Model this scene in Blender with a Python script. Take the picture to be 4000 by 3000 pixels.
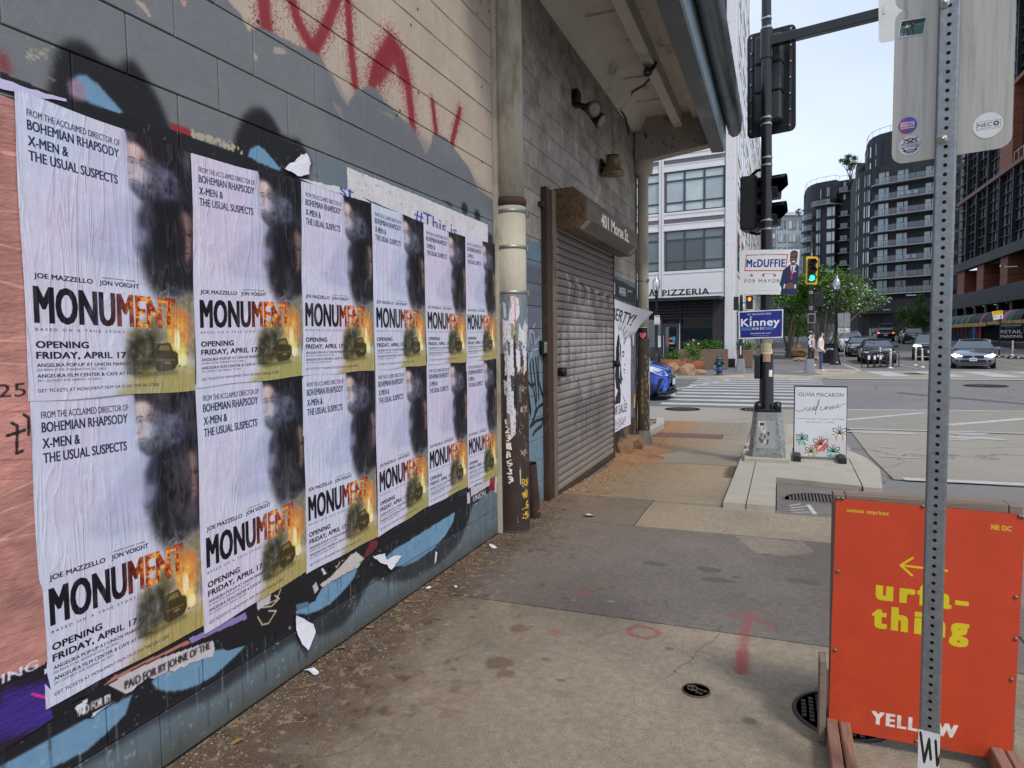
import bpy, bmesh, math, random
import numpy as np
from mathutils import Vector, Matrix
from math import sin, cos, pi, radians, atan, atan2, sqrt, hypot, tan
random.seed(7)
RNG = np.random.RandomState(7)
for o in list(bpy.data.objects): bpy.data.objects.remove(o)
S = bpy.context.scene
COL = S.collection
# ------------------------------------------------------------------ camera
CAMP = np.array([2.05, 0.0, 1.53]); FPX = 2640.0
_th = atan(1040/2640); _p = radians(3.77); _r = -radians(0.78)
FWD = np.array([-sin(_th)*cos(_p), cos(_th)*cos(_p), -sin(_p)])
_rt = np.array([cos(_th), sin(_th), 0.0]); _up = np.cross(_rt, FWD)
RT = _rt*cos(_r)+_up*sin(_r); UP = _up*cos(_r)-_rt*sin(_r)
cd = bpy.data.cameras.new('camera'); cam = bpy.data.objects.new('camera', cd); COL.objects.link(cam)
cd.sensor_width = 36.0; cd.sensor_fit = 'HORIZONTAL'; cd.lens = FPX/4000*36
cd.clip_start = 0.05; cd.clip_end = 3000
cam.matrix_world = Matrix([[RT[0], UP[0], -FWD[0], CAMP[0]], [RT[1], UP[1], -FWD[1], CAMP[1]], [RT[2], UP[2], -FWD[2], CAMP[2]], [0, 0, 0, 1]])
S.camera = cam
# ------------------------------------------------------------------ world, sun, exposure
SUN_EL, SUN_AZ = radians(50), radians(132)     # azimuth clockwise from +Y: sun from the right behind thin cloud
w = bpy.data.worlds.new('World'); S.world = w; w.use_nodes = True
wn = w.node_tree.nodes; wl = w.node_tree.links; wn.clear()
wo = wn.new('ShaderNodeOutputWorld'); wb = wn.new('ShaderNodeBackground')
sky = wn.new('ShaderNodeTexSky'); sky.sky_type = 'NISHITA'; sky.sun_disc = False
sky.sun_elevation = SUN_EL; sky.sun_rotation = SUN_AZ
sky.air_density = 1.0; sky.dust_density = 2.5; sky.ozone_density = 1.0
tcw = wn.new('ShaderNodeTexCoord'); mpw = wn.new('ShaderNodeMapping'); mpw.inputs['Scale'].default_value = (1.0, 1.0, 2.2)
nzw = wn.new('ShaderNodeTexNoise'); nzw.inputs['Scale'].default_value = 1.6; nzw.inputs['Detail'].default_value = 5; nzw.inputs['Roughness'].default_value = .45
crw = wn.new('ShaderNodeMapRange'); crw.inputs['From Min'].default_value = .3; crw.inputs['From Max'].default_value = .75
crw.inputs['To Min'].default_value = .5; crw.inputs['To Max'].default_value = .97
mxw = wn.new('ShaderNodeMix'); mxw.data_type = 'RGBA'
mxw.inputs['B'].default_value = (6.1, 6.95, 8.35, 1)    # thin bright cloud veil
wl.new(tcw.outputs['Generated'], mpw.inputs['Vector']); wl.new(mpw.outputs['Vector'], nzw.inputs['Vector'])
wl.new(nzw.outputs['Fac'], crw.inputs['Value']); wl.new(crw.outputs['Result'], mxw.inputs['Factor'])
wl.new(sky.outputs['Color'], mxw.inputs['A']); wl.new(mxw.outputs['Result'], wb.inputs['Color'])
wl.new(wb.outputs['Background'], wo.inputs['Surface'])
wb.inputs['Strength'].default_value = 0.095
sd = bpy.data.lights.new('sun', 'SUN'); sun = bpy.data.objects.new('sun', sd); COL.objects.link(sun)
sd.energy = 1.5; sd.angle = radians(11); sd.color = (1.0, .95, .88)
sdir = Vector((sin(SUN_AZ)*cos(SUN_EL), cos(SUN_AZ)*cos(SUN_EL), sin(SUN_EL)))
sun.rotation_euler = sdir.to_track_quat('Z', 'Y').to_euler()
vs = S.view_settings; vs.view_transform = 'Standard'; vs.look = 'None'; vs.gamma = 1; vs.use_curve_mapping = False
vs.exposure = 0.62
S.render.engine = 'CYCLES'; S.cycles.max_bounces = 6; S.cycles.transparent_max_bounces = 16
S.render.resolution_x = 1024; S.render.resolution_y = 768
# ------------------------------------------------------------------ geometry of the place: pixel rays into the street
def gz(y):
 if y < 6: return 0.0
 if y < 11: return -.2*(y-6)/5
 if y < 45: return -.2
 return min(-.2+.018*(y-45), 1.2)
def ray(x, y): return FWD+RT*(x-2000)/FPX-UP*(y-1500)/FPX
def onX(x, y, X=0.0): r = ray(x, y); return CAMP+r*((X-CAMP[0])/r[0])
def onY(x, y, Y): r = ray(x, y); return CAMP+r*((Y-CAMP[1])/r[1])
def onZ(x, y, Z=0.0): r = ray(x, y); return CAMP+r*((Z-CAMP[2])/r[2])
def gr(x, y, h=0.0):
 z = 0.0
 for i in range(30):
  p = onZ(x, y, z+h); z = .5*z+.5*gz(p[1])
 return onZ(x, y, z+h)
def proj(p):
 d = np.array(p, float)-CAMP; z = d@FWD
 return 2000+FPX*(d@RT)/z, 1500-FPX*(d@UP)/z
# ------------------------------------------------------------------ materials
def srgb(*c):
 if len(c) == 1: c = (c[0],)*3
 return tuple(((v/255)/12.92 if v/255 <= .04045 else ((v/255+.055)/1.055)**2.4) for v in c)
MATS = {}
class NT:
 def __init__(s, name):
  s.m = bpy.data.materials.new(name); s.m.use_nodes = True; s.n = s.m.node_tree.nodes; s.l = s.m.node_tree.links
  s.b = s.n['Principled BSDF']; s.out = s.n['Material Output']; s._pos = None
 def new(s, t, **k):
  n = s.n.new(t)
  for a, v in k.items():
   if a.startswith('i_'): n.inputs[a[2:].replace('_', ' ')].default_value = v
   else: setattr(n, a, v)
  return n
 def link(s, a, b): s.l.new(a, b)
 def pos(s):
  if s._pos is None: s._pos = s.new('ShaderNodeNewGeometry').outputs['Position']
  return s._pos
 def noise(s, scale, detail=4, rough=.55, vec=None, stretch=None, dist=0):
  n = s.new('ShaderNodeTexNoise'); n.inputs['Scale'].default_value = scale; n.inputs['Detail'].default_value = detail
  n.inputs['Roughness'].default_value = rough; n.inputs['Distortion'].default_value = dist
  v = vec if vec is not None else s.pos()
  if stretch:
   mp = s.new('ShaderNodeMapping'); mp.inputs['Scale'].default_value = stretch; s.link(v, mp.inputs['Vector']); v = mp.outputs['Vector']
  s.link(v, n.inputs['Vector']); return n.outputs['Fac']
 def ramp(s, fac, a, b, lo=0., hi=1.):
  n = s.new('ShaderNodeMapRange'); n.inputs['From Min'].default_value = a; n.inputs['From Max'].default_value = b
  n.inputs['To Min'].default_value = lo; n.inputs['To Max'].default_value = hi; s.link(fac, n.inputs['Value']); return n.outputs['Result']
 def mix(s, fac, a, b, mode='MIX'):
  n = s.new('ShaderNodeMix'); n.data_type = 'RGBA'; n.blend_type = mode
  for v, k in ((fac, 'Factor'), (a, 'A'), (b, 'B')):
   if isinstance(v, (int, float)): n.inputs[k].default_value = v if k == 'Factor' else (v, v, v, 1)
   elif isinstance(v, (tuple, list)): n.inputs[k].default_value = (*v[:3], 1)
   else: s.link(v, n.inputs[k])
  return n.outputs['Result']
 def math(s, op, a, b=0.):
  n = s.new('ShaderNodeMath'); n.operation = op
  for v, k in ((a, 0), (b, 1)):
   if isinstance(v, (int, float)): n.inputs[k].default_value = v
   else: s.link(v, n.inputs[k])
  return n.outputs[0]
 def sep(s):
  n = s.new('ShaderNodeSeparateXYZ'); s.link(s.pos(), n.inputs[0]); return n.outputs
 def col(s, c):
  if isinstance(c, (tuple, list)): s.b.inputs['Base Color'].default_value = (*c[:3], 1)
  else: s.link(c, s.b.inputs['Base Color'])
 def rough(s, c):
  if isinstance(c, (int, float)): s.b.inputs['Roughness'].default_value = c
  else: s.link(c, s.b.inputs['Roughness'])
 def bump(s, h, dist=.002, strength=1.):
  n = s.new('ShaderNodeBump'); n.inputs['Distance'].default_value = dist; n.inputs['Strength'].default_value = strength
  s.link(h, n.inputs['Height']); s.link(n.outputs['Normal'], s.b.inputs['Normal']); return n
def mat(name, c, rough=.6, metal=0., var=.12, scale=6., c2=None, c2lo=.55, c2hi=.68, c2scale=3., bump=0., bscale=60., stretch=None, spec=None, coat=0., detail=5):
 """painted / stone / metal surface: mottled base colour, optional second colour in patches, fine relief"""
 if name in MATS: return MATS[name]
 t = NT(name)
 nz = t.noise(scale, detail, .6, stretch=stretch)
 base = t.mix(t.ramp(nz, .25, .75), tuple(v*(1-var) for v in c[:3]), tuple(min(1, v*(1+var)) for v in c[:3]))
 if c2 is not None:
  base = t.mix(t.ramp(t.noise(c2scale, 6, .65, stretch=stretch), c2lo, c2hi), base, c2)
 t.col(base); t.rough(t.ramp(nz, .2, .8, max(0, rough-.08), min(1, rough+.08)))
 t.b.inputs['Metallic'].default_value = metal
 if coat: t.b.inputs['Coat Weight'].default_value = coat; t.b.inputs['Coat Roughness'].default_value = .05
 if spec is not None: t.b.inputs['Specular IOR Level'].default_value = spec
 if bump: t.bump(t.noise(bscale, 3, .6, stretch=stretch), bump)
 MATS[name] = t.m; return t.m
def emis(name, c, st):
 if name in MATS: return MATS[name]
 t = NT(name); t.col(c); t.b.inputs['Emission Color'].default_value = (*c, 1); t.b.inputs['Emission Strength'].default_value = st
 t.rough(.3); MATS[name] = t.m; return t.m
def glass(name, c=(.8, .9, .9), rough=.03, alpha=.25, spec=.8):
 """thin pane: mostly see-through with a sharp sky reflection"""
 if name in MATS: return MATS[name]
 t = NT(name)
 gl = t.new('ShaderNodeBsdfGlossy'); gl.inputs['Roughness'].default_value = rough; gl.inputs['Color'].default_value = (.9, .95, 1, 1)
 tr = t.new('ShaderNodeBsdfTransparent'); tr.inputs['Color'].default_value = (*c, 1)
 fr = t.new('ShaderNodeFresnel'); fr.inputs['IOR'].default_value = 1.5
 f = t.math('MAXIMUM', t.ramp(fr.outputs[0], 0, 1, alpha, 1), alpha)
 mx = t.new('ShaderNodeMixShader'); t.link(f, mx.inputs[0]); t.link(tr.outputs[0], mx.inputs[1]); t.link(gl.outputs[0], mx.inputs[2])
 t.link(mx.outputs[0], t.out.inputs['Surface']); MATS[name] = t.m; return t.m
# ------------------------------------------------------------------ objects
def tag(o, label=None, cat=None, group=None, kind=None):
 if label: o['label'] = label
 if cat: o['category'] = cat
 if group: o['group'] = group
 if kind: o['kind'] = kind
 return o
def empty(name, loc=(0, 0, 0), rz=0.0, label=None, cat=None, group=None, kind=None):
 o = bpy.data.objects.new(name, None); COL.objects.link(o); o.location = tuple(loc); o.rotation_euler.z = rz
 o.empty_display_size = .1
 return tag(o, label, cat, group, kind)
def link(name, me, parent=None, loc=None, rot=None):
 o = bpy.data.objects.new(name, me); COL.objects.link(o)
 if parent: o.parent = parent
 if loc is not None: o.location = tuple(loc)
 if rot is not None: o.rotation_euler = rot
 return o
def copy_tree(o, parent=None, **k):
 c = o.copy(); COL.objects.link(c); c.parent = parent
 for ch in list(o.children): copy_tree(ch, c)
 for a, v in k.items(): setattr(c, a, v)
 return c
class MB:
 """collects shapes; build() links them as ONE mesh object"""
 def __init__(s): s.v = []; s.f = []; s.mi = []; s.uv = []; s.cur = 0; s.sm = []; s.hasuv = False; s.smooth = False
 def add(s, vs, fs, uvs=None):
  b = len(s.v); s.v += [tuple(map(float, p)) for p in vs]
  for i, f in enumerate(fs):
   s.f.append([b+j for j in f]); s.mi.append(s.cur); s.sm.append(s.smooth)
   if uvs is not None: s.hasuv = True; s.uv.append([uvs[j] for j in f])
   else: s.uv.append([(0, 0)]*len(f))
  return s
 def box(s, c, d, rz=0., bev=0., rx=0., ry=0.):
  hx, hy, hz = d[0]/2, d[1]/2, d[2]/2
  if bev > 0:
   b = min(bev, hx*.9, hy*.9, hz*.9); vs = []; idx = {}
   for sx in (-1, 1):
    for sy in (-1, 1):
     for sz in (-1, 1):
      for ax in range(3):
       p = [sx*(hx-b), sy*(hy-b), sz*(hz-b)]; h = (hx, hy, hz)[ax]; p[ax] = (sx, sy, sz)[ax]*h
       idx[(sx, sy, sz, ax)] = len(vs); vs.append(p)
   fs = []
   for ax in range(3):
    o1, o2 = [a for a in range(3) if a != ax]
    for sg in (-1, 1):
     q = []
     for (a, b2) in ((-1, -1), (1, -1), (1, 1), (-1, 1)):
      k = [0, 0, 0]; k[ax] = sg; k[o1] = a; k[o2] = b2; q.append(idx[(*k, ax)])
     fs.append(q)
   for ax in range(3):          # edges along ax
    o1, o2 = [a for a in range(3) if a != ax]
    for a in (-1, 1):
     for b2 in (-1, 1):
      k0 = [0, 0, 0]; k0[ax] = -1; k0[o1] = a; k0[o2] = b2; k1 = list(k0); k1[ax] = 1
      fs.append([idx[(*k0, o1)], idx[(*k1, o1)], idx[(*k1, o2)], idx[(*k0, o2)]])
   for sx in (-1, 1):
    for sy in (-1, 1):
     for sz in (-1, 1): fs.append([idx[(sx, sy, sz, a)] for a in range(3)])
  else:
   vs = [(sx*hx, sy*hy, sz*hz) for sx in (-1, 1) for sy in (-1, 1) for sz in (-1, 1)]
   fs = [[0, 1, 3, 2], [4, 6, 7, 5], [0, 4, 5, 1], [2, 3, 7, 6], [0, 2, 6, 4], [1, 5, 7, 3]]
  if rx or ry or rz:
   M = Matrix.Rotation(rz, 3, 'Z') @ Matrix.Rotation(ry, 3, 'Y') @ Matrix.Rotation(rx, 3, 'X')
   vs = [M @ Vector(p) for p in vs]
  return s.add([(p[0]+c[0], p[1]+c[1], p[2]+c[2]) for p in vs], fs)
 def bb(s, a, b, bev=0.):
  return s.box([(a[i]+b[i])/2 for i in range(3)], [abs(b[i]-a[i]) for i in range(3)], bev=bev)
 def tube(s, pts, r, n=10, cap=True, closed=False):
  pts = [Vector(p) for p in pts]; rs = r if isinstance(r, (list, tuple)) else [r]*len(pts)
  m = len(pts); rings = []; prev = None
  for i, p in enumerate(pts):
   if closed: d = pts[(i+1) % m]-pts[i-1]
   else: d = pts[min(i+1, m-1)]-pts[max(i-1, 0)]
   d = d.normalized() if d.length > 1e-9 else Vector((0, 0, 1))
   if prev is None: prev = d.orthogonal().normalized()
   a = (prev-d*prev.dot(d)); a = a.normalized() if a.length > 1e-6 else d.orthogonal().normalized(); prev = a; b = d.cross(a)
   rings.append([p+(a*cos(2*pi*k/n)+b*sin(2*pi*k/n))*rs[i] for k in range(n)])
  vs = [q for rg in rings for q in rg]; fs = []
  for i in range(m if closed else m-1):
   j = (i+1) % m
   for k in range(n): fs.append([i*n+k, i*n+(k+1) % n, j*n+(k+1) % n, j*n+k])
  sm = s.smooth; s.smooth = True; s.add(vs, fs); s.smooth = sm
  if cap and not closed:
   s.add(rings[0], [list(range(n))[::-1]]); s.add(rings[-1], [list(range(n))])
  return s
 def lathe(s, prof, c=(0, 0, 0), n=16, axis='Z', sm=True):
  vs = []; fs = []; m = len(prof)
  for r, z in prof:
   for k in range(n):
    a = 2*pi*k/n; q = (r*cos(a), r*sin(a), z)
    if axis == 'X': q = (z, r*cos(a), r*sin(a))
    if axis == 'Y': q = (r*cos(a), z, r*sin(a))
    vs.append((q[0]+c[0], q[1]+c[1], q[2]+c[2]))
  for i in range(m-1):
   for k in range(n): fs.append([i*n+k, i*n+(k+1) % n, (i+1)*n+(k+1) % n, (i+1)*n+k])
  if prof[0][0] > 1e-4: fs.append(list(range(n))[::-1])
  if prof[-1][0] > 1e-4: fs.append([(m-1)*n+k for k in range(n)])
  o = s.smooth; s.smooth = sm; s.add(vs, fs); s.smooth = o
  return s
 def prism(s, poly, a, b, fn=None):
  """poly 2-D points, extruded from a to b; fn(u, v, w) -> xyz"""
  fn = fn or (lambda u, v, w_: (u, v, w_)); n = len(poly)
  vs = [fn(u, v, a) for u, v in poly]+[fn(u, v, b) for u, v in poly]
  fs = [list(range(n))[::-1], [n+i for i in range(n)]]+[[i, (i+1) % n, n+(i+1) % n, n+i] for i in range(n)]
  return s.add(vs, fs)
 def mesh(s, name, mats):
  me = bpy.data.meshes.new(name); me.from_pydata(s.v, [], s.f)
  for m in (mats if isinstance(mats, (list, tuple)) else [mats]): me.materials.append(m)
  me.polygons.foreach_set('material_index', s.mi); me.polygons.foreach_set('use_smooth', s.sm)
  if s.hasuv:
   u = me.uv_layers.new(name='UVMap'); u.data.foreach_set('uv', [c for f in s.uv for q in f for c in q])
  me.update(); return me
 def build(s, name, mats, parent=None, loc=None, rot=None, fix=True):
  me = s.mesh(name, mats)
  if fix and not s.hasuv:
   bm = bmesh.new(); bm.from_mesh(me); bmesh.ops.recalc_face_normals(bm, faces=bm.faces); bm.to_mesh(me); bm.free()
  return link(name, me, parent, loc, rot)
# ------------------------------------------------------------------ text -> triangles (built-in font)
_TC = {}
def glyphs(txt, bold=0.0, shear=0.0, spacing=1.0):
 k = (txt, bold, shear, spacing)
 if k in _TC: return _TC[k]
 cu = bpy.data.curves.new('t', 'FONT'); cu.body = txt; cu.offset = bold; cu.shear = shear; cu.space_character = spacing
 cu.resolution_u = 3; cu.fill_mode = 'FRONT'
 ob = bpy.data.objects.new('t', cu); COL.objects.link(ob); bpy.context.view_layer.update()
 me = bpy.data.meshes.new_from_object(ob.evaluated_get(bpy.context.evaluated_depsgraph_get()))
 me.calc_loop_triangles()
 v = np.array([q.co[:2] for q in me.vertices]) if len(me.vertices) else np.zeros((0, 2)); t = np.array([q.vertices[:] for q in me.loop_triangles], int)
 bpy.data.objects.remove(ob); bpy.data.curves.remove(cu); bpy.data.meshes.remove(me)
 _TC[k] = (v, t); return _TC[k]
CAP = .729
def text_mb(mb, txt, fn, x0, x1, y0, h, bold=0., depth=0., spacing=1., shear=0., off=0.):
 """letters as flat (or extruded) faces; x0..x1 width, y0 baseline, h cap height; fn(u, v, w) -> xyz"""
 v, t = glyphs(txt, bold, shear, spacing)
 a, b = v[:, 0].min(), v[:, 0].max(); sx = (x1-x0)/(b-a)
 P = [((q[0]-a)*sx+x0, q[1]/CAP*h+y0) for q in v]
 mb.add([fn(p[0], p[1], depth+off) for p in P], [list(f) for f in t])
 if depth:
  from collections import Counter
  ed = Counter(); orient = {}
  for f in t:
   for i in range(3):
    e = (f[i], f[(i+1) % 3]); k = tuple(sorted(e)); ed[k] += 1; orient[k] = e
  n = len(P); vs = [fn(p[0], p[1], depth+off) for p in P]+[fn(p[0], p[1], off) for p in P]
  mb.add(vs, [[orient[k][0], orient[k][1], orient[k][1]+n, orient[k][0]+n] for k, c in ed.items() if c == 1])
# ------------------------------------------------------------------ print painter (for flat print, spray paint, worn paint)
def blur(a, s):
 if s <= 0: return a
 r = int(max(1, round(s*2.5))); k = np.exp(-.5*(np.arange(-r, r+1)/s)**2); k /= k.sum()
 p = np.pad(a, ((r, r), (r, r)), 'edge')
 def cv(q, ax):
  n = q.shape[ax]-2*r; o = 0
  for i in range(2*r+1): o = o+k[i]*(q[i:i+n] if ax == 0 else q[:, i:i+n])
  return o
 return cv(cv(p, 0), 1)
def vnoise(h, w_, cell, seed=0, octs=4, rough=.5):
 rs = np.random.RandomState(seed); o = np.zeros((h, w_)); amp = 1.; tot = 0
 cy, cx = (cell if isinstance(cell, tuple) else (cell, cell))
 for k in range(octs):
  gy, gx = int(h/cy)+3, int(w_/cx)+3; g = rs.rand(gy, gx)
  yy = np.arange(h)/cy; xx = np.arange(w_)/cx; iy = yy.astype(int); ix = xx.astype(int)
  fy = yy-iy; fx = xx-ix; fy = (fy*fy*(3-2*fy))[:, None]; fx = (fx*fx*(3-2*fx))[None]
  a = g[iy][:, ix]; b = g[iy][:, ix+1]; c = g[iy+1][:, ix]; d = g[iy+1][:, ix+1]
  o += amp*((a*(1-fx)+b*fx)*(1-fy)+(c*(1-fx)+d*fx)*fy); tot += amp; amp *= rough; cy = max(1.01, cy/2); cx = max(1.01, cx/2)
 return o/tot
class Canvas:
 """u right, v up, in metres (or any unit); rgb stored as sRGB 0..1"""
 def __init__(s, u0, u1, v0, v1, res, c=(255, 255, 255)):
  s.u0, s.v0, s.res = u0, v0, res; s.w = max(4, int(round((u1-u0)*res))); s.h = max(4, int(round((v1-v0)*res)))
  s.u1, s.v1 = u1, v1
  s.a = np.empty((s.h, s.w, 3), np.float32); s.a[:] = np.array(c)/255.
 def px(s, pts): return [((u-s.u0)*s.res, (v-s.v0)*s.res) for u, v in pts]
 def win(s, pts, pad=0):
  x = [p[0] for p in pts]; y = [p[1] for p in pts]
  return max(0, int(min(x)-pad)), min(s.w, int(max(x)+pad)+2), max(0, int(min(y)-pad)), min(s.h, int(max(y)+pad)+2)
 def blend(s, m, x0, y0, c, al=1.):
  h, w_ = m.shape; m = (np.clip(m, 0, 1)*al)[..., None].astype(np.float32); r = s.a[y0:y0+h, x0:x0+w_]
  cc = np.array(c, np.float32)/255. if not isinstance(c, np.ndarray) else c[y0:y0+h, x0:x0+w_]
  r[:] = r*(1-m)+cc*m
 def polymask(s, pts, soft=0., jag=0., seed=1):
  p = s.px(pts); x0, x1, y0, y1 = s.win(p, 3+soft*s.res*3+jag*s.res*2)
  if x1 <= x0 or y1 <= y0: return np.zeros((1, 1)), 0, 0
  X, Y = np.meshgrid(np.arange(x0, x1)+.5, np.arange(y0, y1)+.5)
  if jag:
   X = X+(vnoise(y1-y0, x1-x0, 14, seed, 4, .7)-.5)*2*jag*s.res; Y = Y+(vnoise(y1-y0, x1-x0, 14, seed+9, 4, .7)-.5)*2*jag*s.res
  m = np.zeros(X.shape, bool)
  for i in range(len(p)):
   (ax, ay), (bx, by) = p[i], p[(i+1) % len(p)]
   if ay == by: continue
   c = ((Y >= ay) != (Y >= by)) & (X < (bx-ax)*(Y-ay)/(by-ay)+ax); m ^= c
  m = m.astype(np.float32)
  if soft: m = blur(m, soft*s.res)
  return m, x0, y0
 def poly(s, pts, c, al=1., soft=0., jag=0., seed=1, tex=0., texcell=20):
  m, x0, y0 = s.polymask(pts, soft, jag, seed)
  if tex: m = m*np.clip(1-tex+tex*2*vnoise(*m.shape, texcell, seed+3), 0, 1)
  s.blend(m, x0, y0, c, al)
 def stroke(s, pts, r, c, al=1., soft=.3, spray=0., taper=False, seed=0, closed=False):
  p = s.px(pts+([pts[0]] if closed else [])); R = r*s.res; x0, x1, y0, y1 = s.win(p, R*(1+soft)+spray*R*4+2)
  if x1 <= x0 or y1 <= y0: return
  X, Y = np.meshgrid(np.arange(x0, x1)+.5, np.arange(y0, y1)+.5); D = np.full(X.shape, 1e9)
  for i in range(len(p)-1):
   (ax, ay), (bx, by) = p[i], p[i+1]; dx, dy = bx-ax, by-ay; L = dx*dx+dy*dy+1e-9
   t = np.clip(((X-ax)*dx+(Y-ay)*dy)/L, 0, 1); D = np.minimum(D, np.hypot(X-ax-t*dx, Y-ay-t*dy))
  e = max(soft*R, .7); m = np.clip((R+e/2-D)/e, 0, 1); m = m*m*(3-2*m)
  if spray:
   d = np.clip(1-(D-R)/(spray*R*4), 0, 1)**3*.55; m = np.maximum(m, (np.random.RandomState(seed).rand(*D.shape) < d)*.85)
  s.blend(m, x0, y0, c, al)
 def ell(s, u, v, ru, rv, c, al=1., soft=.15, rot=0.):
  x, y = (u-s.u0)*s.res, (v-s.v0)*s.res; rx, ry = ru*s.res, rv*s.res; k = max(rx, ry)*(1+soft)+2
  x0, x1, y0, y1 = s.win([(x-k, y-k), (x+k, y+k)])
  if x1 <= x0 or y1 <= y0: return
  X, Y = np.meshgrid(np.arange(x0, x1)+.5-x, np.arange(y0, y1)+.5-y)
  A = X*cos(rot)+Y*sin(rot); B = -X*sin(rot)+Y*cos(rot); d = np.sqrt((A/rx)**2+(B/ry)**2); e = max(soft, 1.2/max(rx, ry))
  m = np.clip((1+e/2-d)/e, 0, 1); s.blend(m*m*(3-2*m), x0, y0, c, al)
 def rect(s, u0, v0, u1, v1, c, al=1.): s.poly([(u0, v0), (u1, v0), (u1, v1), (u0, v1)], c, al)
 def textmask(s, txt, x0, x1, y0, h, bold=0., spacing=1., shear=0., quad=None, fn=None):
  fat = bold; v, t = glyphs(txt, 0.0, shear, spacing)
  if not len(v): return np.zeros((1, 1)), 0, 0
  a, b = v[:, 0].min(), v[:, 0].max()
  U = (v[:, 0]-a)*(x1-x0)/(b-a)+x0; V = v[:, 1]/CAP*h+y0
  if fn: q = np.array([fn(uu, vv) for uu, vv in zip(U, V)]); U, V = q[:, 0], q[:, 1]
  K = 3; X = (U-s.u0)*s.res*K; Y = (V-s.v0)*s.res*K
  hp = h*s.res*K; hp = (V.max()-V.min())*s.res*K*.8 if fn else hp; R = int(round(fat*hp*.72))
  bx0, bx1 = int((X.min()-R)/K)-1, int((X.max()+R)/K)+2; by0, by1 = int((Y.min()-R)/K)-1, int((Y.max()+R)/K)+2
  bx0 = max(bx0, 0); by0 = max(by0, 0); bx1 = min(bx1, s.w); by1 = min(by1, s.h)
  if bx1 <= bx0 or by1 <= by0: return np.zeros((1, 1)), 0, 0
  big = np.zeros(((by1-by0)*K, (bx1-bx0)*K), bool); X = X-bx0*K; Y = Y-by0*K
  for f in t:
   xs, ys = X[f], Y[f]; a0, a1 = max(0, int(xs.min())), min(big.shape[1], int(xs.max())+2); b0, b1 = max(0, int(ys.min())), min(big.shape[0], int(ys.max())+2)
   if a1 <= a0 or b1 <= b0: continue
   gx = np.arange(a0, a1)[None]+.5; gy = np.arange(b0, b1)[:, None]+.5
   e0 = (xs[1]-xs[0])*(gy-ys[0])-(ys[1]-ys[0])*(gx-xs[0]); e1 = (xs[2]-xs[1])*(gy-ys[1])-(ys[2]-ys[1])*(gx-xs[1]); e2 = (xs[0]-xs[2])*(gy-ys[2])-(ys[0]-ys[2])*(gx-xs[2])
   big[b0:b1, a0:a1] |= ((e0 >= 0) & (e1 >= 0) & (e2 >= 0)) | ((e0 <= 0) & (e1 <= 0) & (e2 <= 0))
  if R > 0:
   o = big.copy()
   for k in range(1, R+1): o[:, k:] |= big[:, :-k]; o[:, :-k] |= big[:, k:]
   big = o.copy(); Rv = max(1, R//2) if R > 1 else 0
   for k in range(1, Rv+1): big[k:] |= o[:-k]; big[:-k] |= o[k:]
  m = big.reshape(by1-by0, K, bx1-bx0, K).mean((1, 3)); return m, bx0, by0
 def text(s, txt, x0, x1, y0, h, c, bold=0., spacing=1., shear=0., al=1., fn=None):
  m, a, b = s.textmask(txt, x0, x1, y0, h, bold, spacing, shear, fn=fn)
  if m.shape != (1, 1): s.blend(m, a, b, c, al)
 def mottle(s, amt, cell, seed=0, tint=(1, 1, 1)):
  n = (vnoise(s.h, s.w, cell, seed, 5, .6)-.5)*2*amt; s.a[:] = np.clip(s.a*(1+n[..., None]*np.array(tint)), 0, 1)
 def image(s, name, alpha=None):
  im = bpy.data.images.new(name, s.w, s.h, alpha=alpha is not None); im.colorspace_settings.name = 'sRGB'
  buf = np.ones((s.h, s.w, 4), np.float32); buf[..., :3] = np.clip(s.a, 0, 1)
  if alpha is not None: buf[..., 3] = alpha
  im.pixels.foreach_set(buf.ravel()); im.update(); im.pack(); return im
def imgnode(t, im, mode, canvas, ax=(1, 2)):
 """sample a painted canvas by UV or by world position (axes ax)"""
 n = t.new('ShaderNodeTexImage'); n.image = im; n.extension = 'EXTEND'; n.interpolation = 'Linear'
 if mode == 'UV':
  uv = t.new('ShaderNodeUVMap'); t.link(uv.outputs[0], n.inputs[0])
 else:
  o = t.sep(); cb = t.new('ShaderNodeCombineXYZ')
  for k, a in enumerate(ax):
   lo, hi = ((canvas.u0, canvas.u1), (canvas.v0, canvas.v1))[k]
   q = t.ramp(o[a], lo, hi); q.node.clamp = False; t.link(q, cb.inputs[k])
  t.link(cb.outputs[0], n.inputs[0])
 return n
def printmat(name, canvas, rough=.5, mode='UV', ax=(1, 2), bump=.0015, bscale=18., wrinkle=0., spec=.4, metal=0., stretch=None, dirt=.06):
 t = NT(name); n = imgnode(t, canvas.image(name), mode, canvas, ax)
 c = t.mix(1.0, n.outputs['Color'], t.ramp(t.noise(9, 6, .65), .2, .8, 1-dirt, 1+dirt), 'MULTIPLY')
 t.col(c); t.rough(rough); t.b.inputs['Specular IOR Level'].default_value = spec; t.b.inputs['Metallic'].default_value = metal
 if bump: t.bump(t.noise(bscale, 5, .65, stretch=stretch), bump)
 MATS[name] = t.m; return t.m
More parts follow.
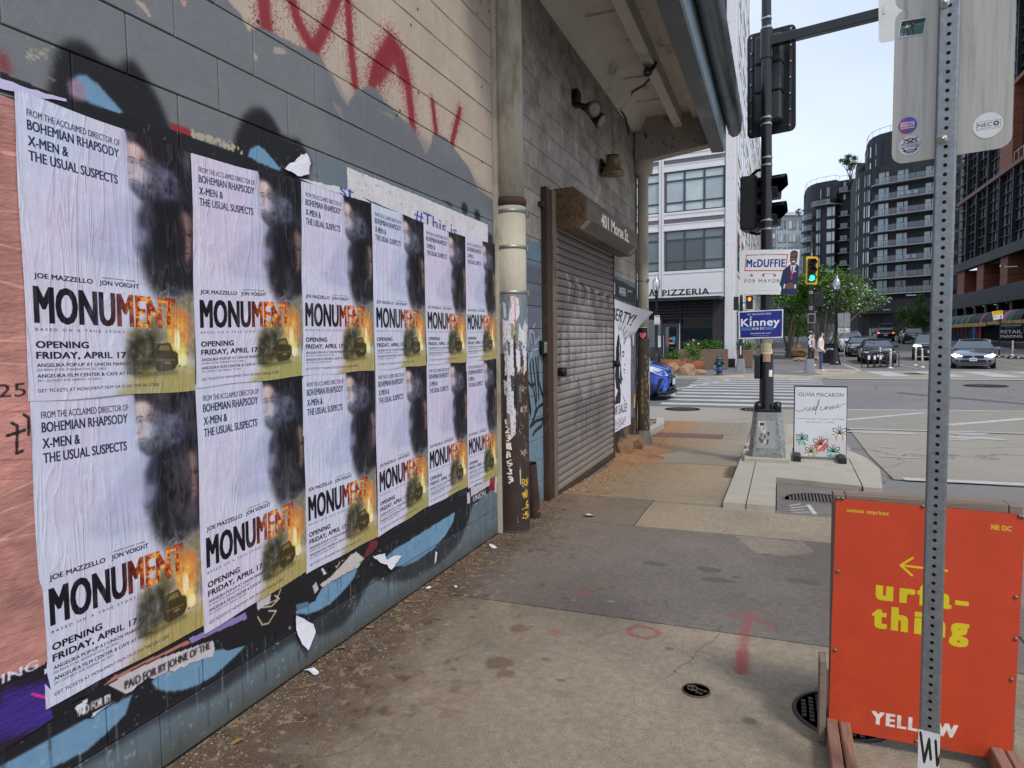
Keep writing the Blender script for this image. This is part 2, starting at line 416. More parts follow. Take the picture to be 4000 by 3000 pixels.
# ================================================================== GROUND
def sheet(name, polys, m, top=0.0, thick=0.0, kind='structure', parent=None, label=None, cuts=(6, 11, 45)):
 """flat pieces that follow the lie of the land; thick > 0 gives them a body"""
 bm = bmesh.new()
 for poly in polys:
  vs = [bm.verts.new((p[0], p[1], 0)) for p in poly]
  try: bm.faces.new(vs)
  except ValueError: pass
 for c in cuts:
  bmesh.ops.bisect_plane(bm, geom=bm.verts[:]+bm.edges[:]+bm.faces[:], plane_co=(0, c, 0), plane_no=(0, 1, 0))
 bmesh.ops.recalc_face_normals(bm, faces=bm.faces)
 for f in bm.faces:
  if f.normal.z < 0: f.normal_flip()
 tz = {}
 if thick:
  top_f = bm.faces[:]
  r = bmesh.ops.extrude_face_region(bm, geom=top_f)
  low = [e for e in r['geom'] if isinstance(e, bmesh.types.BMVert)]
  up_ = set(bm.verts)-set(low)
  for v in up_: v.co.z = gz(v.co.y)+top-thick
  for v in low: v.co.z = gz(v.co.y)+top
  bmesh.ops.recalc_face_normals(bm, faces=bm.faces)
 else:
  for v in bm.verts: v.co.z = gz(v.co.y)+top
 me = bpy.data.meshes.new(name); bm.to_mesh(me); bm.free(); me.materials.append(m)
 o = link(name, me, parent)
 if kind and not parent: o['kind'] = kind
 if label: o['label'] = label
 return o
def shrink(poly, d):
 cx = sum(p[0] for p in poly)/len(poly); cy = sum(p[1] for p in poly)/len(poly); out = []
 n = len(poly)
 for i in range(n):
  a, b, c = Vector(poly[i-1]), Vector(poly[i]), Vector(poly[(i+1) % n])
  e1 = (b-a).normalized(); e2 = (c-b).normalized(); n1 = Vector((-e1.y, e1.x)); n2 = Vector((-e2.y, e2.x))
  area = sum(poly[j][0]*poly[(j+1) % n][1]-poly[(j+1) % n][0]*poly[j][1] for j in range(n))
  if area < 0: n1, n2 = -n1, -n2
  k = (n1+n2); k = k/max(.3, 1+n1.dot(n2)); out.append((b.x+k.x*d, b.y+k.y*d))
 return out
R_ = lambda x0, y0, x1, y1: [(x0, y0), (x1, y0), (x1, y1), (x0, y1)]
def road_mat(name, c, c2, agg=90., crack=True):
 t = NT(name)
 a = t.noise(.35, 5, .6); b = t.noise(agg, 2, .7); big = t.noise(2.2, 6, .7)
 base = t.mix(t.ramp(a, .3, .7), c, c2)
 base = t.mix(t.ramp(b, .58, .72, 0, .55), base, tuple(min(1, v*2.1) for v in c))
 base = t.mix(t.ramp(b, .42, .3, 0, .6), base, tuple(v*.45 for v in c))
 base = t.mix(t.ramp(big, .6, .75, 0, .4), base, tuple(v*.6 for v in c))
 if crack:
  vo = t.new('ShaderNodeTexVoronoi', feature='DISTANCE_TO_EDGE'); vo.inputs['Scale'].default_value = .22
  wv = t.new('ShaderNodeVectorMath'); wv.operation = 'ADD'; sc = t.new('ShaderNodeVectorMath'); sc.operation = 'SCALE'; sc.inputs['Scale'].default_value = .9
  nn = t.new('ShaderNodeTexNoise'); nn.inputs['Scale'].default_value = 1.3; nn.inputs['Detail'].default_value = 6; t.link(t.pos(), nn.inputs['Vector'])
  t.link(nn.outputs['Color'], sc.inputs[0]); t.link(t.pos(), wv.inputs[0]); t.link(sc.outputs[0], wv.inputs[1]); t.link(wv.outputs[0], vo.inputs['Vector'])
  base = t.mix(t.ramp(vo.outputs['Distance'], 0, .006, .75, 0), base, tuple(v*.35 for v in c))
 t.col(base); t.rough(.85); t.b.inputs['Specular IOR Level'].default_value = .35
 t.bump(b, .004)
 MATS[name] = t.m; return t.m
ASPH = road_mat('asphalt', srgb(112, 110, 110), srgb(124, 121, 118))
ASPH2 = road_mat('dark asphalt', srgb(98, 97, 99), srgb(108, 106, 107))
CONC = road_mat('road concrete', srgb(150, 144, 134), srgb(138, 132, 122), agg=60)
# the lie of the land
ys = [-30, 6, 11, 20, 30, 45, 60, 80, 100, 123, 160, 250, 600, 1500]; xs = [-400, -100, -30, -10, 0, 10, 30, 60, 120, 400, 900]
mb = MB()
mb.add([(x, y, gz(y)-.03) for y in ys for x in xs], [[j*len(xs)+i, j*len(xs)+i+1, (j+1)*len(xs)+i+1, (j+1)*len(xs)+i] for j in range(len(ys)-1) for i in range(len(xs)-1)])
mb.build('ground', ASPH)['kind'] = 'structure'
# ---- painted pavement canvas (colour only: slab tones, soil, spray paint, stains)
PV = Canvas(-.3, 3.5, 1.2, 12.6, 130, (140, 128, 112))
def slabtone(poly, c, seed, jag=.0): PV.poly(poly, c, jag=jag, seed=seed)
PV.rect(-.3, 3.57, 3.5, 5.4, (110, 103, 98)); PV.rect(.97, 5.4, 3.5, 6.33, (150, 138, 120)); PV.rect(-.3, 5.4, .97, 6.4, (110, 104, 96))
PV.rect(-.3, 6.4, 1.6, 8.95, (152, 139, 118)); PV.rect(-.3, 8.95, 1.6, 12.6, (142, 134, 120)); PV.rect(1.6, 6.25, 3.5, 12.6, (160, 153, 139))
PV.rect(2.04, 6.2, 2.8, 7.9, (118, 112, 107)); PV.poly([(1.75, 5.42), (2.25, 5.36), (2.32, 5.15), (2.12, 4.98), (1.93, 5.0), (1.83, 5.2)], (136, 126, 114), jag=.02)
hh, ww = PV.h, PV.w
Yc = (PV.v0+(np.arange(hh)+.5)/PV.res)[:, None]; Xc = (PV.u0+(np.arange(ww)+.5)/PV.res)[None]
n1 = vnoise(hh, ww, 34, 3, 6, .62); n2 = vnoise(hh, ww, 9, 4, 4, .7); n3 = vnoise(hh, ww, 90, 5, 5, .6); n4 = vnoise(hh, ww, 3, 14, 2, .7)
PV.a *= (1+(n3[..., None]-.5)*.28+(n1[..., None]-.5)*.14)
PV.a *= (1+(n4[..., None]-.5)*.16)
soil = np.clip((.42+.25*(n1-.5)*2-(Xc-.02)+np.where(Yc < 3.2, (3.2-Yc)*.14, 0)-np.where(Yc > 4.8, (Yc-4.8)*.08, 0))/.28, 0, 1)*np.clip(.35+n2*1.15, 0, 1)
PV.blend(soil, 0, 0, (70, 55, 44), .82)
soil2 = np.clip((1.25+.7*(n1-.5)*2-Xc)/.8, 0, 1)*np.clip(n2*1.7-.25, 0, 1); PV.blend(soil2, 0, 0, (104, 84, 66), .5)
leaf = (n2 > .66)*(n1 > .5)*np.clip((.9-Xc)/.6, 0, 1); PV.blend(blur(leaf.astype(float), .7), 0, 0, (62, 48, 38), .8)
leaf = (vnoise(hh, ww, 5, 44, 3, .7) > .7)*np.clip((.7-Xc)/.4, 0, 1); PV.blend(leaf.astype(float), 0, 0, (166, 144, 116), .6)
orange = np.clip((.55+.5*(n1-.5)*2-Xc)/.35, 0, 1)*np.clip((Yc-5.8)/2.2, 0, 1)*np.clip(.3+n2, 0, 1); PV.blend(orange, 0, 0, (156, 104, 62), .85)
o2 = np.clip((1.25+.5*(n1-.5)*2-np.hypot(Xc-.1, (Yc-9.9)*.62))/.5, 0, 1)*np.clip(.35+n2, 0, 1); PV.blend(o2, 0, 0, (160, 112, 72), .7)
warm = np.clip((1.7-Xc+(n3-.5)*2)/1.2, 0, 1)*np.clip((Yc-4.6)/2, 0, 1); PV.blend(warm, 0, 0, (150, 116, 82), .35)
for i in range(60):      # grease and gum spots
 x, y = RNG.uniform(.3, 3.1), RNG.uniform(1.7, 6.2); r = RNG.uniform(.008, .028); PV.ell(x, y, r, r*RNG.uniform(.6, 1), (78, 70, 62) if i % 3 else (156, 146, 130), .55, .5)
for p, r, c in [((.83, 2.86), .07, (84, 60, 44)), ((.9, 2.78), .05, (92, 66, 48)), ((1.03, 2.98), .025, (84, 66, 54)), ((.78, 3.25), .06, (88, 64, 48)), ((.72, 3.02), .045, (92, 96, 100)), ((1.2, 2.7), .05, (120, 110, 84))]:
 PV.poly([(p[0]+r*cos(a)*RNG.uniform(.6, 1.2), p[1]+r*sin(a)*RNG.uniform(.6, 1.2)) for a in np.linspace(0, 6, 12)], c, .5, soft=.006, jag=.01)
RED = (152, 74, 74)
a0 = [gr(*q) for q in [(1900+1615*.6329, 2000+640*.6329), (1900+1585*.6329, 2000+840*.6329), (1900+1575*.6329, 2000+985*.6329)]]
PV.stroke([(p[0], p[1]) for p in a0], .02, RED, .55, soft=.8, spray=.5, seed=2)
PV.stroke([(a0[1][0], a0[1][1]-.05), (a0[2][0], a0[2][1])], .027, RED, .5, soft=.8, spray=.3, seed=6)
PV.stroke([(p[0], p[1]) for p in [gr(1900+1500*.6329, 2000+640*.6329), gr(1900+1610*.6329, 2000+620*.6329), gr(1900+1760*.6329, 2000+710*.6329)]], .02, RED, .4, soft=.9, spray=.6, seed=3)
c0 = gr(1900+970*.6329, 2000+742*.6329); PV.stroke([(c0[0]+.075*cos(a), c0[1]+.065*sin(a)) for a in np.linspace(0, 6.3, 24)], .013, RED, .6, soft=.7, spray=.4, seed=4)
for q, r, al in [((420, 740), .035, .5), ((590, 500), .06, .35)]:
 p = gr(1900+q[0]*.6329, 2000+q[1]*.6329); PV.ell(p[0], p[1], r, r, RED, al, 1.2)
# asphalt potholes, white utility scrawl, arcs left by a dragged stand
for q in [(1370, 355), (1950, 430), (1040, 320), (1425, 420)]:
 p = gr(1900+q[0]*.6329, 2000+q[1]*.6329); PV.poly([(p[0]+.09*cos(a)*RNG.uniform(.7, 1.3), p[1]+.05*sin(a)*RNG.uniform(.7, 1.3)) for a in np.linspace(0, 6, 10)], (84, 80, 76), .7, soft=.004, jag=.02)
for q0, q1 in [((3085, 1975), (3125, 1968)), ((3090, 1984), (3150, 1977)), ((3092, 1993), (3140, 1990)), ((3100, 2001), (3160, 2000)), ((3155, 1972), (3180, 2008)), ((3160, 1972), (3187, 2006))]:
 p, q = gr(*q0), gr(*q1); PV.stroke([(p[0], p[1]), (q[0], q[1])], .011, (205, 205, 205), .85, soft=.3)
for k in range(9):       # hairline cracks
 x, y = [(.6, 2.2), (1.6, 3.0), (2.3, 1.9), (.9, 4.6), (2.2, 4.4), (1.3, 5.9), (.8, 7.6), (1.2, 3.3), (2.8, 5.0)][k]; a = RNG.uniform(0, 6); pts = [(x, y)]
 for _ in range(14): a += RNG.uniform(-.5, .5); x += .05*cos(a); y += .05*sin(a); pts.append((x, y))
 PV.stroke(pts, .0022, (66, 56, 48), .6, soft=.6)
for k in range(5):
 p, q = gr(3030+k*22, 2022+k*9), gr(3180+k*6, 2030+k*8); PV.stroke([(p[0], p[1]), (q[0], q[1])], .003, (176, 170, 158), .5, soft=.8)
PV.poly([(1.5, 8.0), (1.6, 8.0), (1.6, 9.3), (1.52, 9.2), (1.47, 8.6)], (70, 58, 46), .8, soft=.02, jag=.04)   # leaf litter by the kerb
PVM = None
def pavement_mat():
 t = NT('pavement'); n = imgnode(t, PV.image('pavement print'), 'POS', PV, (0, 1))
 g = t.noise(140, 2, .75); g2 = t.noise(28, 4, .7); o = t.sep()
 c = t.mix(t.ramp(g, .56, .7, 0, .35), n.outputs['Color'], srgb(196, 184, 168)); c = t.mix(t.ramp(g, .44, .33, 0, .45), c, srgb(64, 56, 50))
 c = t.mix(1., c, t.ramp(g2, .25, .75, .82, 1.14), 'MULTIPLY')
 t.col(c); t.rough(.88); t.b.inputs['Specular IOR Level'].default_value = .3; t.bump(t.math('ADD', g, t.math('MULTIPLY', g2, .6)), .006); return t.m
PVM = pavement_mat()
pave = empty('pavement', kind='structure')
SL = [('slab', R_(0, 1.2, 3.2, 3.57)), ('slab', R_(0, -1.2, 3.2, 1.2)), ('asphalt_patch', R_(0, 3.57, 3.2, 5.4)), ('asphalt_patch', R_(0, 5.4, .97, 6.4)), ('slab', R_(.97, 5.4, 3.2, 6.33)),
  ('slab', [(0, 6.4), (.97, 6.4), (.97, 6.33), (1.6, 6.33), (1.6, 8.95), (0, 8.95)]), ('slab', R_(0, 8.95, .27, 11.85)),
  ('slab', R_(.27, 10.55, 1.6, 11.85)), ('slab', R_(0, 12.37, 1.6, 14.2)), ('slab', R_(1.17, 11.85, 1.6, 12.37)), ('asphalt_patch', R_(2.05, 6.33, 2.84, 7.9)),
  ('slab', R_(-3, 10.75, 0, 14.2)), ('slab', R_(1.6, 11.2, 3.1, 14.2))]
for nm, p in SL:
 sheet(nm, [shrink(p, .006)], PVM, 0.0, .06, parent=pave)
# tactile ramp and raised apron
def tactile(name, c):
 t = NT(name); o = t.sep()
 sx = t.math('SINE', t.math('MULTIPLY', o[0], 2*pi/.05)); sy = t.math('SINE', t.math('MULTIPLY', o[1], 2*pi/.05)); h = t.math('MULTIPLY', sx, sy)
 b = t.mix(t.ramp(t.noise(3, 5, .6), .3, .7), tuple(v*.85 for v in c), c); b = t.mix(t.ramp(h, .2, .7, 0, .4), b, tuple(v*.55 for v in c)); t.col(b); t.rough(.8); t.bump(h, .006); return t.m
TAC = tactile('tactile concrete', srgb(146, 136, 120))
sheet('tactile_ramp', [shrink(R_(.27, 8.95, 1.6, 10.55), .006)], TAC, .003, .06, parent=pave)
sheet('tactile_strip', [shrink(R_(.03, 11.85, 1.17, 12.37), .004)], tactile('red tactile', srgb(122, 84, 74)), .004, .06, parent=pave)
APR = mat('apron concrete', srgb(166, 160, 148), .85, var=.1, scale=4, c2=srgb(140, 132, 118), c2lo=.55, c2hi=.8, bump=.003, bscale=90)
sheet('kerb_stone', [shrink(R_(1.6, 6.28, 1.8, 10.5), .005)], APR, .05, .12, parent=pave)
sheet('apron_slab', [shrink([(1.8, 6.28), (2.05, 6.28), (2.05, 7.92), (2.87, 7.66), (2.94, 9.85), (2.85, 10.4), (2.6, 10.75), (2.2, 10.9), (1.8, 10.9)], .005)], APR, .05, .12, parent=pave)
sheet('kerb_stone', [shrink([(2.87, 7.6), (3.05, 7.6), (3.2, 9.0), (3.17, 10.05), (3.05, 10.8), (2.7, 11.15), (2.2, 11.25), (1.6, 11.2), (1.6, 10.9), (2.2, 10.9), (2.6, 10.75), (2.85, 10.4), (2.94, 9.85)], .005)], APR, .05, .12, parent=pave)
sheet('kerb_stone', [shrink([(3.2, -1), (3.34, -1), (3.34, 7.5), (3.2, 7.5)], .004)], PVM, -.002, .08, parent=pave)
kb = sheet('kerb_stone', [shrink([(-3, 10.65), (-.05, 11.6), (.06, 12.9), (-.09, 13.86), (-.25, 13.9), (-.1, 12.9), (-.2, 11.75), (-3, 10.9)], .004)], APR, .10, .16, parent=pave)
# intersection surfaces
sheet('road', [R_(-60, 14.2, 3.5, 17.3), R_(3.3, 8.7, 60, 13.9)], CONC, -.018)
sheet('road_concrete_band', [[(3.1, 13.9), (60, 13.9), (60, 18.9), (7.2, 18.1), (3.5, 17.45), (3.1, 14.2)]], tactile('grooved concrete', srgb(148, 143, 133)), -.014)
sheet('side_street', [R_(-80, 17.3, 3.5, 29.0)], ASPH2, -.016)
sheet('far_road_concrete', [[(3.9, 29.6), (60, 31.5), (60, 36.5), (5.6, 36.5), (3.9, 31.4)]], CONC, -.014)
WHT = mat('road paint', srgb(176, 176, 174), .7, var=.08, scale=7, c2=srgb(140, 138, 136), c2lo=.5, c2hi=.72, c2scale=2.2)
cw = empty('crosswalk', kind='structure')
for i in range(10):
 y = 17.75+i*1.2
 sheet('crosswalk_bar', [R_(-.82-.02*i, y, 3.35+.03*i, y+.56)], WHT, -.010, parent=cw)
rm = empty('road_markings', kind='structure')
def line(pts, wd, nm='painted_line', m=WHT, top=-.0115):
 for a, b in zip(pts[:-1], pts[1:]):
  d = Vector((b[0]-a[0], b[1]-a[1])).normalized()*wd/2; n = Vector((-d.y, d.x))
  sheet(nm, [[(a[0]+n.x, a[1]+n.y), (a[0]-n.x, a[1]-n.y), (b[0]-n.x, b[1]-n.y), (b[0]+n.x, b[1]+n.y)]], m, top, parent=rm)
line([(3.3, 17.45), (5.2, 17.8), (9, 18.3), (30, 21)], .12); line([(3.35, 15.35), (5.1, 17.2)], .16); line([(5.1, 15.0), (9.5, 19)], .2)
line([(3.3, 13.93), (12, 14.3)], .13); line([(3.4, 8.75), (12, 9.3)], .2)
line([(-.8, 20.1), (-1.2, 23.0), (.35, 29.0)], .14)
line([(4.2, 29.8), (30, 31.2)], .25); line([(5.6, 36.4), (30, 37)], .2)
for k in range(9):
 x = 6.2+k*1.9
 sheet('crosswalk_bar', [[(x, 31.6+k*.06), (x+1.0, 31.7+k*.06), (x+.7, 35.9), (x-.3, 35.9)]], WHT, -.006, parent=rm)
line([(8.6, 39.0), (8.2, 48), (7.9, 70)], .14); line([(14.6, 39), (15.4, 90)], .14, m=mat('yellow paint', srgb(190, 150, 60), .7, var=.1, c2=srgb(120, 110, 90)))
def blob(q, sx, sy, seed):
 p = gr(*q); rr = random.Random(seed)
 return [(p[0]+sx*cos(a)*rr.uniform(.7, 1.2), p[1]+sy*sin(a)*rr.uniform(.6, 1.2)) for a in np.linspace(0, 5.9, 16)]
for i, (q, a, b) in enumerate([((3450, 1686), .55, .22), ((3185, 1690), .5, .12), ((3770, 1690), .5, .2), ((3815, 1708), .45, .2), ((3720, 1713), .4, .12), ((3465, 1743), .14, .06), ((3515, 1782), .3, .07), ((3600, 1868), .2, .1), ((3848, 1483), .5, .1)]):
 sheet('worn_paint_patch', [blob(q, a, b, i)], mat('faded paint', srgb(160, 158, 152), .75, var=.1), -.0125, parent=rm)
# trench seams running across the junction
sheet('road_seam', [[(5.3, 23.0), (5.45, 23.0), (9.9, 17.2), (9.75, 17.2)], [(3.3, 13.8), (30, 15), (30, 15.03), (3.3, 13.83)]], mat('tar', srgb(60, 60, 62), .8), -.004, parent=rm)
# far pavement with kerb, left corner
FAR = [(-60, 29.0), (2.4, 29.1), (3.2, 29.9), (3.85, 31.2), (5.0, 33.6), (5.5, 35.6), (5.5, 38), (5.3, 45), (5.3, 200), (-60, 200)]
PAVER = NT('far pavers'); _b = PAVER.new('ShaderNodeTexBrick'); _b.inputs['Scale'].default_value = 1.0; _b.inputs['Mortar Size'].default_value = .012
_b.inputs['Brick Width'].default_value = 1.6; _b.inputs['Row Height'].default_value = .9; _b.inputs['Color1'].default_value = (*srgb(104, 104, 108), 1); _b.inputs['Color2'].default_value = (*srgb(122, 120, 120), 1); _b.inputs['Mortar'].default_value = (*srgb(70, 70, 72), 1)
PAVER.link(PAVER.pos(), _b.inputs['Vector']); PAVER.col(PAVER.mix(1., _b.outputs['Color'], PAVER.ramp(PAVER.noise(2, 5), .2, .8, .85, 1.12), 'MULTIPLY')); PAVER.rough(.8)
fp = sheet('far_pavement', [FAR], PAVER.m, .08, .2)
kerb = []
for a, b in zip(FAR[:7], FAR[1:8]):
 kerb.append([a, b, (b[0]-.02, b[1]+.3), (a[0]-.02, a[1]+.3)])
sheet('far_kerb', [[(-60, 28.8), (2.5, 28.9), (2.4, 29.15), (-60, 29.1)], [(2.5, 28.9), (3.4, 29.8), (3.2, 30.0), (2.4, 29.15)], [(3.4, 29.8), (4.05, 31.1), (3.85, 31.3), (3.2, 30.0)], [(4.05, 31.1), (5.2, 33.5), (5.0, 33.7), (3.85, 31.3)],
     [(5.2, 33.5), (5.7, 35.5), (5.5, 35.7), (5.0, 33.7)], [(5.7, 35.5), (5.5, 45), (5.3, 45), (5.5, 35.7)], [(5.5, 45), (5.5, 150), (5.3, 150), (5.3, 45)]], APR, .084, .2)
sheet('far_ramp', [[(-.6, 29.15), (2.3, 29.15), (3.1, 30.0), (1.4, 31.5), (.4, 30.6)], [(3.9, 31.6), (5.1, 33.9), (5.4, 35.6), (4.3, 36.6), (2.6, 33.4)]], mat('ramp concrete', srgb(168, 156, 140), .85, var=.1, c2=srgb(150, 120, 96), c2lo=.6, c2hi=.8), .084)
sheet('far_tactile', [R_(.75, 29.5, 1.75, 29.9), [(4.3, 33.6), (5.0, 34.0), (4.8, 34.5), (4.1, 34.1)]], mat('brick red tactile', srgb(140, 92, 80), .8), .088)
# right-hand pavement
sheet('right_pavement', [[(19.5, 44), (20.5, 42), (24, 40), (80, 38), (80, 220), (19.5, 220)]], mat('right pavement', srgb(150, 146, 138), .85, var=.08), .08, .2)
# ================================================================== WAREHOUSE
def W(x, y, X=0.0): p = onX(x, y, X); return (p[1], p[2])
r1 = lambda x, y: (x*.6028, y*.6028)
rg3 = lambda x, y: (x*.6028, 2000+y*.6028)
rg4 = lambda x, y: (900+x*.66305, y*.66305)
rg6 = lambda x, y: (1000+x*.6028, 2000+y*.6028)
q2 = lambda x, y: (1850+x*.45208, 650+y*.45208)
q3 = lambda x, y: (1850+x*.45208, 1350+y*.45208)
c3 = lambda x, y: (2250+x*.3013, 250+y*.3013)
def WL(f, *pts, X=0.): return [W(*f(*p), X) for p in pts]
# ---- painted wall, first bay
G1 = (112, 114, 117); CREAM = (176, 160, 144); BLK = (24, 24, 28); BLU = (112, 152, 182); RD = (132, 38, 46); DADO = (104, 124, 136)
WC = Canvas(.5, 5.1, -.05, 4.4, 210, CREAM)
WC.mottle(.05, 60, 31)
mot = vnoise(WC.h, WC.w, 40, 8, 5, .6)
top = WL(rg4, (0, 20), (60, 90), (110, 200), (160, 150), (230, 180), (330, 235), (430, 290), (490, 310), (540, 350), (580, 420), (640, 500), (690, 610), (720, 560), (760, 530), (830, 510), (870, 540), (900, 590), (990, 680), (1080, 760), (1110, 830), (1150, 910), (1175, 880), (1190, 800), (1220, 790), (1270, 810), (1340, 900), (1400, 980), (1430, 1050), (1460, 1120), (1550, 1180), (1600, 1250), (1600, 1700))
lft = [(5.2, 1.9), (.4, 1.9), (.4, 4.4)]+WL(r1, (1380, -90), (1480, 0))
RDS = dict(soft=.75, spray=.9)
def letters():
 for i, (pts, r) in enumerate([([(190, -60), (205, 90), (215, 175)], .036), ([(340, -80), (400, 130), (490, 300)], .028), ([(490, 300), (560, 170), (640, -40)], .03), ([(690, -30), (705, 230), (735, 500)], .026),
         ([(835, 500), (870, 370), (945, 240), (1010, 330), (1050, 520), (1075, 760)], .034), ([(870, 440), (960, 300), (1020, 440)], .05), ([(1190, 600), (1212, 790)], .022), ([(1352, 650), (1330, 740), (1305, 850)], .024)]):
  WC.stroke(WL(rg4, *pts), r, RD, .93, seed=50+i, **RDS)
letters()
WC.poly(top+lft, G1, .98, soft=.003, jag=.012, seed=4)
cl = WL(r1, (870, 0), (930, 20), (985, 120), (960, 110), (900, 40)); WC.poly(cl, CREAM, .8, jag=.004)
for q in [[(1170, 0), (1210, 10), (1205, 45), (1180, 40)]]: WC.poly(WL(r1, *q), (188, 150, 140), .8, jag=.004)
for q in [[(255, 280), (320, 290), (330, 315), (280, 325), (250, 310)], [(135, 300), (160, 340), (158, 370), (140, 350)], [(590, 590), (650, 640), (680, 720), (640, 690)], [(850, 640), (960, 680), (965, 710), (930, 690)], [(590, 440), (700, 590), (690, 630), (640, 560)], [(980, 850), (1005, 870), (1000, 880)]]:
 WC.poly(WL(rg4, *q), CREAM, .75, jag=.006)
# greyer second coat to the right, blue-grey dado below
WC.poly(WL(rg4, (560, 420), (700, 620), (830, 520), (1100, 800), (1400, 1000), (1560, 1200), (1560, 1290), (900, 1060), (640, 900), (540, 620)), (98, 101, 106), .55, soft=.03, jag=.02)
WC.poly(WL(rg4, (440, 900), (900, 1060), (1560, 1290), (1600, 1300), (1600, 1700), (400, 1300)), (98, 116, 130), .6, soft=.02, jag=.01)
WC.poly([(.4, 1.9), (5.2, 1.9), (5.2, -.2), (.4, -.2)], (98, 113, 122), 1, soft=.01)
WC.poly([(.4, .34), (5.2, .34), (5.2, -.2), (.4, -.2)], (94, 108, 116), .8, soft=.02)
# mural: black bubble outlines with pale blue inside
WC.poly(WL(r1, (310, 700), (330, 520), (350, 400), (385, 310), (440, 262), (510, 268), (590, 310), (660, 390), (760, 440), (800, 400), (850, 385), (900, 430), (970, 540), (1040, 680), (1120, 860), (1150, 1000), (700, 1000), (300, 900)), BLK, .97, soft=.012, jag=.006)
WC.poly(WL(r1, (450, 610), (465, 540), (500, 488), (560, 490), (640, 550), (720, 640), (800, 730), (790, 760)), BLU, .95, soft=.004); WC.ell(*W(*r1(500, 585)), .03, .035, (170, 110, 130), .6, .9)
WC.poly(WL(r1, (0, 300), (40, 360), (75, 480), (0, 470)), RD, .9, soft=.01); WC.poly(WL(r1, (1095, 790), (1240, 850), (1240, 900), (1130, 870)), (150, 36, 40), .95, soft=.004)
WC.poly(WL(rg4, (10, 900), (35, 780), (75, 690), (130, 640), (190, 640), (250, 700), (300, 800), (350, 820), (400, 820), (440, 880), (480, 960), (450, 1080), (0, 1000)), BLK, .97, soft=.012, jag=.005)
WC.poly(WL(rg4, (100, 930), (115, 880), (160, 855), (200, 880), (260, 950), (300, 1000), (290, 1010)), BLU, .95, soft=.003)
WC.poly(WL(r1, (0, 465), (420, 640), (800, 740), (1270, 900), (1640, 1030), (1640, 1100), (1200, 1000), (0, 600)), BLK, .95, jag=.004)
for k in range(70):     # chipped filler showing through
 a = RNG.uniform(0, 1); p = W(*r1(1240+a*330, 870+a*120+RNG.uniform(-25, 10))); r = RNG.uniform(.004, .011)
 WC.poly([(p[0]+r*cos(t_)*RNG.uniform(.5, 1.2), p[1]+r*sin(t_)) for t_ in (0, 1, 2.2, 3.3, 4.5, 5.4)], (172, 164, 138), .95)
for k in range(26):
 p = W(*r1(170+RNG.uniform(0, 150), 330+RNG.uniform(-10, 50)+RNG.uniform(0, 10))); WC.ell(*p, .004, .003, (172, 164, 140), .9)
WC.poly(WL(rg4, (480, 1020), (540, 1050), (500, 1040)), (150, 40, 44), .9, soft=.005)
WC.poly(WL(rg4, (1250, 1180), (1310, 1230), (1300, 1200)), BLK, .8, soft=.01)
for x, y in [(1380, 1230), (1455, 1270), (1530, 1410)]: WC.ell(*W(*rg4(x, y)), .05, .04, BLK, .85, .9)
# lower mural
low = WL(rg3, (-200, 1700), (0, 1760), (300, 1730), (450, 1690), (700, 1560), (900, 1420), (1150, 1300), (1400, 1190), (1659, 1000))+WL(rg6, (230, 850), (440, 800), (560, 740), (640, 640), (720, 480), (760, 430), (870, 458), (1010, 440), (1200, 330), (1320, 200), (1375, 60), (1420, -120), (1500, -250), (1500, -700), (0, -500))+[(.3, 1.9)]
WC.poly(low, BLK, .97, soft=.012, jag=.004)
for pl in [WL(rg3, (-100, 1720), (0, 1650), (590, 1320), (860, 1180), (815, 1310), (700, 1430), (560, 1550), (380, 1640), (180, 1740), (0, 1800)), WL(rg3, (985, 1100), (1010, 1145), (1080, 1165), (1180, 1160), (1300, 1115), (1400, 1050), (1500, 960), (1590, 870), (1350, 900), (1080, 1000)),
   WL(rg6, (255, 660), (262, 590), (400, 500), (660, 350), (640, 420), (580, 500), (480, 600), (400, 640), (330, 665)), WL(rg6, (820, 310), (900, 240), (1290, 0), (1280, 60), (1230, 150), (1150, 240), (1040, 320), (960, 352), (890, 350))]:
 WC.poly(pl, BLU, .96, soft=.003, jag=.003)
WC.poly([(.4, .205), (5.2, .205), (5.2, -.2), (.4, -.2)], (96, 108, 114), .35, soft=.01, tex=.6)
for k in range(260):      # drips and streaks down the dado
 y = RNG.uniform(.7, 5.0); z = RNG.uniform(.08, .62); l = RNG.uniform(.05, .25); c = [(46, 52, 58), (128, 142, 150), (60, 68, 74), (150, 158, 158)][k % 4]
 WC.stroke([(y, z), (y+RNG.uniform(-.004, .004), max(0, z-l))], RNG.uniform(.0012, .005), c, RNG.uniform(.25, .6), soft=.8)
wn = vnoise(WC.h, WC.w, 4, 77, 3, .75)
Zc = WC.v0+(np.arange(WC.h)+.5)/WC.res
flk = (wn > .76)*(Zc[:, None] < .9); WC.blend(blur(flk.astype(float), .5), 0, 0, (168, 172, 168), .75)
flk = (vnoise(WC.h, WC.w, 5, 78, 3, .7) > .79)*(Zc[:, None] > 1.9)*(Zc[:, None] < 2.45); WC.blend(flk.astype(float), 0, 0, (150, 146, 130), .5)
WC.blend(np.clip((.12-Zc[:, None])/.12, 0, 1)*np.clip(.3+mot, 0, 1), 0, 0, (70, 62, 50), .75)
for x, y in [(163, 130), (1063, 150), (1103, 57), (1472, 12), (1521, 67), (1108, 547), (1000, 655), (981, 680), (1480, 513), (1558, 300), (1483, 955), (1455, 83)]: WC.ell(*W(*rg4(x, y)), .009, .009, (30, 26, 24), .95, .4)
WC.mottle(.035, 7, 33)
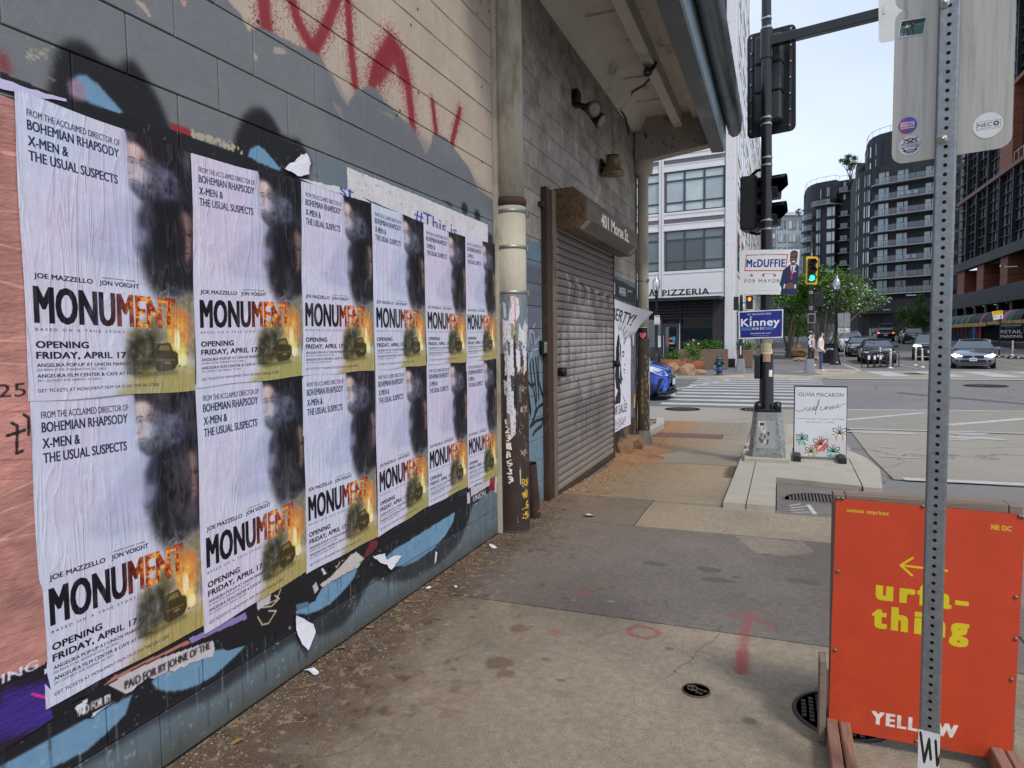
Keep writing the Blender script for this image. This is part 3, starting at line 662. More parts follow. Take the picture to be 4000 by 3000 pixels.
def wallpaint(name, cv, jc=.0, grain=220, bump=.0012, porous=0.):
 t = NT(name); im = bpy.data.images.get(cv.nm) if hasattr(cv, 'nm') else None
 if im is None: im = cv.image(name+' print'); cv.nm = im.name
 n = imgnode(t, im, 'POS', cv, (1, 2)); c = n.outputs['Color']
 g = t.noise(grain, 3, .7)
 c = t.mix(1., c, t.ramp(t.noise(5, 6, .65), .2, .8, .92, 1.08), 'MULTIPLY')
 if porous: c = t.mix(t.ramp(g, .42, .30, 0, porous), c, tuple(v*.25 for v in (1, 1, 1))) if False else t.mix(1., c, t.ramp(g, .3, .6, 1-porous, 1+porous*.4), 'MULTIPLY')
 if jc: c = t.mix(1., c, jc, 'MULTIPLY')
 t.col(c); t.rough(.72 if not porous else .92); t.b.inputs['Specular IOR Level'].default_value = .35
 h = t.math('ADD', g, t.math('MULTIPLY', t.noise(22, 5, .7), 2.)); t.bump(h, bump if not porous else .004); MATS[name] = t.m; return t.m
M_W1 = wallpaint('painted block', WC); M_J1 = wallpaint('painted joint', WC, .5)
BW, BH = .402, .2032
def blockrow(k): return .105 if k % 2 == 0 else .306
_bmesh = {}
def block(parent, y0, y1, k, m, z0=None):
 y0 += .0024; y1 -= .0024
 if y1-y0 < .03: return
 key = (round(y1-y0, 3), m.name)
 if key not in _bmesh:
  _bmesh[key] = MB().box((-.02, 0, 0), (.04, y1-y0, BH-.0048), bev=.003).mesh('block', m)
 o = link('block', _bmesh[key], parent, (random.uniform(-.0012, .0012), (y0+y1)/2, k*BH+BH/2+random.uniform(-.0006, .0006)))
def courses(parent, ya, yb, k0, k1, m, holes=()):
 for k in range(k0, k1):
  ph = blockrow(k); y = ph+math.floor((ya-ph)/BW)*BW
  while y < yb:
   a, b = max(y, ya), min(y+BW, yb); y += BW
   segs = [(a, b)]
   for (h0, h1, z0, z1) in holes:
    if z0 < (k+.5)*BH < z1:
     ns = []
     for s0, s1 in segs:
      if s1 <= h0 or s0 >= h1: ns.append((s0, s1))
      else:
       if s0 < h0: ns.append((s0, h0))
       if s1 > h1: ns.append((h1, s1))
     segs = ns
   for s0, s1 in segs: block(parent, s0, s1, k, m)
wall1 = empty('block_wall', (0, 0, 0), label='painted cinder block wall with film posters, grey over cream paint and red spray letters', cat='wall')
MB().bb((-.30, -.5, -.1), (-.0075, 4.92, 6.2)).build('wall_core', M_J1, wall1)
courses(wall1, .55, 4.86, 0, 21, M_W1)
# ---- second bay: bare block, blue-grey dado
B2 = (170, 160, 149)
W2 = Canvas(4.8, 11.0, -.3, 5.0, 120, B2)
W2.mottle(.2, 50, 61); W2.mottle(.16, 6, 62); W2.mottle(.12, 22, 63, (1.2, .8, 1.0))
for k in range(-1, 25):       # every block weathered a little differently
 y = blockrow(k % 2)+4.4
 while y < 11:
  v = RNG.uniform(-.08, .08); W2.rect(y, k*BH, y+BW, (k+1)*BH, (150, 140, 128) if v > 0 else (84, 80, 76), abs(v)*3.4); y += BW
BG = (112, 134, 148)
W2.poly([(4.8, -.3), (6.2, -.3), (6.2, 2.41), (4.8, 2.39)], BG, .95, jag=.004, soft=.004)
W2.poly([(8.9, -.3), (11, -.3), (11, 2.37), (8.9, 2.37)], (98, 118, 130), .9, jag=.004, soft=.004)
for z in (2.19, 1.99): W2.poly([(5.52, z-.19), (5.98, z-.19), (6.0, z), (5.52, z)], (98, 92, 104), .75, soft=.02)
W2.poly([(5.52, 1.42), (5.9, 1.5), (6.0, 1.8), (5.52, 1.8)], (98, 92, 104), .7, soft=.03)
s5 = lambda x, y: (1950+x*.27125, 1050+y*.27125)
def tagl(f, pts, r, c, al=.95, cv=None, X=0., soft=.35, spray=.15): (cv or W2).stroke(WL(f, *pts, X=X), r, c, al, soft=soft, spray=spray, seed=len(pts)*7+int(pts[0][0]) % 50)
K = (26, 28, 32)
for pts in [[(450, 275), (465, 400), (490, 600), (495, 570)], [(485, 110), (500, 300), (525, 420), (545, 560)], [(510, 120), (530, 300), (545, 480)], [(535, 110), (550, 280), (565, 460)], [(555, 100), (560, 300), (600, 440)], [(445, 290), (500, 350), (525, 330)], [(550, 290), (600, 450)], [(430, 280), (470, 390), (495, 560)],
   [(535, 560), (520, 640), (490, 700), (500, 680), (560, 530), (620, 490)], [(490, 700), (540, 650), (605, 630), (590, 690), (530, 740), (512, 775)]]:
 tagl(q3, pts, .014, K)
for pts in [[(410, 820), (400, 880), (345, 900)], [(345, 880), (380, 1010), (395, 1200)], [(345, 1110), (410, 1140), (430, 1060), (440, 900), (470, 1080)], [(450, 890), (500, 920), (520, 1080), (580, 980)], [(520, 790), (490, 850)], [(550, 1155), (480, 1180), (440, 1300), (400, 1500), (375, 1460)]]:
 tagl(s5, pts, .008, (190, 205, 216), .7)
for k in range(90):
 y = RNG.choice([RNG.uniform(5.2, 6.15), RNG.uniform(9.0, 10.6)]); z = RNG.uniform(0, .6); W2.stroke([(y, z), (y, z-RNG.uniform(.05, .2))], RNG.uniform(.002, .008), (60, 64, 62), .35, soft=.8)
Z2 = (W2.v0+(np.arange(W2.h)+.5)/W2.res)[:, None]; Y2 = (W2.u0+(np.arange(W2.w)+.5)/W2.res)[None]; nn2 = vnoise(W2.h, W2.w, 26, 88, 5, .65)
W2.blend(np.clip((.55-Z2+(nn2-.5))/.3, 0, 1)*(Y2 > 8.9), 0, 0, (118, 88, 62), .9)          # soil-splashed foot of the wall
W2.blend(np.clip((.75-Z2+(nn2-.5)*1.4)/.3, 0, 1)*(nn2 > .5)*(Y2 > 8.9), 0, 0, (54, 44, 36), .8)
W2.blend(np.clip((.2-Z2)/.2, 0, 1)*(Y2 < 8.9), 0, 0, (100, 88, 74), .6)
W2.blend(np.clip((Z2-3.3)/1.1, 0, 1)*np.clip(nn2*1.6-.3, 0, 1), 0, 0, (66, 60, 54), .5)        # shade high on the wall, painted in as blotchy darkening
W2.blend((nn2 > .62)*np.clip((Z2-2.5), 0, 1)*.5, 0, 0, (96, 76, 84), .45)
for y0, c in ((9.06, (40, 34, 30)), (9.9, (52, 44, 36))):
 W2.poly([(y0, .0), (y0+.35, .0), (y0+.4, .5), (y0+.05, .62)], c, .7, soft=.02, jag=.03)
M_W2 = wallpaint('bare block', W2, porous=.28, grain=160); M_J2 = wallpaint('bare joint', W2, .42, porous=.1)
wall2 = empty('door_bay_wall', (0, 0, 0), label='bare grey cinder block wall round the roller shutter, with a blue-grey painted dado', cat='wall')
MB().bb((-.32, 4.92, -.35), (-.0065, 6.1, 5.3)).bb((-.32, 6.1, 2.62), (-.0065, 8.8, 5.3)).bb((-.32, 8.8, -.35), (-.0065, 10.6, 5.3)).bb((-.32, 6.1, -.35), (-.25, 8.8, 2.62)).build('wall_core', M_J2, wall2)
courses(wall2, 5.0, 10.46, -1, 23, M_W2, holes=[(6.04, 8.83, -1, 2.9)])
wall3 = empty('side_wall', (0, 0, 0), label='dark far side wall of the warehouse round the corner', cat='wall')
MB().bb((-14, 10.5, -.3), (-.05, 10.62, 6.2)).build('wall_core', M_W2, wall3)
# ---- cut strip and first column
COLM = mat('weathered concrete', srgb(176, 168, 150), .88, var=.14, scale=5, c2=srgb(112, 98, 76), c2lo=.54, c2hi=.75, c2scale=4, bump=.006, bscale=40, stretch=(1, 1, .35))
DARKC = mat('sooty concrete', srgb(112, 104, 96), .9, var=.2, scale=3, c2=srgb(48, 42, 38), c2lo=.5, c2hi=.8, bump=.008, bscale=25)
RUST = mat('rusty steel', srgb(66, 50, 42), .7, .3, var=.25, scale=9, c2=srgb(110, 66, 40), c2lo=.56, c2hi=.75, c2scale=8, bump=.002, bscale=40)
STRAP = mat('steel strap', srgb(150, 148, 142), .45, .7, var=.15)
def bark(c, y, z0, z1, r, cv, name, parent, m, n=28):
 """cylinder skin with a print wrapped round it: u = arc length from the -y side, v = height"""
 mb = MB(); mb.smooth = True; vs = []; uv = []; nz = 8
 for j in range(nz+1):
  for i in range(n+1):
   a = -2.4+2.95*i/n; rr = r+.0015*sin(i*3.1+j*2.3)
   vs.append((c+rr*cos(a), y+rr*sin(a), z0+(z1-z0)*j/nz)); uv.append((i/n, j/nz))
 mb.add(vs, [[j*(n+1)+i, j*(n+1)+i+1, (j+1)*(n+1)+i+1, (j+1)*(n+1)+i] for j in range(nz) for i in range(n)], uv); return mb.build(name, m, parent)
CX, CY = .085, 5.0
col1 = empty('column', (0, 0, 0), label='round concrete column between the poster wall and the roller door bay, rusty steel jacket below', cat='column')
MB().lathe([(.112, 2.62), (.108, 3.4), (.106, 4.2), (.14, 4.32), (.17, 4.5), (.17, 4.75)], (CX, CY, 0), 24).build('shaft', COLM, col1)
MB().bb((-.05, 4.865, 0), (.03, 4.905, 4.7)).build('edge_strip', COLM, col1)
MB().bb((-.04, 4.99, 4.35), (.16, 5.05, 4.75)).build('haunch', DARKC, col1)
MB().lathe([(.118, 2.56), (.126, 2.565), (.126, 2.61), (.118, 2.625)], (CX, CY, 0), 28).build('rust_ring', RUST, col1)
MB().lathe([(.121, 1.40), (.121, 2.56)], (CX, CY, 0), 28).build('jacket_upper', COLM, col1)
for z in (2.52, 2.245, 1.895):
 s_ = MB(); s_.lathe([(.1225, z-.013), (.1255, z-.012), (.1255, z+.012), (.1225, z+.013)], (CX, CY, 0), 28); s_.box((CX+.09, CY+.1, z), (.05, .045, .055), bev=.004); s_.build('strap', STRAP, col1)
# torn bills round the column and the marker tags on the steel
CV = Canvas(0, .55, 0, 1.88, 330, (58, 44, 40))
CV.mottle(.25, 40, 5); CV.mottle(.12, 8, 6)
CV.rect(0, 1.42, .55, 1.88, (112, 122, 130)); CV.rect(.2, 1.42, .25, 1.88, (150, 140, 124))
for i in range(14):
 u = RNG.uniform(0, .5); v = RNG.uniform(1.3, 1.86); CV.poly([(u, v-.15), (u+.06, v-.1), (u+.07, v+.04), (u, v+.06)], [(206, 204, 212), (196, 190, 186), (120, 116, 96), (214, 208, 214)][i % 4], .95, jag=.012, seed=i)
CV.poly([(.15, .95), (.2, .85), (.25, .8), (.27, 1.86), (.21, 1.86), (.17, 1.5)], (208, 204, 214), .97, jag=.012, seed=71)
CV.poly([(.19, .75), (.25, .78), (.26, .98), (.2, .95)], (204, 198, 204), .97, jag=.012, seed=72)
CV.poly([(.235, 1.0), (.27, 1.0), (.27, 1.55), (.245, 1.58)], (20, 20, 26), .97, jag=.008, seed=73)
CV.rect(.262, 1.5, .272, 1.86, (206, 84, 48)); CV.poly([(.29, 1.45), (.42, 1.45), (.42, 1.7), (.36, 1.6), (.31, 1.66)], (200, 196, 200), .9, jag=.012, seed=75)
CV.rect(.235, 1.28, .25, 1.31, (206, 210, 70)); CV.rect(0, .9, .1, 1.4, (92, 100, 104), .5)
CV.ell(.38, 1.47, .01, .012, (24, 24, 28))
WHM = (226, 220, 214)
z_ = .92
JT = lambda u, v: (u+.006*sin(v*61+u*90), v+.006*sin(u*83+v*40))
for g, u in (('#', .12), ('2', .13), ('3', .135), ('1', .14), ('B', .14), ('S', .145), ('3', .15), ('3', .155)):
 CV.text(g, u, u+.06, z_-.052, .05, WHM, bold=.09, fn=JT); z_ -= .066
for g, u0_, v_, h_ in (('R9LA', .29, 1.27, .055), ('XG+>', .3, 1.13, .04), ('B*K', .32, .96, .05), ('XIV', .31, .62, .04)): CV.text(g, u0_, u0_+.12, v_, h_, (206, 190, 150), bold=.02, al=.85, fn=JT)
def scrib(cv, u, v, s_, c, al, n, sd, r):
 q = random.Random(sd); p = [(u, v)]
 for _ in range(n): p.append((min(u+s_, max(u-s_*.4, p[-1][0]+q.uniform(-1, 1)*s_)), p[-1][1]-q.uniform(-.3, 1)*s_*.9))
 sm = [tuple(np.array(a)*.5+np.array(b)*.5) for a, b in zip(p[:-1], p[1:])]; cv.stroke(sm, r, c, al, soft=.7)
for k in range(22): scrib(CV, .27+.02*(k % 7)+.02*(k % 3), 1.36-k*.058, .028, (200, 188, 166), .7, 7, k, .0022)
for k in range(8): scrib(CV, .06+.01*(k % 3), 1.2-k*.13, .03, (170, 160, 150), .45, 6, k+40, .002)
for k in range(16):
 u, v = .12+RNG.uniform(0, .2), RNG.uniform(.85, 1.86); CV.poly([(u, v-.05), (u+.03, v-.06), (u+.035, v+.05), (u-.01, v+.07)], [(96, 100, 92), (206, 202, 204), (130, 128, 104), (40, 38, 40)][k % 4], .85, jag=.014, seed=k+80)
m_n = vnoise(CV.h, CV.w, 5, 21, 3, .75); CV.blend((m_n > .7).astype(float), 0, 0, (44, 36, 32), .6)
for g, v_ in (('EOH', .37), ('+AHL', .28), ('..5', .19), (':5', .11)): CV.text(g, .33, .43, v_, .06, (222, 186, 60), bold=.05, al=.95, fn=JT)
CV.poly([(.3, .4), (.315, .38), (.305, .52), (.295, .5)], (210, 206, 204), .9, jag=.004)
M_COL = printmat('column bills', CV, .7, bump=.002, bscale=30)
bark(CX, CY, .0, 1.88, .1255, CV, 'bill_skin', col1, M_COL)
MB().lathe([(.127, -.02), (.127, .02)], (CX, CY, 0), 24).build('foot', RUST, col1)
# ---- corner column
KX, KY = .105, 10.5
col2 = empty('column', (0, 0, 0), label='round concrete corner column under the canopy end, with a mushroom capital and heart sticker', cat='column')
MB().lathe([(.088, 1.5), (.083, 2.6), (.08, 3.9), (.085, 3.98), (.14, 4.02), (.155, 4.12), (.15, 4.2), (.13, 4.24)], (KX, KY, 0), 24).build('shaft', COLM, col2)
CK = Canvas(0, .42, -.2, 1.6, 220, (60, 50, 42)); CK.mottle(.25, 30, 15)
for i in range(9):
 u = RNG.uniform(.26, .36); v = RNG.uniform(.2, 1.5); CK.poly([(u, v-.16), (u+.05, v-.1), (u+.06, v+.08), (u, v+.06)], [(206, 204, 208), (130, 122, 96), (190, 186, 180)][i % 3], .9, jag=.012, seed=i+40)
for i in range(16): scrib(CK, .2+.02*(i % 3), 1.35-i*.09, .03, (214, 208, 196), .85, 6, i+9, .0035)
for i in range(6): CK.poly([(.1, .9-.1*i), (.15, .88-.1*i), (.15, .98-.1*i), (.1, .96-.1*i)], (150, 140, 60), .5, jag=.014, seed=i)
bark(KX, KY, -.2, 1.5, .1, CK, 'bill_skin', col2, printmat('corner bills', CK, .75, bump=.002))
MB().lathe([(.16, -.25), (.15, -.1), (.12, .02), (.1, .1)], (KX, KY, 0), 14, sm=False).build('concrete_foot', DARKC, col2)
for z in (2.4, 1.95): MB().lathe([(.09, z-.01), (.093, z-.009), (.093, z+.009), (.09, z+.01)], (KX, KY, 0), 24).box((KX+.08, KY-.05, z), (.04, .03, .04)).build('strap', STRAP, col2)
HS = Canvas(0, .16, 0, .26, 500, (22, 22, 26)); HS.poly([(.08+.052*(16*sin(t_)**3)/16, .14+.052*(13*cos(t_)-5*cos(2*t_)-2*cos(3*t_)-cos(4*t_))/16) for t_ in np.linspace(0, 6.2, 40)], (236, 150, 160)); HS.poly([(.08+.044*(16*sin(t_)**3)/16, .141+.044*(13*cos(t_)-5*cos(2*t_)-2*cos(3*t_)-cos(4*t_))/16) for t_ in np.linspace(0, 6.2, 40)], (206, 40, 62))
for k, tx in enumerate(('MY', 'CANDY', 'VOTE')): HS.text(tx, .05, .11, .155-.018*k, .009, (250, 220, 225))
HS.ell(.035, .06, .012, .011, (206, 40, 62)); HS.ell(.125, .075, .014, .012, (206, 40, 62)); HS.rect(0, 0, .16, .006, (220, 220, 220)); HS.rect(0, .254, .16, .26, (220, 220, 220))
mb = MB(); mb.smooth = True; n = 8; vs = []; uv = []
for i in range(n+1):
 a = -pi/2-.75+1.7*i/n
 for v in (0, 1): vs.append((KX+.092*cos(a), KY+.092*sin(a), 1.42+.27*v)); uv.append((i/n, v))
mb.add(vs, [[2*i, 2*i+2, 2*i+3, 2*i+1] for i in range(n)], uv); st = mb.build('sticker', printmat('heart sticker', HS, .4, bump=0))
tag(st, 'black sticker with a red heart wrapped round the corner column', 'sticker')
# ---- canopy
can = empty('canopy', (0, 0, 4.6), label='grimy concrete canopy over the roller door with a metal gutter along its edge', cat='canopy')
can.location = (0, 0, 0)
SOF = mat('stained soffit', srgb(196, 190, 180), .9, var=.14, scale=1.8, c2=srgb(74, 66, 56), c2lo=.56, c2hi=.74, c2scale=2.2, bump=.01, bscale=14)
Y0, Y1 = 3.9, 10.5
MB().bb((0, Y0, 4.80), (1.05, Y1, 4.95)).build('slab', SOF, can)
mb = MB(); mb.prism([(0, 4.60), (.10, 4.62), (.20, 4.80), (0, 4.80)], Y0, Y1, lambda u, v, w_: (u, w_, v)); mb.build('cove', SOF, can)
MB().bb((.59, Y0, 4.60), (.715, Y1-.1, 4.80), bev=.006).build('rib', SOF, can)
MB().bb((.86, Y0, 4.70), (1.03, Y1-.1, 4.80), bev=.004).build('edge_rib', SOF, can)
for y in (10.42, 5.05):
 mb = MB(); mb.prism([(.02, 4.18), (.25, 4.19), (1.09, 4.30), (1.04, 4.58), (1.02, 4.80), (.02, 4.80)], y-.11, y+.11, lambda u, v, w_: (u, w_, v)); mb.build('cantilever_beam', mat('spalled beam', srgb(158, 151, 141), .92, var=.18, scale=4, c2=srgb(44, 38, 34), c2lo=.6, c2hi=.66, c2scale=14, bump=.02, bscale=18), can)
for y in (6.9, 8.7, 9.6):
 MB().bb((.1, y-.02, 4.775), (.59, y+.02, 4.802)).build('joint_ridge', SOF, can)
ZN = mat('zinc flashing', srgb(98, 104, 106), .55, .35, var=.2, scale=4, c2=srgb(140, 142, 146), c2lo=.5, c2hi=.7, c2scale=2, stretch=(1, .5, 1))
mb = MB(); mb.prism([(1.03, 4.80), (1.045, 4.60), (1.10, 4.25), (1.268, 4.245), (1.268, 4.80)], Y0, 10.62, lambda u, v, w_: (u, w_, v)); mb.build('flashing', ZN, can)
MB().bb((1.27, Y0, 4.26), (1.30, 10.62, 4.95), bev=.002).build('fascia', mat('pale fascia', srgb(160, 178, 190), .5, .2, var=.1), can)
for (a, b) in ((Y0, 5.8), (5.815, 8.2), (8.215, 10.75)):
 mb = MB(); mb.smooth = True; pr = [(1.305, 4.78), (1.305, 4.62), (1.33, 4.53), (1.39, 4.475), (1.46, 4.49), (1.51, 4.56), (1.525, 4.78)]
 vs = [(x, y, z) for y in (a, b) for x, z in pr]+[(x+(.004 if x < 1.4 else -.004), y, z+.006) for y in (a, b) for x, z in pr]; L = len(pr)
 fs = [[i, i+1, L+i+1, L+i] for i in range(L-1)]+[[2*L+i, 3*L+i, 3*L+i+1, 2*L+i+1] for i in range(L-1)]
 mb.add(vs, fs); mb.smooth = False; mb.add([(x, b, z) for x, z in pr], [list(range(L))])
 mb.build('gutter', mat('gutter metal', srgb(104, 108, 112), .38, .75, var=.22, scale=3, c2=srgb(60, 62, 64), c2lo=.5, c2hi=.7, stretch=(1, .6, 1)), can)
for y in (5.8, 8.2, 10.74): MB().lathe([(.112, y-.01), (.116, y-.009), (.116, y+.009), (.112, y+.01)], (1.415, 0, 4.6), 16, axis='Y').build('gutter_joint', ZN, can) if False else MB().bb((1.3, y-.008, 4.70), (1.53, y+.008, 4.785)).build('gutter_bracket', ZN, can)
cb = mat('black cable', srgb(36, 30, 28), .7)
MB().tube([(.02, 9.55, 4.62), (.10, 9.4, 4.72), (.2, 9.2, 4.79), (.4, 9.0, 4.795), (.58, 8.7, 4.79)], .012, 6).tube([(.02, 9.9, 4.45), (.03, 9.6, 4.60), (.03, 9.0, 4.63)], .014, 6).build('cable', cb, can)
# security camera-like lamp under the rib
fl = empty('canopy_spotlight', (0, 0, 0), label='small black spotlight screwed to the underside of the canopy rib', cat='spotlight')
BKM = mat('black metal', srgb(26, 25, 27), .45, .4, var=.15)
MB().tube([(.72, 7.95, 4.64), (.70, 7.9, 4.57), (.67, 7.86, 4.54)], .025, 8).build('arm', BKM, fl)
MB().tube([(.62, 8.02, 4.57), (.655, 7.82, 4.50)], [.038, .05], 14).build('housing', BKM, fl)
MB().lathe([(.0001, 0), (.03, 0), (.034, .006)], (0, 0, 0), 14).build('lens', mat('dull lens', srgb(120, 116, 110), .2), fl, (.657, 7.812, 4.497), (radians(70), 0, radians(8)))
# twin floodlight
fd = empty('floodlight', (0, 0, 0), label='twin bulb floodlight on the block wall above the roller door', cat='light')
MB().bb((0, 7.02, 3.98), (.07, 7.16, 4.15), bev=.01).tube([(.0, 7.3, 4.2), (.02, 7.15, 4.12)], .012, 6).build('junction_box', BKM, fd)
for (a, b) in (((.06, 7.05, 4.0), (.30, 6.80, 3.83)), ((.06, 7.12, 4.0), (.30, 7.1, 3.80))):
 a, b = Vector(a), Vector(b); MB().tube([a, a.lerp(b, .5)], .02, 8).tube([a.lerp(b, .5), a.lerp(b, .7), b], [.028, .055, .085], 16).build('lamp_head', BKM, fd)
 q = (b-a).normalized(); MB().lathe([(.0001, .012), (.04, .01), (.078, 0)], (0, 0, 0), 16).build('lens', mat('frosted lens', srgb(116, 112, 104), .3), fd, b+q*.002, q.to_track_quat('Z', 'Y').to_euler())
# bell shaped wall lamp
bl = empty('wall_lamp', (0, 0, 0), label='tarnished bell shaped wall lamp on a bracket above the roller shutter box', cat='light')
BR = mat('tarnished brass', srgb(128, 110, 78), .4, .55, var=.2, scale=12, c2=srgb(90, 76, 52))
MB().bb((0, 8.25, 3.53), (.03, 8.38, 3.72), bev=.006).build('back_plate', BKM, bl)
MB().tube([(.03, 8.31, 3.66), (.08, 8.27, 3.64)], .02, 8).build('bracket', BKM, bl)
MB().lathe([(.045, .11), (.075, .10), (.082, .05), (.09, 0), (.11, -.05), (.135, -.09), (.15, -.10), (.15, -.115)], (.16, 8.22, 3.62), 22).build('shade', BR, bl)
MB().lathe([(.075, .105), (.078, .115), (.0001, .125)], (.16, 8.22, 3.62), 22).build('cap', BKM, bl)
# ---- roller door
rd = empty('roller_door', (0, 7.66, 0), label='grey steel roller shutter with faded graffiti in rusty guide rails', cat='shutter'); rd.location = (0, 0, 0)
SH = Canvas(6.35, 9.0, -.2, 2.65, 190, (138, 131, 126)); SH.mottle(.12, 60, 3)
SH.poly([(6.4, 2.2), (9, 2.3), (9, 2.65), (6.4, 2.65)], (112, 104, 100), .8, soft=.05)
SH.poly([(6.4, 1.75), (7.6, 1.95), (9, 1.9), (9, 2.4), (6.4, 2.3)], (112, 102, 102), .6, soft=.04, jag=.05)
SH.poly([(6.7, 1.0), (6.95, 1.9), (7.6, 2.0), (8.0, 1.6), (8.8, 1.7), (8.85, 1.0), (8.0, .9), (7.4, .85)], (176, 172, 168), .6, soft=.03, jag=.03)
for i in range(30):
 u = 6.5+i*.078+RNG.uniform(-.03, .03); v = 1.7+RNG.uniform(-.15, .3); SH.stroke([(u, v), (u+RNG.uniform(-.02, .08), v-.2), (u+RNG.uniform(-.04, .04), v-RNG.uniform(.3, .6))], RNG.uniform(.006, .016), (58, 56, 58), RNG.uniform(.3, .75), soft=.8, spray=.2, seed=i)
for i in range(34):
 u = 6.95+i*.045+RNG.uniform(-.02, .02); v = .95+.15*sin(i*.5); SH.stroke([(u, v), (u+.03, v-.15), (u+RNG.uniform(-.04, .04), v-RNG.uniform(.3, .6))], RNG.uniform(.005, .012), (66, 58, 70), RNG.uniform(.4, .85), soft=.7)
for i in range(9): SH.poly([(6.62+i*.24+.09*cos(a)*RNG.uniform(.7, 1.2), 1.45+.10*sin(i)+.22*sin(a)*RNG.uniform(.8, 1.2)) for a in np.linspace(0, 5.9, 12)], (196, 192, 190), .5, soft=.01, jag=.02, seed=i)
for i in range(11): SH.stroke([(6.7+i*.19, 2.2-i*.02), (6.83+i*.2, 2.08), (6.75+i*.2, 1.92)], .018, (40, 36, 38) if i % 2 else (206, 204, 202), .5, soft=.6, spray=.3, seed=i)
SH.poly([(6.4, .2), (9, .2), (9, -.2), (6.4, -.2)], (150, 140, 124), .6, soft=.08)
SH.mottle(.07, 5, 12)
t = NT('shutter steel'); nim = imgnode(t, SH.image('shutter print'), 'POS', SH, (1, 2)); t.col(t.mix(1., nim.outputs['Color'], t.ramp(t.noise(30, 4, .7, stretch=(1, 1, .2)), .2, .8, .86, 1.1), 'MULTIPLY')); t.rough(.5); t.b.inputs['Metallic'].default_value = .35; t.bump(t.noise(80, 3), .0008); SHM = t.m
pz = .0762; pr = [(.004, 0), (.020, .004), (.026, .012), (.0285, .036), (.026, .058), (.021, .066), (.008, .070), (.004, pz)]
mb = MB(); mb.smooth = True; L = len(pr); vs = [(x, y, z) for y in (6.26, 8.80) for x, z in pr]; mb.add(vs, [[i, i+1, L+i+1, L+i] for i in range(L-1)]); slat = mb.mesh('slat', SHM)
zbot = -.095
for i in range(35):
 o = link('slat', slat, rd, (0.0+random.uniform(-.001, .001), 0, .0+i*pz)); o.rotation_euler.x = 0.0
MB().bb((.0, 6.26, -.06), (.05, 8.80, .002), bev=.004).build('bottom_bar', RUST, rd)
MB().bb((-.1, 6.0, -.3), (.07, 8.86, -.055)).build('threshold', DARKC, rd)
MB().bb((0, 5.985, -.04), (.062, 6.02, 2.93), bev=.004).bb((0, 6.02, -.04), (.048, 6.165, 2.93), bev=.003).bb((-.02, 5.90, 2.74), (.04, 5.985, 2.78)).build('guide_rail', RUST, rd)
MB().bb((0, 6.165, -.04), (.060, 6.262, 2.93), bev=.004).build('rail_lip', mat('worn rail', srgb(122, 104, 88), .6, .3, var=.2, scale=8, c2=srgb(84, 66, 52)), rd)
MB().bb((0, 8.795, -.14), (.034, 8.85, 2.62), bev=.004).build('guide_rail', RUST, rd)
BXM = mat('hood paint', srgb(104, 94, 82), .6, .25, var=.14, scale=5, c2=srgb(78, 68, 58), c2lo=.5, c2hi=.7, stretch=(1, .4, 2))
ho = [(0, 2.985), (.20, 2.99), (.325, 2.868), (.325, 2.69), (.225, 2.60), (.07, 2.60), (.0, 2.63)]
hood = MB().prism(ho, 6.385, 8.94, lambda u, v, w_: (u, w_, v)).build('hood', BXM, rd)
MB().prism(ho, 6.375, 6.385, lambda u, v, w_: (u*1.012, w_, v)).build('end_plate', mat('rust plate', srgb(104, 80, 52), .75, .2, var=.25, scale=14, c2=srgb(66, 46, 34), c2lo=.52, c2hi=.64, c2scale=16, bump=.002), rd)
MB().prism(ho, 8.94, 8.95, lambda u, v, w_: (u*1.012, w_, v)).build('end_plate', RUST, rd)
PT = mat('pale tape', srgb(150, 146, 130), .7)
nrm = Vector((.69, 0, -.73))
for y0 in (6.44, 8.72):
 MB().add([(.2355+.004+(.08 if k in (2, 3) else 0), y0+(.14 if k in (1, 2) else 0), 2.6055+(.074 if k in (2, 3) else 0)) for k in range(4)], [[0, 1, 2, 3]]).build('tape_patch', PT, rd)
mb = MB(); text_mb(mb, '401 Morse St.', lambda u, v, w_: (.3265, u, v), 6.97, 8.36, 2.70, .14, bold=.022); lt = mb.build('lettering', mat('stencil white', srgb(214, 212, 206), .7, var=.06), rd)
for (y, z) in ((6.36, 1.205), (8.80, 1.19)): MB().lathe([(.03, 0), (.045, .01), (.045, .07), (.035, .085)], (.03, y, z), 14, axis='X').build('shutter_lock', BKM, rd)
# lock box, clip, stub pipe
lb = empty('key_lockbox', (0, 0, 0), label='small black key lockbox screwed to the blue painted blocks left of the shutter', cat='lockbox')
MB().bb((0, 5.89, 1.385), (.045, 5.985, 1.515), bev=.008).build('body', BKM, lb); MB().bb((.045, 5.90, 1.40), (.056, 5.975, 1.505), bev=.004).lathe([(.012, .05), (.012, .062)], (0, 5.94, 1.48), 10, axis='X').build('dial_cover', STRAP, lb)
sp = empty('steel_stub', (0, 0, 0), label='short dark steel pipe stub standing against the wall beside the column', cat='pipe')
MB().tube([(.115, 5.40, -.03), (.105, 5.33, .48)], .055, 18, cap=False).build('pipe', RUST, sp); MB().tube([(.114, 5.395, .06), (.1135, 5.39, .075)], .058, 18).build('wire_loop', STRAP, sp)
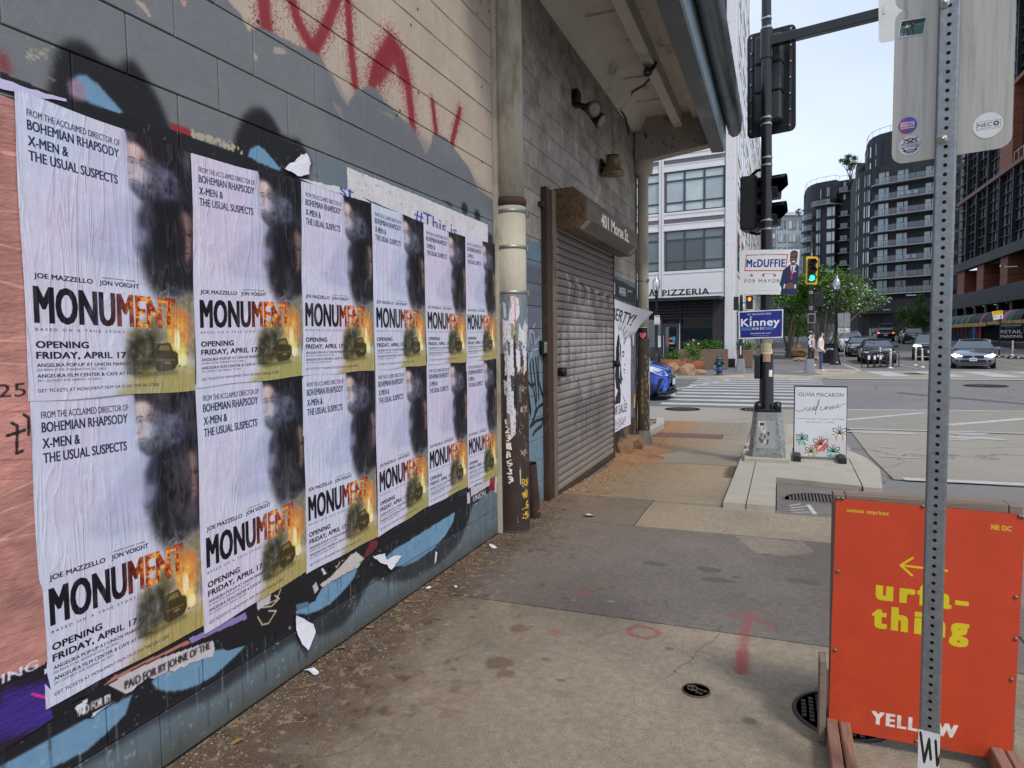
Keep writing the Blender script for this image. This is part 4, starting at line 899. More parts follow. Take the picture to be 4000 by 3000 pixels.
# old concrete lumps at the wall foot
def rock(name, c, s, m, parent=None, seed=0, n=2):
 bm = bmesh.new(); bmesh.ops.create_icosphere(bm, subdivisions=n, radius=1); rs = random.Random(seed)
 for v in bm.verts:
  k = 1+rs.uniform(-.22, .22); v.co = Vector((v.co.x*s[0]*k, v.co.y*s[1]*k, v.co.z*s[2]*k))
 me = bpy.data.meshes.new(name); bm.to_mesh(me); bm.free(); me.materials.append(m); return link(name, me, parent, c)
DIRT = mat('orange soil', srgb(146, 104, 70), .95, var=.2, scale=6, c2=srgb(106, 74, 50), c2lo=.5, c2hi=.7, bump=.02, bscale=30)
LUMP = mat('soil-stained concrete', srgb(120, 92, 66), .95, var=.2, scale=8, c2=srgb(84, 70, 56), bump=.01)
for i, (c, s, l) in enumerate([((.06, 9.25, -.03), (.13, .22, .17), 'broken concrete lump at the foot of the wall just right of the shutter'), ((.09, 9.75, -.02), (.14, .26, .15), 'largest soil-stained concrete lump beneath the curling poster'), ((.08, 10.15, -.08), (.10, .16, .12), 'small concrete lump beside the corner column foot')]):
 tag(rock('concrete_lump', c, s, LUMP, seed=i+3), l, 'rubble', 'concrete lumps along the wall foot')
# soil drift: a thin heap with an uneven edge
mb = MB(); ng = 40; vs = []
for j in range(ng+1):
 for i in range(13):
  y = 8.2+3.0*j/ng; x = -.03+1.15*i/12; e = .55*sin(pi*min(1, max(0, (y-8.2)/3.0)))**.8+.12*sin(y*7)
  h = max(0, .11*sin(pi*(y-8.2)/3.0)*(1-x/max(.05, e+.1))) if y < 11.2 else 0
  vs.append((x, y, gz(y)-.012+h+(.012 if h > .01 else 0)+random.uniform(-.004, .004)))
mb.smooth = True; mb.add(vs, [[j*13+i, j*13+i+1, (j+1)*13+i+1, (j+1)*13+i] for j in range(ng) for i in range(12)]); tag(mb.build('soil_drift', DIRT), kind='stuff')
# ================================================================== POSTERS ON THE WALL
FP = Canvas(0, 24, 0, 36, 27, (214, 213, 222))
def smoke(cv, pts, c, al, soft, seed, cell=40, k=1.6):
 m, x0, y0 = cv.polymask(pts, soft, 0, seed); m = m*np.clip(vnoise(*m.shape, cell, seed, 5, .6)*k-.15, 0, 1.0); cv.blend(m, x0, y0, c, al)
smoke(FP, [(13, 36), (24, 36), (24, 14), (20, 15), (17, 22), (15.2, 27), (14, 31)], (150, 150, 172), .8, .8, 1, 60, 1.8)
FP.poly([(15.5, 28.5), (11, 25), (7, 20.5), (5.2, 19.2), (8, 17.6), (15, 17), (20, 20), (22, 27)], (128, 132, 154), .3, soft=.7)
FP.poly([(17, 29), (15, 25), (14.5, 20), (17, 17), (22, 17), (24, 26)], (38, 38, 50), .85, soft=.4, jag=.3)
smoke(FP, [(15.8, 36), (24.5, 36), (24.5, 15), (21, 16.5), (18.5, 22), (17, 27), (17.5, 31)], (24, 23, 32), 1, .5, 2, 70, 3.6)
FP.poly([(16.5, 36), (24.5, 36), (24.5, 14.5), (21, 15), (18.5, 19), (17.2, 24), (18.6, 29), (18.4, 33)], (22, 20, 26), .8, soft=.7)
FP.poly([(21.2, 36), (24.5, 36), (24.5, 16), (22.5, 17), (21.5, 22), (21, 30)], (20, 19, 26), .9, soft=.9)
# younger man: three-quarter face looking left, dark hair, stubble (generic)
sk = (216, 180, 158)
FP.poly([(15, 36), (24.5, 36), (24.5, 19), (20, 20), (18, 25), (17.0, 29), (15.8, 33)], (24, 22, 28), .96, soft=.3, jag=.4)
FP.poly([(20, 28), (17, 25), (17.5, 20), (19, 16), (24.5, 15), (24.5, 29)], (20, 19, 25), .9, soft=.35, jag=.6)
FP.poly([(14.2, 35), (13.75, 33.6), (13.8, 32.5), (13.95, 32.0), (13.75, 31.3), (13.5, 30.6), (13.8, 30.25), (13.95, 29.8), (13.95, 29.4), (14.2, 28.9), (14.7, 28.1), (16, 27.5), (18.0, 28.6), (18.8, 31), (18.2, 34.4), (16, 35.6)], sk, 1, soft=.07)
for a in ((16.7, 32.6, 1.1, 2.6, .75), (17.4, 30.5, 1.3, 2.2, .9), (18.2, 33, 1, 2.4, .95)): FP.ell(a[0], a[1], a[2], a[3], (78, 62, 64), a[4], 1.1)
FP.ell(15.3, 33.9, 1.2, .9, (226, 206, 196), .5, 1.2); FP.ell(15.6, 30.9, .8, .7, (216, 192, 182), .45, 1.2)
FP.poly([(13.95, 29.3), (14.15, 28.3), (15.4, 27.2), (18.2, 27.6), (19.5, 31), (18.4, 32), (17.5, 30.1), (16, 29.5), (14.9, 29.6)], (50, 42, 44), .8, soft=.3, tex=.25, texcell=6)
FP.poly([(13.6, 36.4), (13.9, 35.0), (14.6, 35.1), (15.6, 34.9), (16.9, 34.3), (17.6, 33), (18.1, 31.2), (18.9, 29.6), (21, 30), (21.5, 36.4)], (22, 19, 24), 1, soft=.1, jag=.35)
for k in range(16): FP.stroke([(14.0+k*.25, 35.3-k*.05), (14.6+k*.3, 36.2)], .06, (70, 58, 58), .4, soft=1)
FP.poly([(13.7, 36.3), (13.95, 34.5), (15.2, 34.6), (16.4, 34), (17.0, 32.8), (17.1, 31), (16.9, 29.6), (16.2, 29.2), (14.8, 29.35), (14.2, 29.2), (14.3, 28.0), (15.6, 27.0), (18.5, 27.4), (20, 31), (19.5, 36.3)], (34, 30, 35), .82, soft=.22, jag=.3, tex=.2, texcell=5)
FP.ell(14.5, 32.05, .75, .42, (120, 92, 86), .6, 1.1); FP.ell(16.25, 32.0, .85, .42, (96, 74, 72), .7, 1.1)
FP.stroke([(13.95, 32.45), (14.5, 32.6), (14.9, 32.5)], .09, (52, 42, 42), .7, soft=1); FP.stroke([(15.6, 32.5), (16.3, 32.7), (17.0, 32.4)], .1, (46, 36, 36), .75, soft=1)
FP.ell(14.45, 31.93, .26, .1, (34, 28, 32), .85, .8); FP.ell(16.2, 31.9, .3, .11, (28, 24, 28), .85, .8); FP.ell(14.2, 31.95, .1, .06, (230, 226, 224), .6, .8); FP.ell(15.95, 31.93, .1, .06, (200, 196, 196), .6, .8)
FP.poly([(14.7, 32.2), (14.45, 31.2), (14.2, 30.5), (14.7, 30.3), (15.1, 30.9)], (128, 98, 92), .55, soft=.2); FP.ell(14.15, 30.35, .4, .14, (110, 80, 76), .55, 1); FP.stroke([(14.1, 29.5), (14.7, 29.45), (15.3, 29.55)], .08, (110, 64, 64), .75, soft=1); FP.stroke([(14.3, 29.2), (15.1, 29.25)], .07, (190, 140, 134), .5, soft=1)
smoke(FP, [(18.2, 33.2), (21.6, 32), (22, 28), (19.4, 27.4), (17.8, 30)], (166, 172, 200), .55, .6, 5, 20, 1.7)
smoke(FP, [(19.5, 30), (23.8, 29), (23.5, 24), (20, 24.5)], (90, 92, 122), .5, .8, 6, 26, 1.5)
# older man, lower right, in shadow
FP.poly([(18.6, 24), (19.4, 27.5), (21.4, 28.6), (23.6, 28), (24.2, 25), (24.2, 16), (20.5, 17), (19, 20)], (20, 17, 22), .92, soft=.5, jag=.2)
FP.poly([(21.9, 26.4), (21.6, 24), (21.8, 21.5), (22.3, 19.2), (23.0, 18.7), (23.8, 20.5), (23.9, 26), (22.8, 27)], (150, 118, 102), .85, soft=.4)
FP.ell(21.9, 22.3, .8, 3.4, (26, 21, 26), .85, 1.1); FP.ell(22.4, 23.6, .45, .35, (40, 30, 30), .9, 1.1); FP.ell(23.45, 23.55, .4, .32, (44, 34, 32), .9, 1.1); FP.ell(22.4, 23.6, .16, .07, (160, 150, 150), .7, .8); FP.stroke([(22.0, 24.3), (22.7, 24.15)], .09, (60, 50, 48), .8, soft=1); FP.stroke([(23.1, 24.1), (23.8, 24.3)], .09, (60, 50, 48), .8, soft=1)
FP.stroke([(22.5, 20.7), (23.3, 20.7)], .1, (70, 44, 42), .8, soft=1); FP.ell(22.95, 21.6, .3, .16, (76, 56, 50), .7, 1)
smoke(FP, [(15, 21), (24, 19), (24, 12), (19, 12), (16, 16)], (34, 33, 36), 1, .7, 9, 30, 2.6)
# smoke, fire, field and burning saloon car
smoke(FP, [(13.2, 9), (15, 10), (20, 13), (24, 15), (24, 5), (15, 2.5), (12.8, 3)], (116, 108, 70), 1, .6, 10, 30, 2.2)
smoke(FP, [(17, 14), (24, 15), (24, 6), (19, 7)], (178, 176, 166), .7, .6, 12, 24, 1.7)
smoke(FP, [(12.8, 7.5), (17, 9), (18, 5), (15, 2.6), (12.6, 3)], (46, 44, 30), .95, .5, 13, 26, 2.0)
FP.poly([(11, 0), (24, 0), (24, 4.2), (19, 3.4), (14, 3.0), (12.6, 1.4)], (166, 150, 62), .8, soft=.6, tex=.5)
smoke(FP, [(19, 11), (22.2, 11), (22.6, 4), (20, 4), (19.6, 6.5)], (255, 226, 110), 1, .4, 14, 22, 2.6); smoke(FP, [(19, 13), (23, 12), (23.5, 7), (19.5, 7)], (226, 130, 50), .9, .5, 15, 20, 1.9)
FP.ell(20.9, 7.6, .5, 1.6, (255, 246, 190), 1, .9); FP.ell(21.7, 4.7, .8, .9, (255, 244, 190), .85, 1.0)
FP.poly([(17.0, 3.6), (16.9, 5.2), (17.3, 6.0), (17.8, 7.1), (19.6, 7.2), (20.1, 6.1), (20.9, 5.7), (21.0, 4.2), (20.5, 3.5), (20, 3.2), (17.6, 3.0)], (64, 54, 26), .96, soft=.08)
FP.poly([(17.6, 6.1), (18, 6.8), (19.4, 6.9), (19.7, 6.1)], (140, 126, 60), .8, soft=.05); FP.rect(17.3, 4.6, 20.4, 4.8, (126, 110, 50), .8); FP.rect(18.6, 4.1, 19.7, 4.5, (150, 140, 90), .7)
FP.poly([(13.4, 2.8), (17.4, 3.1), (20.6, 3.2), (21, 2.7), (14, 2.3)], (70, 66, 26), .7, soft=.25)
# bleed-through of older bills and paste
for i in range(14):
 u, v = RNG.uniform(1, 14), RNG.uniform(15, 30); smoke(FP, [(u, v), (u+4, v+.5), (u+5, v+5), (u-1, v+4)], (206, 188, 216) if i % 2 else (190, 204, 226), .4, .5, 30+i, 22, 1.6)
FP.text('WASHINGTON', 3.5, 13.5, 16.6, 1.1, (214, 216, 232), bold=.03, al=.4); FP.text('CAPITAL', 6, 15, 18.4, 2.2, (212, 210, 228), bold=.04, al=.35)
FP.mottle(.035, 30, 3); FP.mottle(.02, 5, 4)
INK = (38, 44, 66); KK = (20, 18, 28)
FP.text('FROM THE ACCLAIMED DIRECTOR OF', 1.3, 12.8, 33.5, .84, INK, bold=.02)
FP.text('BOHEMIAN RHAPSODY', 1.3, 12.6, 31.9, 1.22, INK, bold=.04); FP.text('X-MEN &', 1.3, 5.9, 30.05, 1.22, INK, bold=.04); FP.text('THE USUAL SUSPECTS', 1.3, 12.3, 28.35, 1.22, INK, bold=.04)
FP.text('JOE MAZZELLO', 1.2, 8.4, 14.65, .62, KK, bold=.06); FP.text('ACADEMY AWARD  WINNER', 9.6, 14.4, 15.5, .22, KK, bold=.02); FP.text('JON VOIGHT', 9.3, 14.9, 14.65, .62, KK, bold=.06)
m_, a_, b_ = FP.textmask('MONUMENT', 1.15, 20.5, 9.4, 4.5, bold=.055, spacing=1.04)
Ug = (FP.u0+(np.arange(FP.w)+.5)/FP.res)[None]*np.ones((FP.h, 1)); nz_ = vnoise(FP.h, FP.w, 16, 91, 4, .65); nz2 = vnoise(FP.h, FP.w, 9, 92, 3, .6)
k1 = np.clip((Ug-9.5)/3.5, 0, 1)[..., None]; fire = np.array([140, 34, 24])/255*(1-nz_[..., None])*1.2+np.array([250, 196, 40])/255*np.clip((nz_[..., None]-.35)*2.2, 0, 1)*np.clip((Ug[..., None]-12)/3, .1, 1)+np.array([214, 86, 30])/255*np.clip((nz2[..., None]-.4)*2, 0, 1)*.6
FP.blend(m_, a_, b_, (np.array(KK)/255*(1-k1)+np.clip(fire, 0, 1)*k1).astype(np.float32))
FP.text('BASED ON A TRUE STORY', 1.1, 12.6, 8.4, .34, KK, bold=.02, spacing=1.6)
FP.text('OPENING', 1.1, 7.5, 6.35, .84, KK, bold=.08, spacing=1.05); FP.text('FRIDAY, APRIL 17', 1.1, 12.6, 5.05, .84, KK, bold=.08, spacing=1.05); FP.text('AT', 12.85, 13.8, 5.05, .5, KK, bold=.02)
FP.text('ANGELIKA POP-UP AT UNION MARKET', 1.1, 13.3, 4.05, .46, KK, bold=.05); FP.text('550 PENN ST NE, WASHINGTON, DC 20002', 1.05, 9.7, 3.55, .3, (50, 50, 66))
FP.text('ANGELIKA FILM CENTER & CAFE AT MOSAIC', 1.1, 15.2, 2.75, .46, KK, bold=.05); FP.text('2911 DISTRICT AVE, FAIRFAX, VA 22031', 1.05, 8.9, 2.25, .3, (50, 50, 66))
FP.text('GET TICKETS AT MONUMENT.FILM OR SCAN THE QR CODE', 1.05, 17.6, 1.0, .42, KK, bold=.008); FP.text('R', 21.05, 21.5, 3.55, .42, KK, bold=.02); FP.rect(21.7, 3.6, 22.6, 3.68, KK, .7)
# paper material: print, paste ripples, slight tint drift from bill to bill
t = NT('film poster paper'); n = imgnode(t, FP.image('film poster print'), 'UV', FP)
tint = t.mix(t.ramp(t.noise(1.3, 3, .5), .35, .65), srgb(246, 236, 246), srgb(236, 242, 252)); c = t.mix(1., n.outputs['Color'], tint, 'MULTIPLY')
c = t.mix(t.ramp(t.noise(4, 6, .7, stretch=(1, 1, .5)), .52, .75, 0, .22), c, srgb(190, 176, 196))
rp = t.noise(14, 6, .6, stretch=(1, 1.6, .32), dist=.8); rp2 = t.noise(60, 4, .65, stretch=(1, 1.5, .35)); fold = t.noise(5, 3, .5, stretch=(1, 1.8, .3), dist=1.5)
ridge = t.math('SUBTRACT', 1.0, t.math('ABSOLUTE', t.math('SUBTRACT', t.math('MULTIPLY', fold, 2.), 1.)))
c = t.mix(t.ramp(t.math('POWER', ridge, 14), .5, 1, 0, .03), c, (.85, .84, .9))
t.col(c); t.rough(t.ramp(rp, .3, .7, .42, .62)); t.b.inputs['Specular IOR Level'].default_value = .4
t.b.inputs['Specular IOR Level'].default_value = .28
t.bump(t.math('ADD', t.math('ADD', t.math('MULTIPLY', rp, .8), t.math('MULTIPLY', rp2, .25)), t.math('MULTIPLY', t.math('POWER', ridge, 10), .6)), .0036)
FPM = t.m
def bill(name, quad, X, m, nx=14, ny=20, seed=0, amp=.0022, parent=None, edge=.0025, curl=None):
 """paper pasted on the wall: quad = (y, z) of bottom-left, bottom-right, top-right, top-left"""
 rs = random.Random(seed); bl_, br_, tr_, tl_ = [np.array(q) for q in quad]; mb = MB(); mb.smooth = True; vs = []; uv = []
 ph = [rs.uniform(0, 6) for _ in range(8)]
 for j in range(ny+1):
  for i in range(nx+1):
   u, v = i/nx, j/ny; p = (bl_*(1-u)+br_*u)*(1-v)+(tl_*(1-u)+tr_*u)*v
   e = edge*(sin(v*9+ph[0])*(u == 0)+sin(v*11+ph[1])*(u == 1)); ez = edge*(sin(u*10+ph[2])*(v == 0)+sin(u*8+ph[3])*(v == 1))
   x = X+amp*(.5+.5*sin(u*7+ph[4]+2*sin(v*3+ph[5])))*(.4+.6*abs(sin(v*5+ph[6])))
   q = [x, p[0]+e, p[1]+ez]
   if curl: q = curl(u, v, q)
   vs.append(q); uv.append((u, v))
 mb.add(vs, [[j*(nx+1)+i, j*(nx+1)+i+1, (j+1)*(nx+1)+i+1, (j+1)*(nx+1)+i] for j in range(ny) for i in range(nx)], uv)
 return mb.build(name, m, parent)
T1 = [((1.328, 2.264), (1.956, 2.238)), ((1.955, 2.236), (2.578, 2.260)), ((2.582, 2.266), (3.159, 2.268)), ((3.160, 2.274), (3.731, 2.256)), ((3.735, 2.251), (4.335, 2.249)), ((4.333, 2.256), (4.86, 2.266))]
B1 = [((1.32, 1.367), (1.930, 1.355)), ((1.931, 1.364), (2.553, 1.375)), ((2.545, 1.375), (3.150, 1.373)), ((3.153, 1.372), (3.731, 1.378)), ((3.738, 1.379), (4.322, 1.376)), ((4.318, 1.376), (4.86, 1.380))]
B2_ = [((1.317, .436), (1.924, .445)), ((1.918, .413), (2.534, .457)), ((2.529, .446), (3.135, .454)), ((3.141, .451), (3.729, .486)), ((3.727, .479), (4.314, .491)), ((4.311, .474), (4.86, .464))]
ordn = ['nearest the camera, its left edge beside the pink poster', 'second from the camera, under the chipped filler strip', 'third from the camera, under the torn blue and white scrap', 'fourth from the camera, below the white strip with blue lettering', 'fifth from the camera, cut off one third along the white strip', 'farthest from the camera, against the round column']
ordb = ['nearest the camera, above the purple bill', 'second from the camera, above the hanging white scrap', 'third from the camera, above the pale dirt-pocked blue bubble', 'fourth from the camera, over the long black bill strip', 'fifth from the camera, above the end of the blue bubble', 'farthest from the camera, low beside the marker-tagged column']
for i in range(6):
 o = bill('film_poster', (B1[i][0], B1[i][1], T1[i][1], T1[i][0]), .0062+.0008*(i % 2), FPM, seed=i); tag(o, 'top row film poster '+ordn[i], 'poster', 'identical film posters pasted in two rows')
 tl_, tr_ = ((B1[i][0][0], B1[i][0][1]+.012), (B1[i][1][0], B1[i][1][1]+.012))
 o = bill('film_poster', (B2_[i][0], B2_[i][1], tr_, tl_), .0036+.0008*(i % 2), FPM, seed=i+20); tag(o, 'bottom row film poster '+ordb[i], 'poster', 'identical film posters pasted in two rows')
# older bills around them
PB = Canvas(.7, 1.40, .25, 2.35, 330, (184, 128, 118)); PB.mottle(.24, 60, 2); PB.mottle(.08, 12, 4)
for k in range(26):
 v = RNG.uniform(.9, 2.2); PB.stroke([(.8, v), (1.0, v+RNG.uniform(-.04, .04)), (1.2, v+RNG.uniform(-.04, .04)), (1.35, v)], .0025, (158, 96, 86) if k % 2 else (226, 172, 150), .6, soft=1)
PB.text('2025', 1.15, 1.315, 1.385, .04, (40, 28, 30)); PB.stroke([(1.27, 1.31), (1.285, 1.30), (1.278, 1.22), (1.295, 1.225)], .004, (36, 26, 28)); PB.stroke([(1.255, 1.275), (1.305, 1.285)], .004, (36, 26, 28)); PB.stroke([(1.305, 1.33), (1.318, 1.32), (1.315, 1.27)], .004, (36, 26, 28))
PB.rect(.7, 2.02, 1.29, 2.26, (176, 110, 96), .5)
PB.poly([(.7, .60), (1.0, .62), (1.40, .56), (1.4, .25), (.7, .25)], (30, 22, 34), 1, jag=.02); PB.poly([(1.2, .55), (1.40, .5), (1.40, .36), (1.15, .42)], (60, 40, 130), .95, soft=.01); PB.stroke([(1.28, .50), (1.33, .46), (1.36, .42)], .004, (230, 50, 130), .9)
PB.text('ING', 1.2, 1.3, .57, .03, (220, 216, 226), bold=.03)
o = bill('pink_poster', ((.74, .60), (1.326, .58), (1.332, 2.235), (.74, 2.25)), .003, printmat('pink bill', PB, .55, 'POS', bump=.012, bscale=9, stretch=(1, .5, 1.6)), amp=.004, seed=50); tag(o, 'wrinkled salmon pink poster with handwriting left of the film posters', 'poster')
o = bill('purple_poster', ((.74, .30), (1.335, .40), (1.325, .60), (.74, .62)), .0024, MATS['pink bill'], amp=.004, seed=51); tag(o, 'torn black and purple poster low at the left edge under the pink one', 'poster')
TP = Canvas(1.1, 4.95, .2, 2.75, 230, (26, 24, 28))
def px(f, *pts): return WL(f, *pts)
TP.poly(px(rg4, (600, 900), (1600, 1250), (1600, 1500), (380, 1300), (300, 1000)), (206, 202, 204)); TP.poly(px(rg4, (1100, 1130), (1250, 1190), (1520, 1310), (1515, 1290), (1250, 1170)), (24, 24, 26), .9, jag=.004)
fn_ = lambda f, a, b, hgt: (lambda u, v: tuple(np.array(W(*f(*a)))*(1-u)+np.array(W(*f(*b)))*u+np.array((0, v*hgt))))
TP.text('#This is', 0, 1, 0, 1, (62, 66, 150), bold=.03, fn=fn_(rg4, (1085, 1315), (1335, 1410), .095)); TP.text('st', 0, 1, 0, 1, (62, 66, 150), bold=.04, fn=fn_(rg4, (645, 1150), (728, 1185), .07)); TP.rect(2.6, 2.26, 2.68, 2.32, (60, 70, 160), .0)
for k in range(24): p = W(*rg4(RNG.uniform(700, 1500), 0));
m = vnoise(TP.h, TP.w, 5, 9, 3, .7) > .74; Zt = (TP.v0+(np.arange(TP.h)+.5)/TP.res)[:, None]; TP.blend((m*(Zt > 2.25)).astype(float), 0, 0, (150, 148, 146), .6)
TP.poly(px(rg4, (345, 1010), (350, 950), (385, 950), (380, 1010)), (50, 70, 160)); TP.poly(px(rg4, (300, 1000), (420, 1020), (480, 960), (470, 900), (350, 880)), (212, 206, 212), .0)
TP.poly(px(rg3, (800, 1060), (1000, 960), (1380, 830), (1400, 930), (1100, 1050), (820, 1180), (700, 1120)), (196, 188, 190)); TP.poly(px(rg3, (660, 1130), (740, 1060), (1220, 830), (1230, 850), (900, 1000), (760, 1080)), (176, 112, 100)); TP.poly(px(rg3, (1220, 820), (1590, 650), (1600, 690), (1240, 850)), (140, 120, 176))
TP.text('PAID FOR BY', 0, 1, 0, 1, (222, 220, 222), bold=.05, fn=fn_(rg3, (490, 1335), (720, 1225), .03)); TP.poly(px(rg3, (475, 1270), (570, 1200), (560, 1240), (500, 1290)), (214, 210, 214)); TP.poly(px(rg3, (600, 1300), (740, 1220), (745, 1240), (640, 1300), (590, 1330)), (206, 204, 208))
TP.text('PAID FOR BY JOHNE OF THE', 0, 1, 0, 1, (30, 26, 30), bold=.05, fn=fn_(rg3, (810, 1150), (1360, 885), .03)); TP.text('EMENT', 0, 1, 0, 1, (214, 212, 214), bold=.06, fn=fn_(rg3, (-60, 1590), (180, 1480), .035))
for a in [[(10, 680), (40, 730), (80, 720), (130, 640), (80, 640)], [(20, 620), (100, 610), (150, 560), (120, 540)], [(60, 600), (130, 570), (160, 500)], [(500, 310), (520, 360), (540, 330), (530, 300)]]:
 TP.stroke(px(rg6, *a), .0035, (216, 196, 160), .95)
TP.text('WE IN', 0, 1, 0, 1, (216, 196, 160), bold=0, fn=fn_(rg6, (490, 345), (640, 285), .028)); TP.poly(px(rg6, (480, 420), (640, 250), (700, 300), (660, 360), (540, 420), (430, 490), (410, 470)), (194, 184, 180)); TP.poly(px(rg6, (690, 300), (740, 190), (790, 180), (780, 230), (730, 280)), (108, 40, 52)); TP.poly(px(rg6, (0, 570), (80, 530), (100, 500), (90, 580), (10, 640)), (188, 182, 190))
TP.poly(px(rg6, (255, 600), (330, 580), (350, 600), (270, 650)), (90, 116, 134)); TP.poly(px(rg6, (365, 480), (390, 450), (405, 500), (380, 530)), (190, 184, 186)); TP.poly(px(rg6, (425, 350), (460, 400), (440, 410), (420, 370)), (206, 202, 206)); TP.poly(px(rg6, (660, 330), (690, 310), (690, 330)), (40, 120, 80))
TP.poly([(4.3, .3), (4.95, .3), (4.95, .52), (4.3, .52)], (190, 186, 192)); TP.poly([(4.35, .33), (4.8, .36), (4.8, .42), (4.35, .4)], (30, 28, 32), .95, jag=.01); TP.poly([(4.68, .34), (4.8, .36), (4.82, .5), (4.72, .48)], (150, 24, 40), .9); TP.text('UNION', 4.4, 4.62, .355, .045, (214, 212, 214), bold=.04); TP.text('#TIE VOICE', 2.0, 2.01, .2, .001, (0, 0, 0), al=0)
TP.mottle(.06, 10, 8)
TPM = printmat('torn bills', TP, .55, 'POS', bump=.004, bscale=30)
WHP = mat('white paper back', srgb(214, 212, 220), .7, var=.05, scale=20, bump=.004, bscale=25)
def torn(label, pts, X, m=TPM, jit=.006, seed=0, name='torn_bill', lift=0.):
 rs = random.Random(seed+5); P_ = []
 for (a, b), (c, d) in zip(pts, pts[1:]+pts[:1]):
  L = hypot(c-a, d-b); k = max(1, int(L/.02))
  for i in range(k): P_.append((a+(c-a)*i/k+rs.uniform(-jit, jit), b+(d-b)*i/k+rs.uniform(-jit, jit)))
 zs = [q[1] for q in P_]; z1 = max(zs); z0 = min(zs)
 mb = MB(); mb.add([(X+lift*((z1-q[1])/(z1-z0))**2, q[0], q[1]) for q in P_], [list(range(len(P_)))]); o = mb.build(name, m); return tag(o, label, 'torn poster', 'torn bill remnants around the film posters')
torn('grubby white bill strip with blue hashtag lettering above the far film posters', px(rg4, (685, 985), (1110, 1155), (1515, 1325), (1515, 1445), (1100, 1300), (690, 1125)), .0016, jit=.002)
torn('narrow white strip with two blue letters above the third top poster', px(rg4, (395, 1045), (560, 1085), (640, 1100), (735, 1130), (830, 1200), (600, 1130), (420, 1060)), .0020, jit=.003, seed=2)
torn('crumpled white and blue scrap peeling off between the second and third top posters', px(rg4, (310, 1005), (345, 960), (400, 925), (450, 900), (470, 960), (455, 1030), (400, 1040)), .004, WHP, seed=3, lift=.012)
torn('black scrap stuck over the crumpled white one above the third top poster', px(rg4, (372, 950), (395, 960), (420, 1000), (400, 1020), (380, 1000)), .0075, jit=.003, seed=4)
torn('lilac strip of an older bill above the nearest top poster', px(r1, (-40, 490), (190, 575), (425, 640), (428, 660), (180, 620), (-40, 560)), .0016, mat('lilac paper', srgb(196, 186, 218), .6, var=.08), jit=.002, seed=5)
torn('long torn bill with broken black lettering under the nearest bottom poster', px(rg3, (640, 1120), (800, 1000), (1600, 600), (1640, 680), (1390, 830), (1380, 930), (1290, 960), (1100, 1040), (960, 1080), (820, 1180), (740, 1240), (710, 1110)), .0014, seed=6)
torn('black bill corner with white lettering under the nearest bottom poster', px(rg3, (470, 1270), (560, 1190), (700, 1110), (720, 1180), (745, 1230), (640, 1290), (590, 1330), (500, 1350)), .0022, seed=7)
torn('black strip with a few white letters at the lower left corner of the wall', px(rg3, (-120, 1480), (0, 1390), (400, 1240), (480, 1260), (170, 1450), (0, 1560), (-120, 1640)), .0018, seed=8)
torn('black bill with a drawn white hand under the second bottom poster', px(rg6, (-260, 760), (0, 520), (230, 440), (330, 400), (480, 340), (430, 480), (380, 580), (260, 640), (240, 720), (60, 800), (-200, 900)), .0016, seed=9)
torn('grey and maroon remnant under the third bottom poster', px(rg6, (480, 360), (640, 260), (780, 160), (790, 220), (740, 280), (690, 330), (650, 360), (540, 420), (420, 490), (400, 500)), .0024, seed=10)
torn('large white paper flap hanging from the black bill over the grey dado', px(rg6, (250, 668), (300, 690), (352, 722), (360, 775), (330, 830), (296, 886), (268, 850), (244, 760)), .010, WHP, jit=.002, seed=11, lift=.03)
torn('long narrow black bill strip under the fourth bottom poster', px(rg6, (790, 150), (1000, 60), (1180, -20), (1380, -130), (1390, -60), (1160, 60), (1000, 130), (800, 240)), .0014, seed=12)
torn('white frayed scrap hanging on the black outline below the third bottom poster', px(rg6, (755, 285), (830, 265), (835, 310), (900, 280), (935, 285), (880, 350), (860, 375), (840, 340), (800, 330)), .0045, WHP, jit=.005, seed=13, lift=.012)
torn('white and red scrap with lettering low beside the round column', [(4.37, .47), (4.86, .46), (4.84, .32), (4.76, .37), (4.6, .36), (4.44, .33), (4.36, .36)], .0014, jit=.008, seed=14)
torn('thin white sliver on the grey dado below the fourth bottom poster', px(rg6, (1160, 255), (1172, 262), (1165, 320), (1155, 335)), .003, WHP, jit=.001, seed=15)
# liberty bill beside the shutter
LB = Canvas(0, 40, 0, 60, 12, (222, 220, 232)); LB.mottle(.03, 40, 3)
LB.text('LIBERTY!', -7, 31, 50.5, 6.2, (20, 20, 24), bold=.045)
for a in (115, 100, 84, 66, 48, 30):
 c_, s_ = cos(radians(a)), sin(radians(a)); LB.poly([(17+c_*7-s_*1.6, 38+s_*6+c_*1.6), (17+c_*19, 38+s_*14), (17+c_*7+s_*1.6, 38+s_*6-c_*1.6)], (30, 30, 34)); LB.poly([(17+c_*8-s_*.8, 38+s_*7+c_*.8), (17+c_*16, 38+s_*12), (17+c_*8+s_*.3, 38+s_*7-c_*.3)], (216, 214, 226))
LB.poly([(7, 37), (8, 43), (13, 46.5), (19, 46.5), (24, 43), (25, 40.5), (22, 41.5), (15, 42), (10, 38), (9, 33)], (216, 214, 226)); LB.poly([(5, 30), (6, 38), (9, 43), (12, 45), (14, 42), (13, 38), (15, 33), (13, 28), (14, 22), (12, 18), (6, 20), (4, 25)], (22, 22, 26), jag=.5)
LB.poly([(15, 42.3), (22, 41.8), (25, 39.5), (25.6, 36), (26, 34), (27.6, 31), (26.5, 30.3), (26.8, 28.6), (26.2, 27.8), (26.4, 26.4), (25, 24.6), (21, 23.5), (16, 26), (14, 33)], (226, 224, 236))
